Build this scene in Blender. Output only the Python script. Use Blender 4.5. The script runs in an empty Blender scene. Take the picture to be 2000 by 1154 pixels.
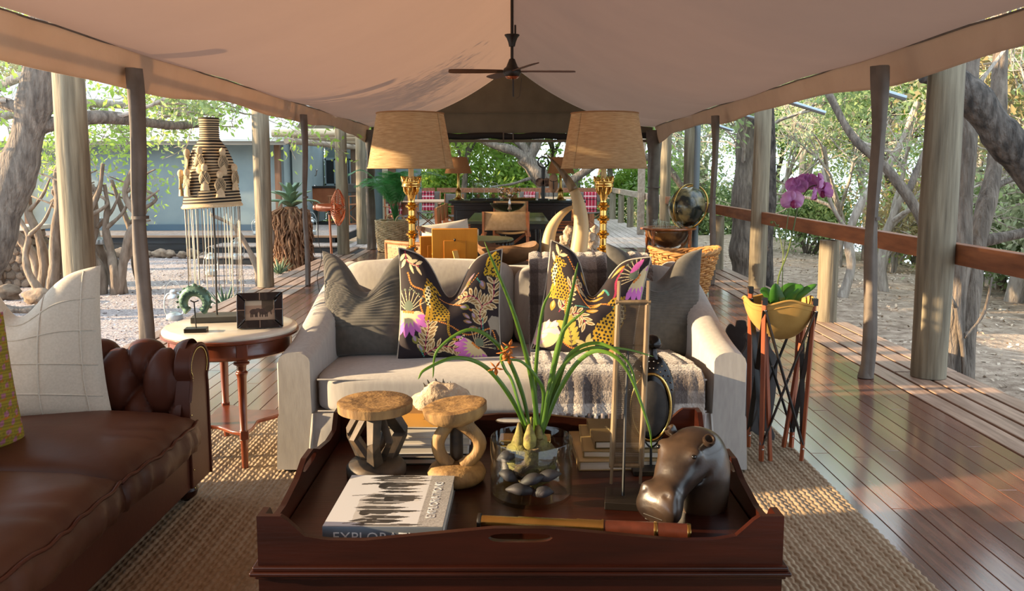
import bpy, bmesh, math, random
import numpy as np
from mathutils import Vector, Matrix, Euler
from mathutils.geometry import tessellate_polygon
random.seed(7); RNG = np.random.default_rng(7)
SC = bpy.context.scene
COL = SC.collection
PI = math.pi
R = math.radians

# ------------------------------------------------------------------ camera
FPX = 1600.0; EYE = 1.35
cam_d = bpy.data.cameras.new('camera'); cam = bpy.data.objects.new('camera', cam_d); COL.objects.link(cam)
cam.location = (0, 0, EYE)
cam.rotation_euler = (PI/2 - math.atan(183/FPX), 0, 0)
cam_d.sensor_width = 36; cam_d.lens = 36*FPX/2000
cam_d.shift_y = -59/2000
cam_d.clip_end = 400; cam_d.clip_start = .05
SC.camera = cam

# ------------------------------------------------------------------ sky, sun, exposure
W = bpy.data.worlds.new('sky'); SC.world = W; W.use_nodes = True
wn = W.node_tree; wn.nodes.clear()
wo = wn.nodes.new('ShaderNodeOutputWorld'); wb = wn.nodes.new('ShaderNodeBackground')
wb.inputs['Color'].default_value = (.73, .87, 1.0, 1); wb.inputs['Strength'].default_value = 2.1
wn.links.new(wb.outputs[0], wo.inputs[0])
SUN_EL, SUN_AZ = R(13), R(7)
sun_d = bpy.data.lights.new('sun', 'SUN'); sun = bpy.data.objects.new('sun', sun_d); COL.objects.link(sun)
sun_d.energy = 12.5; sun_d.color = (1.0, .73, .43); sun_d.angle = R(.8)
sd = Vector((math.cos(SUN_EL)*math.cos(SUN_AZ), math.cos(SUN_EL)*math.sin(SUN_AZ), -math.sin(SUN_EL)))
sun.rotation_euler = sd.to_track_quat('-Z', 'Y').to_euler(); sun.location = (-30, -4, 12)
vs = SC.view_settings
vs.view_transform = 'Standard'; vs.look = 'None'; vs.gamma = 1.0; vs.exposure = 0.42; vs.use_curve_mapping = False
try:
    SC.cycles.use_denoising = True
    SC.cycles.max_bounces = 6; SC.cycles.diffuse_bounces = 3; SC.cycles.glossy_bounces = 3; SC.cycles.transparent_max_bounces = 12
    SC.cycles.sample_clamp_indirect = 6
except Exception: pass

# ------------------------------------------------------------------ scene helpers
def link(o, parent=None):
    COL.objects.link(o)
    if parent is not None: o.parent = parent
    return o
def tag(o, label=None, cat=None, group=None, kind=None):
    if label: o['label'] = label
    if cat: o['category'] = cat
    if group: o['group'] = group
    if kind: o['kind'] = kind
    return o
def thing(name, label, cat, loc=(0,0,0), rz=0, group=None, rot=None):
    o = bpy.data.objects.new(name, None); o.empty_display_size = .05
    link(o); o.location = loc; o.rotation_euler = rot if rot else (0,0,rz)
    return tag(o, label, cat, group)
def dup(root, loc=None, rz=None, label=None, group=None, scale=None, parent=None):
    r = root.copy(); link(r, parent)
    if loc is not None: r.location = loc
    if rz is not None: r.rotation_euler = (0,0,rz)
    if scale is not None: r.scale = (scale,)*3 if not hasattr(scale,'__len__') else scale
    if label: r['label'] = label
    if group: r['group'] = group
    for ch in list(root.children): dup(ch, parent=r)
    return r
def V3(*a): return Vector(a)

class MB:
    """collects shapes; build() links them as one mesh object"""
    def __init__(s): s.v=[]; s.f=[]; s.mi=[]; s.cur=0
    def add(s, vs, fs):
        b=len(s.v); s.v.extend([tuple(p) for p in vs]); s.f.extend([tuple(i+b for i in f) for f in fs]); s.mi.extend([s.cur]*len(fs)); return s
    def box(s, x0,x1,y0,y1,z0,z1, m=None):
        vs=[(x0,y0,z0),(x1,y0,z0),(x1,y1,z0),(x0,y1,z0),(x0,y0,z1),(x1,y0,z1),(x1,y1,z1),(x0,y1,z1)]
        if m is not None: vs=[m@Vector(p) for p in vs]
        return s.add(vs,[(0,3,2,1),(4,5,6,7),(0,1,5,4),(1,2,6,5),(2,3,7,6),(3,0,4,7)])
    def cbox(s, c, d, m=None, rz=0, rx=0, ry=0):
        mm = Matrix.Translation(c)@Euler((rx,ry,rz)).to_matrix().to_4x4()
        if m is not None: mm = m@mm
        return s.box(-d[0]/2,d[0]/2,-d[1]/2,d[1]/2,-d[2]/2,d[2]/2, mm)
    def bar(s, a, b, w, t, up=(0,0,1)):
        """rectangular bar from a to b: width w (sideways), thickness t"""
        a=Vector(a); b=Vector(b); d=(b-a); L=d.length; z=d.normalized(); u=Vector(up)
        x=u.cross(z)
        if x.length<1e-4: x=Vector((1,0,0)).cross(z)
        x.normalize(); y=z.cross(x)
        m=Matrix((( x.x,y.x,z.x,a.x),(x.y,y.y,z.y,a.y),(x.z,y.z,z.z,a.z),(0,0,0,1)))
        return s.box(-w/2,w/2,-t/2,t/2,0,L,m)
    def lathe(s, prof, c=(0,0,0), seg=24, m=None, sx=1, sy=1):
        vs=[];fs=[]; n=len(prof)
        for r,z in prof:
            for k in range(seg):
                a=2*PI*k/seg; p=Vector((c[0]+r*math.cos(a)*sx, c[1]+r*math.sin(a)*sy, c[2]+z))
                vs.append(m@p if m is not None else p)
        for i in range(n-1):
            for k in range(seg):
                k2=(k+1)%seg; fs.append((i*seg+k,i*seg+k2,(i+1)*seg+k2,(i+1)*seg+k))
        if prof[0][0]>1e-5: fs.append(tuple(range(seg-1,-1,-1)))
        if prof[-1][0]>1e-5: fs.append(tuple((n-1)*seg+k for k in range(seg)))
        return s.add(vs,fs)
    def tube(s, pts, rad, seg=8, cap=True, closed=False, flat=1.0):
        pts=[Vector(p) for p in pts]; n=len(pts)
        if not hasattr(rad,'__len__'): rad=[rad]*n
        T=[]
        for i in range(n):
            if closed: d=pts[(i+1)%n]-pts[i-1]
            else: d=pts[min(i+1,n-1)]-pts[max(i-1,0)]
            T.append(d.normalized() if d.length>1e-9 else Vector((0,0,1)))
        u=T[0].cross(Vector((0,0,1)))
        if u.length<1e-3: u=T[0].cross(Vector((0,1,0)))
        u.normalize(); vs=[];fs=[]
        for i in range(n):
            u=(u-T[i]*u.dot(T[i]))
            if u.length<1e-6: u=T[i].orthogonal()
            u.normalize(); w=T[i].cross(u)
            for k in range(seg):
                a=2*PI*k/seg; vs.append(pts[i]+u*(rad[i]*math.cos(a))+w*(rad[i]*flat*math.sin(a)))
        m=n if closed else n-1
        for i in range(m):
            j=(i+1)%n
            for k in range(seg):
                k2=(k+1)%seg; fs.append((i*seg+k,i*seg+k2,j*seg+k2,j*seg+k))
        if cap and not closed:
            fs.append(tuple(range(seg-1,-1,-1))); fs.append(tuple((n-1)*seg+k for k in range(seg)))
        return s.add(vs,fs)
    def prism(s, out, z0, z1, m=None):
        n=len(out); vs=[Vector((p[0],p[1],z0)) for p in out]+[Vector((p[0],p[1],z1)) for p in out]
        tri=tessellate_polygon([[Vector((p[0],p[1],0)) for p in out]])
        if m is not None: vs=[m@p for p in vs]
        fs=[(a,b,c) for a,b,c in tri]+[(n+c,n+b,n+a) for a,b,c in tri]
        fs+=[(i,(i+1)%n,n+(i+1)%n,n+i) for i in range(n)]
        return s.add(vs,fs)
    def grid(s, fn, nu, nv, wrapu=False, wrapv=False):
        vs=[fn(i/(nu if wrapu else nu-1), j/(nv if wrapv else nv-1)) for i in range(nu) for j in range(nv)]
        fs=[]
        for i in range(nu if wrapu else nu-1):
            for j in range(nv if wrapv else nv-1):
                i2=(i+1)%nu; j2=(j+1)%nv
                fs.append((i*nv+j,i2*nv+j,i2*nv+j2,i*nv+j2))
        return s.add(vs,fs)
    def ball(s, c, r, seg=12, rings=8, m=None):
        rr=r if hasattr(r,'__len__') else (r,r,r)
        vs=[];fs=[]
        for i in range(rings+1):
            t=PI*i/rings
            for k in range(seg):
                a=2*PI*k/seg; p=Vector((rr[0]*math.sin(t)*math.cos(a),rr[1]*math.sin(t)*math.sin(a),-rr[2]*math.cos(t)))
                if m is not None: p=m@p
                vs.append(p+Vector(c))
        for i in range(rings):
            for k in range(seg):
                k2=(k+1)%seg; fs.append((i*seg+k,i*seg+k2,(i+1)*seg+k2,(i+1)*seg+k))
        return s.add(vs,fs)
    def mesh(s, name, mat, smooth=35, fix=True):
        me=bpy.data.meshes.new(name); me.from_pydata(s.v,[],s.f)
        mats=mat if isinstance(mat,(list,tuple)) else [mat]
        for m in mats: me.materials.append(m)
        if len(mats)>1: me.polygons.foreach_set('material_index', s.mi)
        if fix:
            bm=bmesh.new(); bm.from_mesh(me)
            bmesh.ops.remove_doubles(bm, verts=bm.verts, dist=1e-5)
            bmesh.ops.recalc_face_normals(bm, faces=bm.faces); bm.to_mesh(me); bm.free()
        if smooth:
            me.shade_smooth()
            if smooth<180: me.set_sharp_from_angle(angle=R(smooth))
        me.update(); return me
    def build(s, name, mat, parent=None, loc=None, rz=0, smooth=35, bevel=0, sub=0, fix=True, rot=None, bseg=2):
        o=bpy.data.objects.new(name, s.mesh(name,mat,smooth,fix)); link(o,parent)
        if loc is not None: o.location=loc
        o.rotation_euler = rot if rot else (0,0,rz)
        if bevel:
            b=o.modifiers.new('bevel','BEVEL'); b.width=bevel; b.segments=bseg; b.limit_method='ANGLE'; b.angle_limit=R(40); b.harden_normals=False
        if sub:
            q=o.modifiers.new('sub','SUBSURF'); q.levels=sub; q.render_levels=sub
        return o

def smoothpath(pts, n=6):
    """Catmull-Rom through points (tuples of any length)"""
    P=[np.array(p,float) for p in pts]; P=[2*P[0]-P[1]]+P+[2*P[-1]-P[-2]]; out=[]
    for i in range(1,len(P)-2):
        for k in range(n):
            t=k/n; a,b,c,d=P[i-1],P[i],P[i+1],P[i+2]
            out.append(.5*((2*b)+(c-a)*t+(2*a-5*b+4*c-d)*t*t+(3*b-a-3*c+d)*t**3))
    out.append(P[-2]); return [tuple(x) for x in out]

# ------------------------------------------------------------------ colour canvas (flat prints)
class Img:
    def __init__(s, w, h, c):
        s.w,s.h=w,h; s.a=np.zeros((h,w,3)); s.a[:]=c
        s.X,s.Y=np.meshgrid((np.arange(w)+.5)/w,(np.arange(h)+.5)/h)
    def put(s, mask, c):
        s.a[mask]=c; return mask
    def poly(s, pts, c, clip=None):
        m=np.zeros((s.h,s.w),bool); n=len(pts)
        for i in range(n):
            x0,y0=pts[i]; x1,y1=pts[(i+1)%n]
            if y0==y1: continue
            cr=((y0>s.Y)!=(y1>s.Y)) & (s.X < (x1-x0)*(s.Y-y0)/(y1-y0)+x0); m^=cr
        if clip is not None: m&=clip
        if c is not None: s.put(m,c)
        return m
    def line(s, pts, w, c, dash=0):
        m=np.zeros((s.h,s.w),bool)
        for i in range(len(pts)-1):
            x0,y0=pts[i]; x1,y1=pts[i+1]; dx,dy=x1-x0,y1-y0; L=dx*dx+dy*dy+1e-12
            t=np.clip(((s.X-x0)*dx+(s.Y-y0)*dy)/L,0,1)
            m|=((s.X-x0-t*dx)**2+(s.Y-y0-t*dy)**2)<(w/2)**2
        return s.put(m,c)
    def beads(s, pts, r, gap, c):
        P=[np.array(p,float) for p in pts]; acc=0
        for i in range(len(P)-1):
            d=P[i+1]-P[i]; L=np.hypot(*d)
            while acc<L: s.disc(*(P[i]+d*acc/L),r,c); acc+=gap
            acc-=L
    def disc(s, x, y, r, c, sy=1):
        return s.put(((s.X-x)**2+((s.Y-y)*sy)**2)<r*r, c)
    def leaf(s, x, y, L, wd, ang, c, c2=None):
        t=np.linspace(0,1,9); ca,sa=math.cos(ang),math.sin(ang)
        up=[(x+ca*L*k-sa*wd*math.sin(PI*k)**.8, y+sa*L*k+ca*wd*math.sin(PI*k)**.8) for k in t]
        dn=[(x+ca*L*k+sa*wd*math.sin(PI*k)**.8, y+sa*L*k-ca*wd*math.sin(PI*k)**.8) for k in t[::-1]]
        s.poly(up+dn[1:-1],c)
        if c2 is not None: s.leaf(x+ca*L*.15,y+sa*L*.15,L*.7,wd*.55,ang,c2)

def np_mesh(name, co, quads, mat, col=None, smooth=True):
    """big mesh straight from arrays; optional per-vertex colour 'print'"""
    me=bpy.data.meshes.new(name); nv=len(co); nf=len(quads); k=quads.shape[1]
    me.vertices.add(nv); me.vertices.foreach_set('co', np.ascontiguousarray(co,dtype=np.float32).ravel())
    me.loops.add(nf*k); me.loops.foreach_set('vertex_index', np.ascontiguousarray(quads,dtype=np.int32).ravel())
    me.polygons.add(nf); me.polygons.foreach_set('loop_start', np.arange(0,nf*k,k,dtype=np.int32))
    me.update(calc_edges=True)
    if col is not None:
        at=me.color_attributes.new('print','FLOAT_COLOR','POINT')
        c4=np.ones((nv,4),np.float32); c4[:,:3]=col; at.data.foreach_set('color', c4.ravel())
    me.materials.append(mat)
    if smooth: me.shade_smooth()
    me.validate(); return me
def grid_quads(nu, nv):
    i,j=np.meshgrid(np.arange(nu-1),np.arange(nv-1),indexing='ij'); a=(i*nv+j).ravel()
    return np.stack([a,a+nv,a+nv+1,a+1],1)

# ------------------------------------------------------------------ materials
def lin(h):
    h=h.lstrip('#'); c=[int(h[i:i+2],16)/255 for i in (0,2,4)]
    return tuple(x/12.92 if x<=.04045 else ((x+.055)/1.055)**2.4 for x in c)
def rgba(c): return (*(lin(c) if isinstance(c,str) else c),1)
def new_mat(name):
    m=bpy.data.materials.new(name); m.use_nodes=True; nt=m.node_tree; nt.nodes.clear()
    out=nt.nodes.new('ShaderNodeOutputMaterial'); b=nt.nodes.new('ShaderNodeBsdfPrincipled'); nt.links.new(b.outputs[0],out.inputs[0])
    return m,nt,b,out
def M(name, col, col2=None, rough=.6, metal=0, tex='noise', scale=8, stretch=(1,1,1), detail=6, lo=.35, hi=.65, bump=0, bscale=None, bdist=.01,
      sheen=0, coat=0, rnd=0, spec=.5, transl=0, trcol=None, coord='Object', dist=0, print_=False, btex='noise', cscale=None, rot=(0,0,0)):
    m,nt,b,out=new_mat(name); L=nt.links.new
    tc=nt.nodes.new('ShaderNodeTexCoord'); mp=nt.nodes.new('ShaderNodeMapping'); mp.inputs['Scale'].default_value=stretch; mp.inputs['Rotation'].default_value=rot
    L(tc.outputs[coord], mp.inputs[0])
    oi=None; vec=mp.outputs[0]
    if rnd:
        oi=nt.nodes.new('ShaderNodeObjectInfo'); ad=nt.nodes.new('ShaderNodeVectorMath'); ad.operation='ADD'
        sc=nt.nodes.new('ShaderNodeVectorMath'); sc.operation='SCALE'; cmb=nt.nodes.new('ShaderNodeCombineXYZ')
        for q in range(3): L(oi.outputs['Random'], cmb.inputs[q])
        L(cmb.outputs[0], sc.inputs[0]); sc.inputs['Scale'].default_value=17.3
        L(mp.outputs[0], ad.inputs[0]); L(sc.outputs[0], ad.inputs[1]); vec=ad.outputs[0]
    def texnode(kind, s, d=detail):
        if kind=='noise':
            n=nt.nodes.new('ShaderNodeTexNoise'); n.inputs['Scale'].default_value=s; n.inputs['Detail'].default_value=d; n.inputs['Distortion'].default_value=dist; L(vec,n.inputs['Vector']); return n.outputs['Fac']
        if kind=='wave':
            n=nt.nodes.new('ShaderNodeTexWave'); n.inputs['Scale'].default_value=s; n.inputs['Distortion'].default_value=dist; n.inputs['Detail'].default_value=d; L(vec,n.inputs['Vector']); return n.outputs['Fac']
        n=nt.nodes.new('ShaderNodeTexVoronoi'); n.inputs['Scale'].default_value=s; L(vec,n.inputs['Vector']); return n.outputs['Distance']
    csock=None
    if print_:
        vc=nt.nodes.new('ShaderNodeVertexColor'); vc.layer_name='print'; csock=vc.outputs['Color']
    elif col2 is not None:
        fac=texnode(tex,scale); rp=nt.nodes.new('ShaderNodeValToRGB'); rp.color_ramp.elements[0].position=lo; rp.color_ramp.elements[1].position=hi
        rp.color_ramp.elements[0].color=rgba(col); rp.color_ramp.elements[1].color=rgba(col2); L(fac,rp.inputs[0]); csock=rp.outputs[0]
    if rnd:
        hs=nt.nodes.new('ShaderNodeHueSaturation'); mr=nt.nodes.new('ShaderNodeMapRange'); mr.inputs['To Min'].default_value=1-rnd; mr.inputs['To Max'].default_value=1+rnd
        L(oi.outputs['Random'],mr.inputs[0]); L(mr.outputs[0],hs.inputs['Value'])
        if csock is not None: L(csock,hs.inputs['Color'])
        else: hs.inputs['Color'].default_value=rgba(col)
        csock=hs.outputs[0]
    if csock is not None: L(csock,b.inputs['Base Color'])
    else: b.inputs['Base Color'].default_value=rgba(col)
    b.inputs['Roughness'].default_value=rough; b.inputs['Metallic'].default_value=metal; b.inputs['Specular IOR Level'].default_value=spec
    if sheen: b.inputs['Sheen Weight'].default_value=sheen; b.inputs['Sheen Roughness'].default_value=.5
    if coat: b.inputs['Coat Weight'].default_value=coat; b.inputs['Coat Roughness'].default_value=.12
    if bump:
        f=texnode(btex, bscale or scale); bp=nt.nodes.new('ShaderNodeBump'); bp.inputs['Strength'].default_value=bump; bp.inputs['Distance'].default_value=bdist
        L(f,bp.inputs['Height']); L(bp.outputs[0],b.inputs['Normal'])
    if transl:
        t=nt.nodes.new('ShaderNodeBsdfTranslucent'); mx=nt.nodes.new('ShaderNodeMixShader'); mx.inputs[0].default_value=transl
        if trcol is not None: t.inputs[0].default_value=rgba(trcol)
        elif csock is not None: L(csock,t.inputs[0])
        else: t.inputs[0].default_value=rgba(col)
        L(b.outputs[0],mx.inputs[1]); L(t.outputs[0],mx.inputs[2]); L(mx.outputs[0],out.inputs[0])
    return m
def clear_glass(name, tint=(.97,.99,.98), base=.05, edge=.75):
    m,nt,b,out=new_mat(name); nt.nodes.remove(b); L=nt.links.new
    tr=nt.nodes.new('ShaderNodeBsdfTransparent'); tr.inputs[0].default_value=(*tint,1)
    gl=nt.nodes.new('ShaderNodeBsdfGlossy'); gl.inputs['Roughness'].default_value=.02
    lw=nt.nodes.new('ShaderNodeLayerWeight'); lw.inputs[0].default_value=.5
    pw=nt.nodes.new('ShaderNodeMath'); pw.operation='POWER'; pw.inputs[1].default_value=5; L(lw.outputs['Facing'],pw.inputs[0])
    mr=nt.nodes.new('ShaderNodeMapRange'); mr.inputs['To Min'].default_value=base; mr.inputs['To Max'].default_value=edge; L(pw.outputs[0],mr.inputs[0])
    mx=nt.nodes.new('ShaderNodeMixShader'); L(mr.outputs[0],mx.inputs[0]); L(tr.outputs[0],mx.inputs[1]); L(gl.outputs[0],mx.inputs[2]); L(mx.outputs[0],out.inputs[0])
    return m

MT={}
def mats():
    t=MT
    t['floor_in']=M('varnished_boards','#5f4036','#7d5748',rough=.2,scale=3,stretch=(14,1.2,1),lo=.3,hi=.7,bump=.04,bscale=9,rnd=.22,coat=.7)
    t['deck']=M('weathered_deck','#7d6454','#a58a78',rough=.42,scale=3,stretch=(12,1,1),bump=.15,bscale=8,rnd=.2)
    t['deck_back']=M('grey_deck','#8d8078','#b0a39b',rough=.5,scale=3,stretch=(10,1,1),bump=.15,bscale=8,rnd=.12)
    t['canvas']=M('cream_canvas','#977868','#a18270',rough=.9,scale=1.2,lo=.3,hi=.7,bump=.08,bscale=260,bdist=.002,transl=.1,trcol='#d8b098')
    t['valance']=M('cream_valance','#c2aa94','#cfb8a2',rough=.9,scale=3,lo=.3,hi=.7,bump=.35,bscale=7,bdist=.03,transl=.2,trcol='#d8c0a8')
    t['olive']=M('olive_canvas','#6a6352','#766e5c',rough=.9,scale=3,bump=.1,bscale=150,bdist=.002)
    t['strap']=M('grey_canvas','#5a524b','#6e655d',rough=.8,scale=6,bump=.4,bscale=14,bdist=.01)
    t['pole_wood']=M('debarked_pole','#5c5344','#8f8570',rough=.8,scale=4,stretch=(7,7,.5),lo=.3,hi=.72,bump=.4,bscale=5,bdist=.02,rnd=.12)
    t['rail']=M('stained_rail','#6d4026','#8f5a38',rough=.55,scale=3,stretch=(6,1,6),bump=.15,bscale=8)
    t['rail_grey']=M('grey_rail','#8a7a6a','#a89888',rough=.6,scale=3,stretch=(6,1,6),bump=.15,bscale=8)
    t['black_metal']=M('black_metal','#17130f',rough=.4)
    t['dark_blade']=M('fan_blade_wood','#3d2416','#55331f',rough=.4,scale=4,stretch=(1,8,1))
    t['grey_metal']=M('galvanised','#9aa6ac',rough=.35,metal=.7)
    t['leather']=M('brown_leather','#442319','#563022',rough=.42,scale=3,lo=.3,hi=.7,bump=.12,bscale=55,bdist=.003,spec=.2)
    t['leather_seat']=M('worn_brown_leather','#43281d','#5f3b29',rough=.42,scale=2.5,lo=.3,hi=.72,bump=.16,bscale=30,bdist=.004,spec=.26)
    t['linen']=M('cream_linen','#9d9a96','#aaa7a2',rough=.9,scale=60,stretch=(1,1,.2),lo=.3,hi=.7,bump=.12,bscale=160,bdist=.002,sheen=.2)
    t['white_linen']=M('white_linen','#bdb7a8','#cac4b6',rough=.9,scale=120,lo=.3,hi=.7,bump=.15,bscale=190,bdist=.002,sheen=.2)
    t['print']=M('printed_cloth','#888888',rough=.85,print_=True,bump=.08,bscale=300,bdist=.001)
    t['print_gloss']=M('printed_paper','#888888',rough=.35,print_=True)
    t['print_matt']=M('painted_matt','#888888',rough=.75,print_=True,bump=.12,bscale=60,bdist=.003)
    t['slate_cloth']=M('slate_cotton','#4d4b46','#58554f',rough=.9,scale=40,bump=.1,bscale=220,bdist=.001,sheen=.25)
    t['piping']=M('grey_piping','#a8a296',rough=.9)
    t['mahogany']=M('dark_mahogany','#1c0a06','#35140b',rough=.32,scale=2.5,stretch=(1,9,9),lo=.25,hi=.75,bump=.05,bscale=14,spec=.3)
    t['mahogany_y']=M('dark_mahogany_side','#1c0a06','#35140b',rough=.32,scale=2.5,stretch=(9,1,9),lo=.25,hi=.75,bump=.05,bscale=14,spec=.3)
    t['mahog_red']=M('red_mahogany','#5a2a18','#7a3c22',rough=.28,scale=3,stretch=(6,6,1),lo=.3,hi=.7,coat=.4)
    t['marble']=M('cream_marble','#d5ccba','#e4dccd',rough=.18,scale=5,lo=.3,hi=.7,dist=2)
    t['brass']=M('polished_brass','#dcb060','#e8c070',rough=.16,metal=1,scale=5)
    t['brass_old']=M('aged_brass','#a88c4e','#c9aa66',rough=.25,metal=1,scale=8)
    t['copper']=M('polished_copper','#c28268','#d29a7c',rough=.18,metal=1,scale=5)
    t['silver']=M('silver_metal','#b8b2aa',rough=.22,metal=1)
    t['burlap']=M('burlap_shade','#9c7c54','#d4bb90',rough=.95,scale=18,stretch=(1,1,9),lo=.25,hi=.75,bump=.3,bscale=120,bdist=.003,transl=.35,trcol='#cfae80')
    t['burlap_dark']=M('small_burlap_shade','#9a7048','#b08358',rough=.95,scale=30,stretch=(1,1,6),lo=.3,hi=.7,transl=.3,trcol='#b87c4a')
    t['jute']=M('jute_weave','#86745c','#a3917a',rough=.95,scale=50,lo=.25,hi=.75,bump=.3,bscale=120,bdist=.004,rnd=0)
    t['stool']=M('old_carved_wood','#5e4529','#a07e4e',rough=.65,scale=9,stretch=(3,3,1),detail=10,lo=.3,hi=.68,bump=.5,bscale=26,bdist=.006)
    t['stool_dark']=M('smoked_carved_wood','#1f1a16','#5f4c36',rough=.6,scale=12,lo=.35,hi=.7,bump=.4,bscale=18,bdist=.006)
    t['horn']=M('tusk_ivory','#a98f62','#dcc596',rough=.5,scale=3,stretch=(4,4,1),lo=.25,hi=.8,bump=.15,bscale=14,bdist=.004)
    t['hippo']=M('polished_dark_wood','#1d1613','#463629',rough=.33,scale=9,detail=9,lo=.35,hi=.7,bump=.25,bscale=34,bdist=.004,coat=.15)
    t['honey']=M('honey_wood','#b8741c','#cd8a2c',rough=.4,scale=4,stretch=(5,5,1),lo=.3,hi=.7)
    t['orange_wood']=M('turned_orange_wood','#8a4a1c','#a96227',rough=.3,scale=5,stretch=(4,4,1),coat=.3)
    t['teak']=M('teak_frame','#8a5433','#a86c45',rough=.5,scale=6,stretch=(4,4,1))
    t['khaki']=M('khaki_canvas','#a3855c','#b0926a',rough=.9,scale=30,bump=.1,bscale=200,bdist=.002)
    t['mustard']=M('mustard_canvas','#a5803f','#b5904e',rough=.9,scale=10,bump=.15,bscale=150,bdist=.003,transl=.12,trcol='#c99a48')
    t['ebony']=M('black_stained_wood','#15120f','#241e19',rough=.35,scale=5,stretch=(1,6,6))
    t['dark_board']=M('dark_carved_board','#1e1512','#2e211c',rough=.45,scale=5,bump=.25,bscale=40,bdist=.004)
    t['cane']=M('golden_willow','#9a6a38','#c39052',rough=.6,scale=12,lo=.3,hi=.7,rnd=.15)
    t['wicker']=M('pale_wicker','#a58f6c','#c4ae88',rough=.7,scale=12,lo=.3,hi=.7)
    t['wicker_brown']=M('brown_cane','#7a5230','#96693e',rough=.6,scale=12)
    t['glass']=clear_glass('clear_glass'); t['green_slate']=M('green_table_top','#3f4638','#56604b',rough=.25,scale=2,stretch=(1,8,1),dist=1)
    t['wall_tent']=M('grey_blue_canvas','#7f8e92','#8c9a9c',rough=.9,scale=2,bump=.12,bscale=3,bdist=.03)
    t['roof_tent']=M('pale_roof_canvas','#c9cdc8','#dcded8',rough=.9,scale=1.5,bump=.1,bscale=3)
    t['skirt']=M('blue_black_planks','#27292d','#34373b',rough=.7,scale=3,stretch=(1,6,6),rnd=.15)
    t['gravel']=M('gravel','#857a78','#b7acaa',rough=.95,scale=26,detail=10,lo=.25,hi=.75,bump=1.0,bscale=34,bdist=.03)
    t['litter']=M('leaf_litter','#7d6a5a','#bba896',rough=.95,scale=7,detail=14,lo=.3,hi=.7,bump=1.0,bscale=22,bdist=.04)
    t['stone']=M('field_stone','#6d5c4e','#95826f',rough=.9,scale=9,bump=.5,bscale=18,bdist=.02,rnd=.3)
    t['mortar']=M('mortar','#5d5148','#6e6156',rough=.95,scale=20)
    t['bark']=M('grey_bark','#544b44','#8c8074',rough=.95,scale=5,stretch=(4,4,.8),lo=.3,hi=.7,bump=1.0,bscale=9,bdist=.05)
    t['bark_pale']=M('pale_bark','#8a8076','#bdb3a8',rough=.95,scale=5,stretch=(4,4,.8),lo=.3,hi=.7,bump=.8,bscale=9,bdist=.04)
    t['bark_black']=M('dark_flaky_bark','#2c2724','#6b625b',rough=.95,scale=6,stretch=(3,3,1),lo=.35,hi=.68,bump=1.0,bscale=10,bdist=.06)
    t['driftwood']=M('driftwood','#665648','#9a8a7a',rough=.9,scale=5,stretch=(3,3,.8),lo=.3,hi=.7,bump=.6,bscale=12,bdist=.02,rnd=.12)
    t['leaf_a']=M('leaf_mid','#72895a','#9db27c',rough=.6,scale=.9,lo=.3,hi=.7,transl=.45,trcol='#b2c88a')
    t['leaf_b']=M('leaf_grey','#8c9a7e','#b3bc9c',rough=.7,scale=.9,lo=.3,hi=.7,transl=.4,trcol='#c4cfa6')
    t['leaf_c']=M('leaf_bright','#6a9440','#a3c060',rough=.55,scale=.8,lo=.3,hi=.7,transl=.5,trcol='#b8d468')
    t['leaf_dry']=M('leaf_dry','#8f8460','#b6a77c',rough=.8,scale=.9,lo=.3,hi=.7,transl=.35,trcol='#c6b888')
    t['palm']=M('palm_green','#2a6a36','#4a9450',rough=.35,scale=6,transl=.35,trcol='#5cb060')
    t['blade']=M('orchid_blade','#3f6420','#6f9634',rough=.35,scale=6,transl=.25,trcol='#9aba40')
    t['aloe']=M('aloe_green','#4f6a52','#77906e',rough=.45,scale=5)
    t['aloe_dry']=M('dry_aloe_leaf','#6b4a35','#a07a5c',rough=.8,scale=9,rnd=.0)
    t['petal']=M('orchid_petal','#c184c0','#dfb4dc',rough=.6,scale=30,transl=.35,trcol='#d880d0')
    t['petal_dark']=M('orchid_lip','#7c1450',rough=.5)
    t['orange_fl']=M('orange_blossom','#b86a20',rough=.6,transl=.3)
    t['moss']=M('moss_root','#43362a','#77733a',rough=.95,scale=14,lo=.4,hi=.65,bump=1,bscale=30,bdist=.02)
    t['pod']=M('black_seed_pod','#1f1d22','#3a363c',rough=.65,scale=12,bump=.25,bscale=30,bdist=.004)
    t['rock']=M('pale_rock','#a3917c','#cdbda6',rough=.85,scale=14,bump=1,bscale=24,bdist=.02)
    t['green_bronze']=M('green_bronze','#3f5c50','#6f8f7c',rough=.45,metal=.5,scale=16,bump=.8,bscale=40,bdist=.006)
    t['paper']=M('page_edges','#cfc8ba','#e6e0d4',rough=.8,scale=3,stretch=(1,1,120))
    t['hatbead']=M('cream_fibre','#c7b08c','#d8c4a2',rough=.9,scale=60,bump=.4,bscale=120,bdist=.004)
    t['lantern']=M('galvanised_lantern','#b9bfc0',rough=.35,metal=.6)
    t['chrome_dark']=M('dark_gunmetal','#2c2a2a',rough=.2,metal=.9)
    t['mohair']=M('mohair','#888888',rough=.98,print_=True,bump=.8,bscale=130,bdist=.008,sheen=.6)
    t['red_plaid']=M('red_plaid','#888888',rough=.9,print_=True)
    t['log']=M('pale_log','#a8977e','#c9b99c',rough=.7,scale=3,stretch=(.7,6,6),bump=.3,bscale=6,bdist=.02)
mats()
# ================================================================== SETTING
def struct(o): o['kind']='structure'; return o
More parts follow.
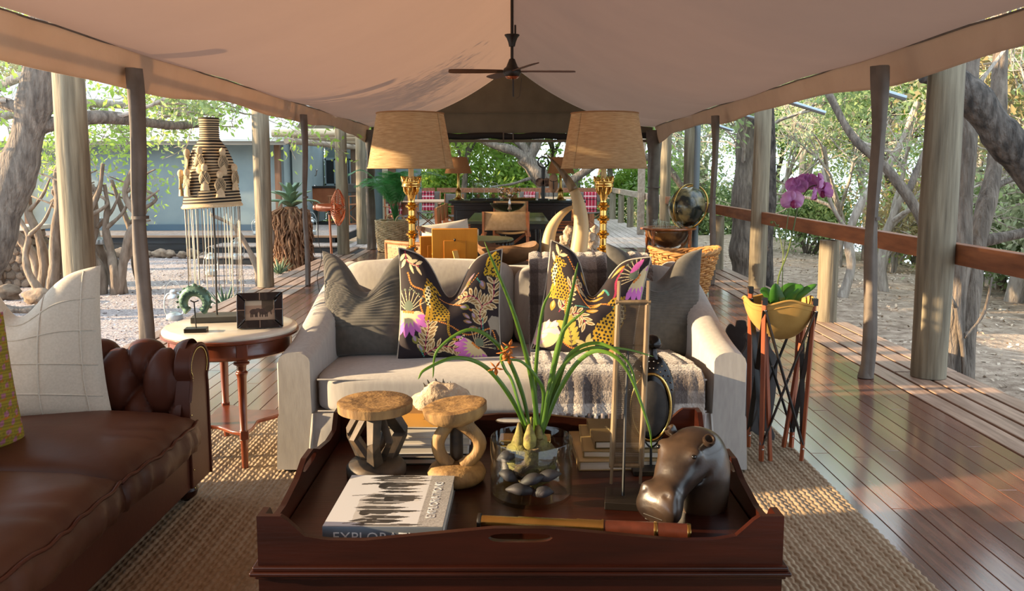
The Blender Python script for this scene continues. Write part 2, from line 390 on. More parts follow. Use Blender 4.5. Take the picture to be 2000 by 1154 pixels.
# ---- floor: varnished boards inside, weathered boards at the edges, grey deck behind
fb=MB(); fb.box(-3.06,3.06,-5.4,14.62,-.12,-.034); fb.box(-3.06,3.06,14.62,23.6,-.12,-.034)
FLOOR=struct(fb.build('floor',M('under_floor','#1a1310',rough=.9)))
def plank_mesh(w,L,t,mat,ch=.002):
    m=MB(); x,y=w/2,L/2
    m.add([(-x,-y,-t),(x,-y,-t),(x,y,-t),(-x,y,-t),(-x,-y,-ch),(x,-y,-ch),(x,y,-ch),(-x,y,-ch),(-x+ch,-y+ch,0),(x-ch,-y+ch,0),(x-ch,y-ch,0),(-x+ch,y-ch,0)],
          [(0,1,5,4),(1,2,6,5),(2,3,7,6),(3,0,4,7),(4,5,9,8),(5,6,10,9),(6,7,11,10),(7,4,8,11),(8,9,10,11)])
    return m.mesh('plank',mat,smooth=0)
def put_plank(me,x,y,z,parent=FLOOR,rz=0):
    o=bpy.data.objects.new('plank',me); link(o,parent); o.location=(x,y,z); o.rotation_euler=(0,0,rz); return o
PW=.09
pl={L:plank_mesh(PW-.0022,L-.002,.03,MT['floor_in']) for L in (2.4,2.9,3.4)}
n=0
for i in range(54):
    x=-2.43+PW/2+i*PW; y=-1.6-random.random()*1.6
    while y<14.6:
        L=random.choice((2.4,2.9,3.4))
        if y+L>14.6: L=min((2.4,2.9,3.4),key=lambda q:abs(14.6-y-q))
        if y+L/2>-1.4 and y+L<16.2: put_plank(pl[L],x,min(y+L/2,14.6-L/2+.0),random.uniform(-.0008,.0)); n+=1
        y+=L
nb=MB(); nb.box(-2.43,2.43,-5.4,-1.62,-.034,-.001); nb.build('board_field',MT['floor_in'],FLOOR,smooth=0)['kind']='stuff'
dk=plank_mesh(.13,4.02,.032,MT['deck'],.003)
for s in (-1,1):
    for k in range(4):
        for j in range(4): put_plank(dk,s*(2.43+.012+.075+k*.152),-.2+j*4.04-(k%2)*1.3+.9,-.004)
db=plank_mesh(.141,4.45,.032,MT['deck_back'],.003)
for i in range(40):
    for j in range(2): put_plank(db,-2.98+i*.152,14.64+2.23+j*4.46,-.004)
# ---- ground
def ground_mesh(name,x0,x1,y0,y1,nx,ny,zf,mat):
    X,Y=np.meshgrid(np.linspace(x0,x1,nx),np.linspace(y0,y1,ny),indexing='ij')
    co=np.stack([X,Y,zf(X,Y)],-1).reshape(-1,3); o=bpy.data.objects.new(name,np_mesh(name,co,grid_quads(nx,ny),mat)); link(o); return struct(o)
def gz(X,Y):
    h=-.42-.02*np.clip(X-3,0,4)-.2*np.clip(X-7.5,0,60)-.12*np.clip(Y-24,0,60)+.06*np.sin(X*1.3+Y*.7)*np.sin(Y*.9-X*.4)+.03*np.sin(X*4.1)*np.sin(Y*3.7)
    return h-.18*np.exp(-((X)/3.2)**6)
ground_mesh('ground',-60,70,-14,90,200,170,gz,MT['litter'])
def gz2(X,Y): return -.21+.012*np.sin(X*3.1+Y)*np.sin(Y*2.7)+.03*np.exp(-((X+7)/3)**2-((Y-8)/2)**2)
ground_mesh('gravel_yard',-24,-3.07,-8,15.2,120,120,gz2,MT['gravel'])
# fallen leaves strewn over the ground on the right and left
def strew(name,label,n,xr,yr,zf,mat,seed,size):
    g=np.random.default_rng(seed); x=g.uniform(*xr,n); y=yr[0]+(yr[1]-yr[0])*g.random(n)**1.4; z=zf(x,y)+.008
    a=g.uniform(0,6.28,n); s=size*g.uniform(.5,1.3,n); t=g.normal(0,.35,(n,2)); ux=np.stack([np.cos(a),np.sin(a),t[:,0]],1)*s[:,None]; uy=np.stack([-np.sin(a),np.cos(a),t[:,1]],1)*s[:,None]*.5
    c=np.stack([x,y,z],1); co=np.stack([c-ux,c+uy,c+ux,c-uy],1).reshape(-1,3)
    o=bpy.data.objects.new(name,np_mesh(name,co,np.arange(n*4).reshape(n,4),mat,smooth=False)); link(o); return tag(o,label,'leaves',kind='stuff')
strew('fallen_leaves','dry fallen leaves strewn on the ground beyond the right deck edge',16000,(3.15,13),(3.5,22),gz,M('dry_leaf','#9c8670','#d3c4b2',rough=.9,scale=1.5,rnd=0,tex='noise',detail=12,lo=.4,hi=.6),3,.028)
strew('pebbles','coarse pale gravel chips on the yard left of the deck',9000,(-9,-3.12),(6,14.8),gz2,M('gravel_chip','#8f8482','#c9c0bd',rough=.9,scale=2,detail=12,lo=.4,hi=.6),4,.02)
# ---- tent roof
NY=150; NX=70
def roof_z(t,y):
    sag=.23*4*t*(1-t)+.05*np.sin(PI*t)*np.sin(y*PI/3.5)**2
    return 3.2-(3.2-2.14)*t-sag+.012*np.sin(y*2.1+t*5)*t
def roof_half(s):
    t=np.linspace(0,1,NX); y=np.linspace(-5.4,14.62,NY); T,Y=np.meshgrid(t,y,indexing='ij')
    return np.stack([s*(T*2.5),Y,roof_z(T,Y)],-1).reshape(-1,3)
co=np.concatenate([roof_half(-1),roof_half(1)]); q=grid_quads(NX,NY); q=np.concatenate([q,q+NX*NY])
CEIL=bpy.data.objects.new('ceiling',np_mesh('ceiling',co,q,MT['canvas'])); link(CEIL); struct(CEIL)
def val_bottom(s,y):
    b=1.955+.025*math.cos(y*2*PI/4.1+.9)+.012*math.sin(y*2.9+s)
    if s<0: b-=.055*max(0,min(1,(9.5-y)/5))
    if y>13.3: b-=.09*min(1,(y-13.3)/1.0)
    return b
for s in (-1,1):
    m=MB(); ny=190
    def fn(u,v,s=s):
        y=-5.4+u*20.0; b=val_bottom(s,y); z=2.145+(b-2.145)*v
        return (s*(2.5+.05*v+.022*math.sin(y*5.3+2*math.sin(y*1.7))*math.sin(PI*v)+.012*math.sin(y*13)*v*(1-v)*2), y, z)
    m.grid(fn,ny,9)
    va=m.build('valance',MT['valance'],CEIL,smooth=180,fix=False)
    so=va.modifiers.new('thick','SOLIDIFY'); so.thickness=.006
    m=MB(); m.tube([(s*2.497,-5.4+k*.27,2.14+.004*math.sin(k*1.9)) for k in range(75)],.006,6); m.build('seam_rope',MT['strap'],CEIL)
    m=MB(); m.tube([(s*2.62,-5.4+k*.4,2.02) for k in range(50)],.03,10); m.build('eave_pipe',MT['grey_metal'],CEIL)
m=MB(); m.tube([(0,-5.4,3.2),(0,14.6,3.2)],.02,8); m.build('ridge_pole',MT['black_metal'],CEIL)
# outside fly-sheet struts (pale steel stays seen under the right eave)
for k,(u,y0) in enumerate(((2.75,4.1),(2.75,6.3),(2.75,7.9),(2.75,9.6),(2.75,11.2))):
    for s in (1,):
        m=MB(); m.tube([(s*2.55,y0+.1,2.05),(s*2.98,y0,1.9)],.022,8); m.build('stay',MT['grey_metal'],CEIL)
# ---- dark gable behind
m=MB(); N=60
def gab(u,v):
    x=-2.47+4.94*u; t=abs(x)/2.5; top=float(roof_z(np.array(t),np.array(14.5)))-.01; return (x,14.56+.02*math.sin(x*4)*v*(1-v),top+(2.02-top)*v)
m.grid(gab,N,14); WB=struct(m.build('wall_back',MT['olive'],smooth=180,fix=False))
m=MB(); m.tube([(-2.47,14.54,2.385),(0,14.535,2.375),(2.47,14.54,2.385)],.01,6); m.build('hem_seam',MT['olive'],WB)
m=MB(); m.tube([(-2.47+.19*k,14.5,1.965+.012*math.sin(k*1.3)) for k in range(27)],[.055+.006*math.sin(k*2.2) for k in range(27)],12); m.build('rolled_flap',M('black_roll','#1d1917',rough=.8),WB)
m=MB(); m.box(-2.47,2.47,14.46,14.54,1.86,1.905); m.build('hem_band',MT['olive'],WB)
for x in (-1.6,-.15,.02,1.5):
    m=MB(); m.box(x-.012,x+.012,14.43,14.57,1.85,2.04); m.build('tie_strap',MT['strap'],WB)
m=MB()
def gab2(u,v):
    x=-2.49+4.98*u; t=abs(x)/2.5; top=float(roof_z(np.array(t),np.array(-5.4)))-.01; return (x,-5.38+.03*math.sin(x*9)*v,top*(1-v)+.004*v)
m.grid(gab2,60,14); struct(m.build('wall_front',MT['olive'],smooth=180,fix=False))
# corner curtains
def strap(name,label,x,y,top,w0,w1,w2,th=.05,group='rolled canvas side panels',mat='strap',bend=0,foot=.05):
    m=MB(); n=26
    pts=[];rad=[]
    for k in range(n):
        t=k/(n-1); z=top*(1-t)+.012; w=(w0*(1-t/.45)+w1*t/.45) if t<.45 else (w1+(w2-w1)*(t-.45)/.55)
        pts.append((x+bend*math.sin(PI*t)+.01*math.sin(t*9),y,z)); rad.append(w/2*(1+.05*math.sin(t*23)))
    seg=20; vs=[];fs=[]
    for k in range(n):
        for j in range(seg):
            a=2*PI*j/seg; f=1+.16*math.sin(3*a+k*.13)+.07*math.sin(5*a-k*.2)
            vs.append((pts[k][0]+rad[k]*f*math.cos(a),pts[k][1]+th*f*math.sin(a),pts[k][2]))
    for k in range(n-1):
        for j in range(seg):
            j2=(j+1)%seg; fs.append((k*seg+j,k*seg+j2,(k+1)*seg+j2,(k+1)*seg+j))
    fs.append(tuple(range(seg))); fs.append(tuple((n-1)*seg+j for j in range(seg-1,-1,-1)))
    m.add(vs,fs)
    root=thing(name,label,'canvas panel',(0,0,0),group=group)
    root.location=(x,y,0)
    m.v=[(a-x,b-y,c) for a,b,c in m.v]
    m.build('rolled_canvas',MT[mat],root,smooth=60)
    f=MB(); f.lathe([(.03,.0),(w2*.62,.004),(w2*.5,.05),(w2*.42,.09)],seg=14,sy=.9); f.build('hem_flare',MT[mat],root)
    t=MB(); t.lathe([(w1*.62,0),(w1*.62,.02)],(bend*.9,0,top*.52),seg=14,sy=max(.9,th/(w1/2)*1.0)); t.build('tie_band',MT[mat],root)
    return root
strap('rolled_canvas_panel','grey rolled canvas panel hanging in front of the near right post',2.33,5.28,2.0,.11,.055,.085)
strap('rolled_canvas_panel','brown-grey rolled canvas panel between the near left post and the striped hat',-2.45,5.4,2.0,.1,.085,.085,bend=.0)
strap('rolled_canvas_panel','thin rolled canvas panel hanging beside the aloe and copper fan',-2.44,9.7,2.0,.075,.05,.055)
strap('rolled_canvas_panel','thin rolled canvas panel on the right hanging behind the large willow basket',2.39,9.75,1.99,.085,.06,.07)
strap('rolled_canvas_panel','dark gathered curtain at the right corner of the far opening behind the globe',2.47,14.4,2.05,.24,.2,.14,th=.09,group='gathered corner curtains')
strap('rolled_canvas_panel','dark gathered curtain at the left corner behind the potted palm',-2.46,14.3,2.05,.16,.14,.15,th=.09,group='gathered corner curtains')
# ---- timber posts
def post(label,x,y,r,top,z0=0,seed=0,mat='pole_wood',name='timber_post',lean=0,group='debarked timber posts',lean2=0):
    rg=random.Random(seed); m=MB(); n=14; seg=20; vs=[];fs=[]
    ph=[rg.uniform(0,6) for _ in range(4)]
    for k in range(n):
        t=k/(n-1); z=z0+(top-z0)*t
        for j in range(seg):
            a=2*PI*j/seg; rr=r*(1+.035*math.sin(2*a+ph[0]+t*2)+.02*math.sin(3*a+ph[1]-t*4)+.025*math.sin(t*7+ph[2]))*(1-.06*t)
            vs.append((lean*t+rr*math.cos(a),lean2*t+rr*math.sin(a),z))
    for k in range(n-1):
        for j in range(seg):
            j2=(j+1)%seg; fs.append((k*seg+j,k*seg+j2,(k+1)*seg+j2,(k+1)*seg+j))
    fs.append(tuple(range(seg-1,-1,-1))); fs.append(tuple((n-1)*seg+j for j in range(seg)))
    m.add(vs,fs); o=m.build(name,MT[mat],loc=(x,y,0),smooth=60); return tag(o,label,'post',group)
post('thick weathered post nearest on the right, in front of the forked tree',2.77,5.33,.112,2.4,seed=1)
post('weathered post behind the pink orchid on the right side',2.87,9.5,.1,2.4,seed=2)
post('round post just behind the tilted dark globe',2.87,13.3,.1,2.4,seed=3)
post('round post left of the globe, beyond the dark right curtain',2.87,15.4,.1,2.9,seed=4)
post('thick weathered post nearest on the left, behind the white cushion',-3.0,5.65,.108,2.4,seed=5)
post('sunlit post on the left behind the horn picture frame',-2.91,9.6,.098,2.4,seed=6)
post('round post standing just right of the copper fan',-2.78,13.45,.1,2.4,seed=7)
post('round post on the left edge of the potted palm',-2.82,15.4,.1,2.4,seed=8)
pp=MB(); pp.lathe([(.045,0),(.045,2.1)],seg=14); tag(pp.build('steel_pole',M('blue_grey_steel','#6f7c82',rough=.5),loc=(2.7,12.05,0)),'slim blue-grey pole just right of the tilted globe','pole')
# ---- railings
def railing(label,segs,posts,mat='rail',h=.88,pm='pole_wood',pr=.075):
    root=thing('railing',label,'railing',(segs[0][0][0],segs[0][0][1],0)); ox,oy=segs[0][0][:2]
    for a,b in segs:
        m=MB(); m.bar((a[0]-ox,a[1]-oy,h-.06),(b[0]-ox,b[1]-oy,h-.06),.14 if False else .075,.135); 
        m.build('rail',MT[mat],root,bevel=.006,smooth=0)
    for (x,y,r) in posts:
        m=MB(); m.lathe([(r*1.05,0),(r,.3),(r*1.02,.6),(r*.97,h-.125)],(x-ox,y-oy,-.02),seg=16); m.build('short_post',MT[pm],root)
    return root
railing('brown stained timber handrail with short posts along the right deck edge',
    [((2.9,1.0),(2.9,5.3)),((2.9,5.34),(2.9,9.48)),((2.9,9.52),(2.9,13.3)),((2.9,13.32),(2.9,15.4))],[(2.87,3.3,.085),(2.87,7.38,.085),(2.87,11.4,.085)])
railing('grey weathered handrail along the right side of the far open deck',[((2.9,15.45),(2.9,18.6)),((2.9,18.65),(2.9,23.5))],[(2.9,17.2,.08),(2.9,20.1,.08),(2.9,21.8,.08)],mat='rail_grey')
railing('brown handrail closing the far end of the back deck',[((-7.5,23.52),(-2.2,23.52)),((-2.15,23.52),(2.85,23.52))],[(2.88,23.5,.09),(0.3,23.5,.08),(-2.2,23.5,.08),(-5,23.5,.08)])
m=MB(); m.box(-.07,.07,-.07,.07,0,2.75); tag(m.build('square_post',MT['rail_grey'],loc=(2.78,17.7,0),bevel=.008,smooth=0),'tall square pale post on the far deck beyond the right lamp','post')
for i,(x,y,l) in enumerate(((-3.62,19.0,'dark square post seen between two round posts left of the palm'),(-4.35,24.2,'dark post on the far railing behind the left brass lamp'))):
    m=MB(); m.box(-.08,.08,-.08,.08,0,2.5); tag(m.build('square_post',M('dark_post_%d'%i,'#5a4636','#6f5844',rough=.7,scale=3,stretch=(6,6,1)),loc=(x,y,0),bevel=.008,smooth=0),l,'post')
railing('dark handrail on the raised deck seen between the round posts on the left',[((-5.0,20.2),(-2.95,20.2))],[(-3.35,20.2,.07)],mat='rail',h=.95)

# ================================================================== the grey-blue tent cabin on the left
CAB=thing('tent_cabin','grey-blue canvas cabin with pale roof on dark plank base across the gravel yard','cabin',(-7.0,16.4,.18))
cx,cy,cz=CAB.location
def cpart(m,name,mat,**k):
    m.v=[(a-cx,b-cy,c-cz) for a,b,c in m.v]; return m.build(name,mat,CAB,**k)
m=MB(); m.grid(lambda u,v:(-11+6.45*u,16.4+.05*math.sin(u*9)*math.sin(PI*v)-.03*math.sin(PI*v),.18+1.8*v),60,14)
w=cpart(m,'wall_canvas',MT['wall_tent'],smooth=180,fix=False)
m=MB(); m.box(-11,-4.55,16.45,20,.18,1.95); cpart(m,'wall_body',MT['wall_tent'],smooth=0)
m=MB(); m.add([(-11.3,15.9,1.93),(-4.3,15.9,1.93),(-4.3,19,3.3),(-11.3,19,3.3),(-11.3,15.9,1.97),(-4.3,15.9,1.97),(-4.3,19,3.36),(-11.3,19,3.36),(-11.3,22,1.95),(-4.3,22,1.95)],[(0,1,2,3),(4,7,6,5),(0,4,5,1),(1,5,6,2),(0,3,7,4),(3,2,6,7),(7,8,9,6)])
cpart(m,'roof_canvas',MT['roof_tent'],smooth=0)
m=MB(); m.box(-11.2,-4.35,15.93,15.99,1.86,1.95); cpart(m,'fascia',M('cabin_fascia','#8a8378',rough=.8),smooth=0)
m=MB(); m.box(-11,-4.55,16.33,16.38,.18,.3); cpart(m,'wall_hem',M('cabin_hem','#4d6272',rough=.8),smooth=0)
for x in (-7.42,-4.62,-9.6):
    m=MB(); m.box(x-.05,x+.05,16.22,16.34,.18,1.9); cpart(m,'corner_stud',M('stud_%d'%int(-x*10),'#6d4d36','#83604a',rough=.7,scale=3,stretch=(6,6,1)),smooth=0)
m=MB(); m.box(-4.5,-4.3,16.9,17.1,.2,2.0); cpart(m,'white_stud',M('white_stud','#a9b3ae',rough=.7),smooth=0)
m=MB(); m.box(-4.5,-2.2,19.9,20.0,.2,2.05); cpart(m,'porch_wall',M('porch_wall','#5d6a68','#6a7774',rough=.9,scale=2,bump=.1),smooth=0)
for k in range(4):
    x=-4.72+.3*k+.25; m=MB(); m.box(x,x+.19,19.84,19.9,1.06,1.62); p=cpart(m,'window_slot',M('slot_dark%d'%k,'#15191c',rough=.3),smooth=0)
    m=MB()
    for a,b,c,d in ((x-.035,x,1.02,1.66),(x+.19,x+.225,1.02,1.66)): m.box(a,b,19.82,19.89,c,d)
    m.box(x-.035,x+.225,19.82,19.89,1.0,1.06); m.box(x-.035,x+.225,19.82,19.89,1.62,1.68); cpart(m,'window_frame',MT['wall_tent'],smooth=0)
m=MB(); m.box(-3.12,-2.98,19.8,19.9,.2,2.0); cpart(m,'door_jamb',M('jamb','#a99a80',rough=.7),smooth=0)
m=MB(); m.box(-2.97,-2.8,19.8,19.88,.2,2.0); cpart(m,'door_leaf',M('door_brown','#5c3c26',rough=.6),smooth=0)
# raised platform: boards, skirt planks, steps
m=MB(); m.box(-11.2,-3.2,15.1,20,.02,.15); cpart(m,'platform',M('platform_core','#22201e',rough=.9),smooth=0)
bm_=MB(); bm_.box(-4.0,4.0,-.07,.07,-.02,0); bme=bm_.mesh('platform_board',MT['deck_back'],smooth=0)
for k in range(20):
    o=bpy.data.objects.new('platform_board',bme); link(o,CAB); o.location=(-7.2-cx,15.1+.155*k-cy,.178-cz+.0)
sk=MB(); sk.box(-3.95,3.95,-.012,.012,-.055,.055); skm=sk.mesh('skirt_plank',MT['skirt'],smooth=0)
for k in range(3):
    o=bpy.data.objects.new('skirt_plank',skm); link(o,CAB); o.location=(-7.2-cx,15.0-cy,.09-.118*k-cz)
st=MB(); st.box(-11.2,-3.2,14.94,15.05,.15,.185); cpart(st,'edge_board',M('edge_board','#8a6d55','#a08268',rough=.6,scale=3,stretch=(1,6,6)),smooth=0)
for (yy,zz) in ((14.35,.055),(13.7,-.07)):
    m=MB(); m.box(-5.3,-2.95 if False else -3.08,yy,yy+.62,zz-.03,zz); cpart(m,'tread',MT['deck_back'],smooth=0,bevel=.005)
    m=MB(); m.box(-5.3,-3.08,yy+.02,yy+.04,zz-.13,zz-.03); cpart(m,'riser',MT['skirt'],smooth=0)
# porch logs
for k,(y,z) in enumerate(((15.9,2.08),(16.8,2.06),(17.7,2.06),(18.7,2.04))):
    m=MB(); m.tube([(-4.6,y,z),(-3.7,y,z+.01),(-2.9,y,z)],[.075,.08,.07],12); cpart(m,'porch_log',MT['log'])
for x in (-4.25,):
    m=MB(); m.tube([(x,15.6,1.93),(x+.8,19.8,1.9)],.06,12); cpart(m,'porch_beam',M('grey_log','#8a7c6c','#a39482',rough=.8,scale=3))
# ================================================================== TREES
def limb_path(a, d, L, n, wob, rg, grav=0):
    pts=[Vector(a)]; d=Vector(d).normalized()
    for k in range(n):
        d=(d+Vector((rg.uniform(-1,1),rg.uniform(-1,1),rg.uniform(-1,1)+grav))*wob).normalized(); pts.append(pts[-1]+d*(L/n))
    return pts
def grow(mb, tips, a, d, L, r, lev, rg, wob=.25, kids=(3,5), spread=.8, shrink=.62, seg=7, grav=.1, minr=.004):
    n=5 if lev>0 else 4; pts=limb_path(a,d,L,n,wob,rg,grav)
    rad=[max(minr,r*(1-.55*k/n)) for k in range(n+1)]
    if lev==0: rad[-1]=minr*.5
    mb.tube(pts,rad,max(4,seg),cap=False)
    if lev<=1:
        for p in pts[1:]: tips.append(p)
    if lev==0: return
    for _ in range(rg.randint(*kids)):
        t=rg.uniform(.35,1.0); i=min(n-1,int(t*n)); p=pts[i].lerp(pts[i+1],t*n-i)
        dd=(pts[min(i+1,n)]-pts[i]).normalized(); s=Vector((rg.uniform(-1,1),rg.uniform(-1,1),rg.uniform(-.5,.9)))
        grow(mb,tips,p,(dd+s*spread),L*shrink*rg.uniform(.75,1.2),rad[i]*.6,lev-1,rg,wob*1.1,kids,spread,shrink,seg-1,grav,minr)
def leaves(tips, n, size, spread, rg_seed, mat, name='foliage', flat=.0):
    rg=np.random.default_rng(rg_seed); T=np.array([tuple(t) for t in tips]); c=T[rg.integers(0,len(T),n)]+rg.normal(0,spread,(n,3))
    a=rg.normal(0,1,(n,3)); a/=np.linalg.norm(a,axis=1)[:,None]; b=np.cross(a,rg.normal(0,1,(n,3))); b/=np.linalg.norm(b,axis=1)[:,None]
    s=size*rg.uniform(.6,1.3,(n,1)); 
    co=np.stack([c-a*s,c+b*s*.42,c+a*s,c-b*s*.42],1).reshape(-1,3)
    return np_mesh(name,co,np.arange(n*4).reshape(n,4),mat,smooth=False)
class TreeKind:
    def __init__(s, seed, L, r, bark, leaf=None, nleaf=0, lsize=.06, spread=.22, lev=3, wob=.18, d=(0,0,1), kids=(3,4), grav=.1, sprd=.8, shrink=.62, minr=.004, stems=1):
        rg=random.Random(seed); mb=MB(); tips=[]
        for k in range(stems):
            dd=Vector(d)+(Vector((rg.uniform(-.5,.5),rg.uniform(-.5,.5),0)) if stems>1 else Vector((0,0,0)))
            grow(mb,tips,(rg.uniform(-.1,.1)*(stems>1),rg.uniform(-.1,.1)*(stems>1),-.15),dd,L,r,lev,rg,wob,kids,sprd,shrink,8,grav,minr)
        s.wood=mb.mesh('trunk',MT[bark],smooth=60,fix=False); s.leaf=None
        if leaf: s.leaf=leaves(tips,nleaf,lsize,spread,seed,MT[leaf])
    def put(s, loc, rz, sc, label, name='tree', cat='tree', group=None, tilt=(0,0)):
        root=thing(name,label,cat,loc,group=group,rot=(tilt[0],tilt[1],rz)); root.scale=(sc,sc,sc) if not hasattr(sc,'__len__') else sc
        o=bpy.data.objects.new('trunk',s.wood); link(o,root)
        if s.leaf: o=bpy.data.objects.new('foliage',s.leaf); link(o,root)
        return root
TK=[TreeKind(11,3.0,.11,'bark','leaf_a',7000,.06,.3,kids=(3,4)),
    TreeKind(12,2.6,.11,'bark_pale','leaf_b',6000,.055,.32,kids=(3,4),wob=.24),
    TreeKind(13,2.8,.12,'bark','leaf_c',10000,.07,.3,kids=(3,4)),
    TreeKind(14,2.4,.1,'bark_pale','leaf_dry',3500,.05,.25,kids=(4,5),wob=.3),
    TreeKind(15,2.6,.085,'bark_pale','leaf_b',1500,.045,.2,lev=4,kids=(3,4),wob=.26,grav=.03,minr=.006),
    TreeKind(16,2.2,.06,'bark_pale','leaf_a',1800,.045,.2,lev=4,kids=(3,4),wob=.32,grav=.0,minr=.006,stems=2)]
BUSH=[TreeKind(21,1.1,.04,'bark','leaf_a',7000,.06,.2,lev=2,stems=6,kids=(3,4)),
      TreeKind(22,1.0,.035,'bark_pale','leaf_b',6000,.055,.22,lev=2,stems=6,kids=(3,4)),
      TreeKind(23,1.2,.03,'bark_pale','leaf_dry',2500,.05,.2,lev=2,stems=7,kids=(3,5),wob=.3),
      TreeKind(24,1.2,.04,'bark','leaf_c',8000,.065,.24,lev=2,stems=6,kids=(3,4))]
rg=random.Random(99)
def lit(x,y): return float(gz(np.array(float(x)),np.array(float(y))))
# thicket beyond the right handrail
G1='trees in the thicket beyond the right handrail'
rows=[(0,9.2,10.5),(0,7.4,17),(1,10.4,13.2),(2,11.5,16.5),(3,7.4,12),(1,12.5,18),(0,9.0,19),(2,13,22),(1,7.4,21),(3,11.5,10),(0,14.5,14),(2,16.5,18),(1,16,24),(0,19,21),(2,21,27),(3,14,12.5),(1,11,25),(0,15,29),(2,9,28),(1,20,16),(0,22,20),(3,8.6,14.5)]
rows+=[(4,5.8,12.6),(5,7.4,9.8),(4,7.9,11.8),(5,8.6,13.6),(4,6.4,16.0),(5,5.6,18.5),(4,9.8,10.6),(5,9.4,8.6),(4,10.8,12.5)]
KN=('mid-green leafy tree','pale grey-leaved tree','bright green leafy tree','dry sparse-leaved tree','pale twiggy nearly bare tree','pale multi-stemmed twiggy tree')
for k,x,y in rows: TK[k].put((x,y,lit(x,y)),rg.uniform(0,6.28),rg.uniform(1.0,1.45),KN[k]+' in the thicket beyond the right handrail',group='%ss in the right thicket'%KN[k])
BN=('mid-green bush','grey-green bush','dry twiggy bush','bright green bush')
def put_bush(k,loc,sc,where): BUSH[k].put(loc,rg.uniform(0,6.28),sc,BN[k]+' among the trees '+where,name='bush',cat='bush',group=BN[k]+'es '+where)
for k in range(16):
    x=rg.uniform(6.5,22); y=rg.uniform(max(9,x*1.0),30); put_bush(rg.choice((0,1,1,2,2)),(x,y,lit(x,y)),rg.uniform(.8,1.3),'beyond the right handrail')
for k,(x,y) in enumerate(((8.6,9.0),(9.4,11.2),(8.2,13.4),(7.2,15.6),(10.4,9.6),(9.0,15.2),(6.6,18.2),(11.2,12.4),(7.9,10.6),(10.2,14.2),(8.8,17.6),(12,10.6))):
    put_bush((0,1,0,2,3,1)[k%6],(x,y,lit(x,y)),rg.uniform(.85,1.15),'on the slope beyond the right handrail')
for k,x,y in ((0,13,15),(2,12,19),(0,16,13.5),(2,10,22),(0,8.5,24)): TK[k].put((x,y,lit(x,y)),rg.uniform(0,6.28),rg.uniform(1.2,1.5),KN[k]+' in the thicket beyond the right handrail',group='%ss in the right thicket'%KN[k])
# behind the far deck
G2='trees behind the far deck'
for k,x,y in ((2,-1.6,27),(2,2.2,28),(0,-4.5,28.5),(2,5.2,30),(2,.4,32),(1,-7.5,29),(0,-2.6,34),(2,3.8,36),(1,-11,32),(0,7.5,34),(2,-5.5,37),(1,6,26.5),(2,-.6,29.5),(2,1.6,30.5),(2,-3,30.5),(2,3.4,29),(2,.6,27.4),(2,-1.2,33)):
    TK[k].put((x,y,-.9),rg.uniform(0,6.28),rg.uniform(1.1,1.5),KN[k]+' in the green wall behind the far deck',group='%ss behind the far deck'%KN[k])
for k in range(18):
    x=rg.uniform(-9,9); y=rg.uniform(25.5,31); put_bush(rg.choice((0,3,3,1,2)),(x,y,-1.2),rg.uniform(1.0,1.7),'behind the far deck')
# behind and beside the cabin
G3='trees around the tent cabin'
for k,x,y,s in ((1,-13,14,1.3),(0,-15,19,1.5),(1,-9,24,1.5),(0,-6,23.5,1.3),(1,-17,12,1.4),(3,-12,21,1.4),(0,-19,16,1.5),(1,-14.5,25,1.5),(2,-5,26,1.2)):
    TK[k].put((x,y,-.35),rg.uniform(0,6.28),s,KN[k]+' standing around the pale-roofed cabin on the left',group='%ss around the cabin'%KN[k])
# ---- individual trees
def hero(name,label,paths,bark,cat='tree',leafspec=None,seg=14,loc=(0,0,0),twigs=None):
    root=thing(name,label,cat,loc)
    for i,(pn,pts,r0,r1) in enumerate(paths):
        sp=smoothpath([tuple(p) for p in pts],6); n=len(sp)
        rgx=random.Random(i+hash(label)%100 if False else i+len(label)); rad=[(r0+(r1-r0)*k/(n-1))*(1+.09*math.sin(k*.9+i)+.05*rgx.uniform(-1,1)) for k in range(n)]
        m=MB(); m.tube([(p[0]-loc[0],p[1]-loc[1],p[2]-loc[2]) for p in sp],rad,seg if r0>.03 else 6); m.build(pn,MT[bark],root,smooth=180)
    if twigs:
        m=MB(); tips=[]; rgx=random.Random(len(label))
        for (a,d,L,r,lev) in twigs: grow(m,tips,tuple(Vector(a)-Vector(loc)),d,L,r,lev,rgx,.3,(3,5),.9,.6,6,0,.0035)
        m.build('twigs',MT['bark_pale' if bark!='bark_black' else 'bark'],root,smooth=60,fix=False)
        if leafspec: o=bpy.data.objects.new('foliage',leaves(tips,leafspec[0],leafspec[1],leafspec[2],5,MT[leafspec[3]])); link(o,root)
    return root
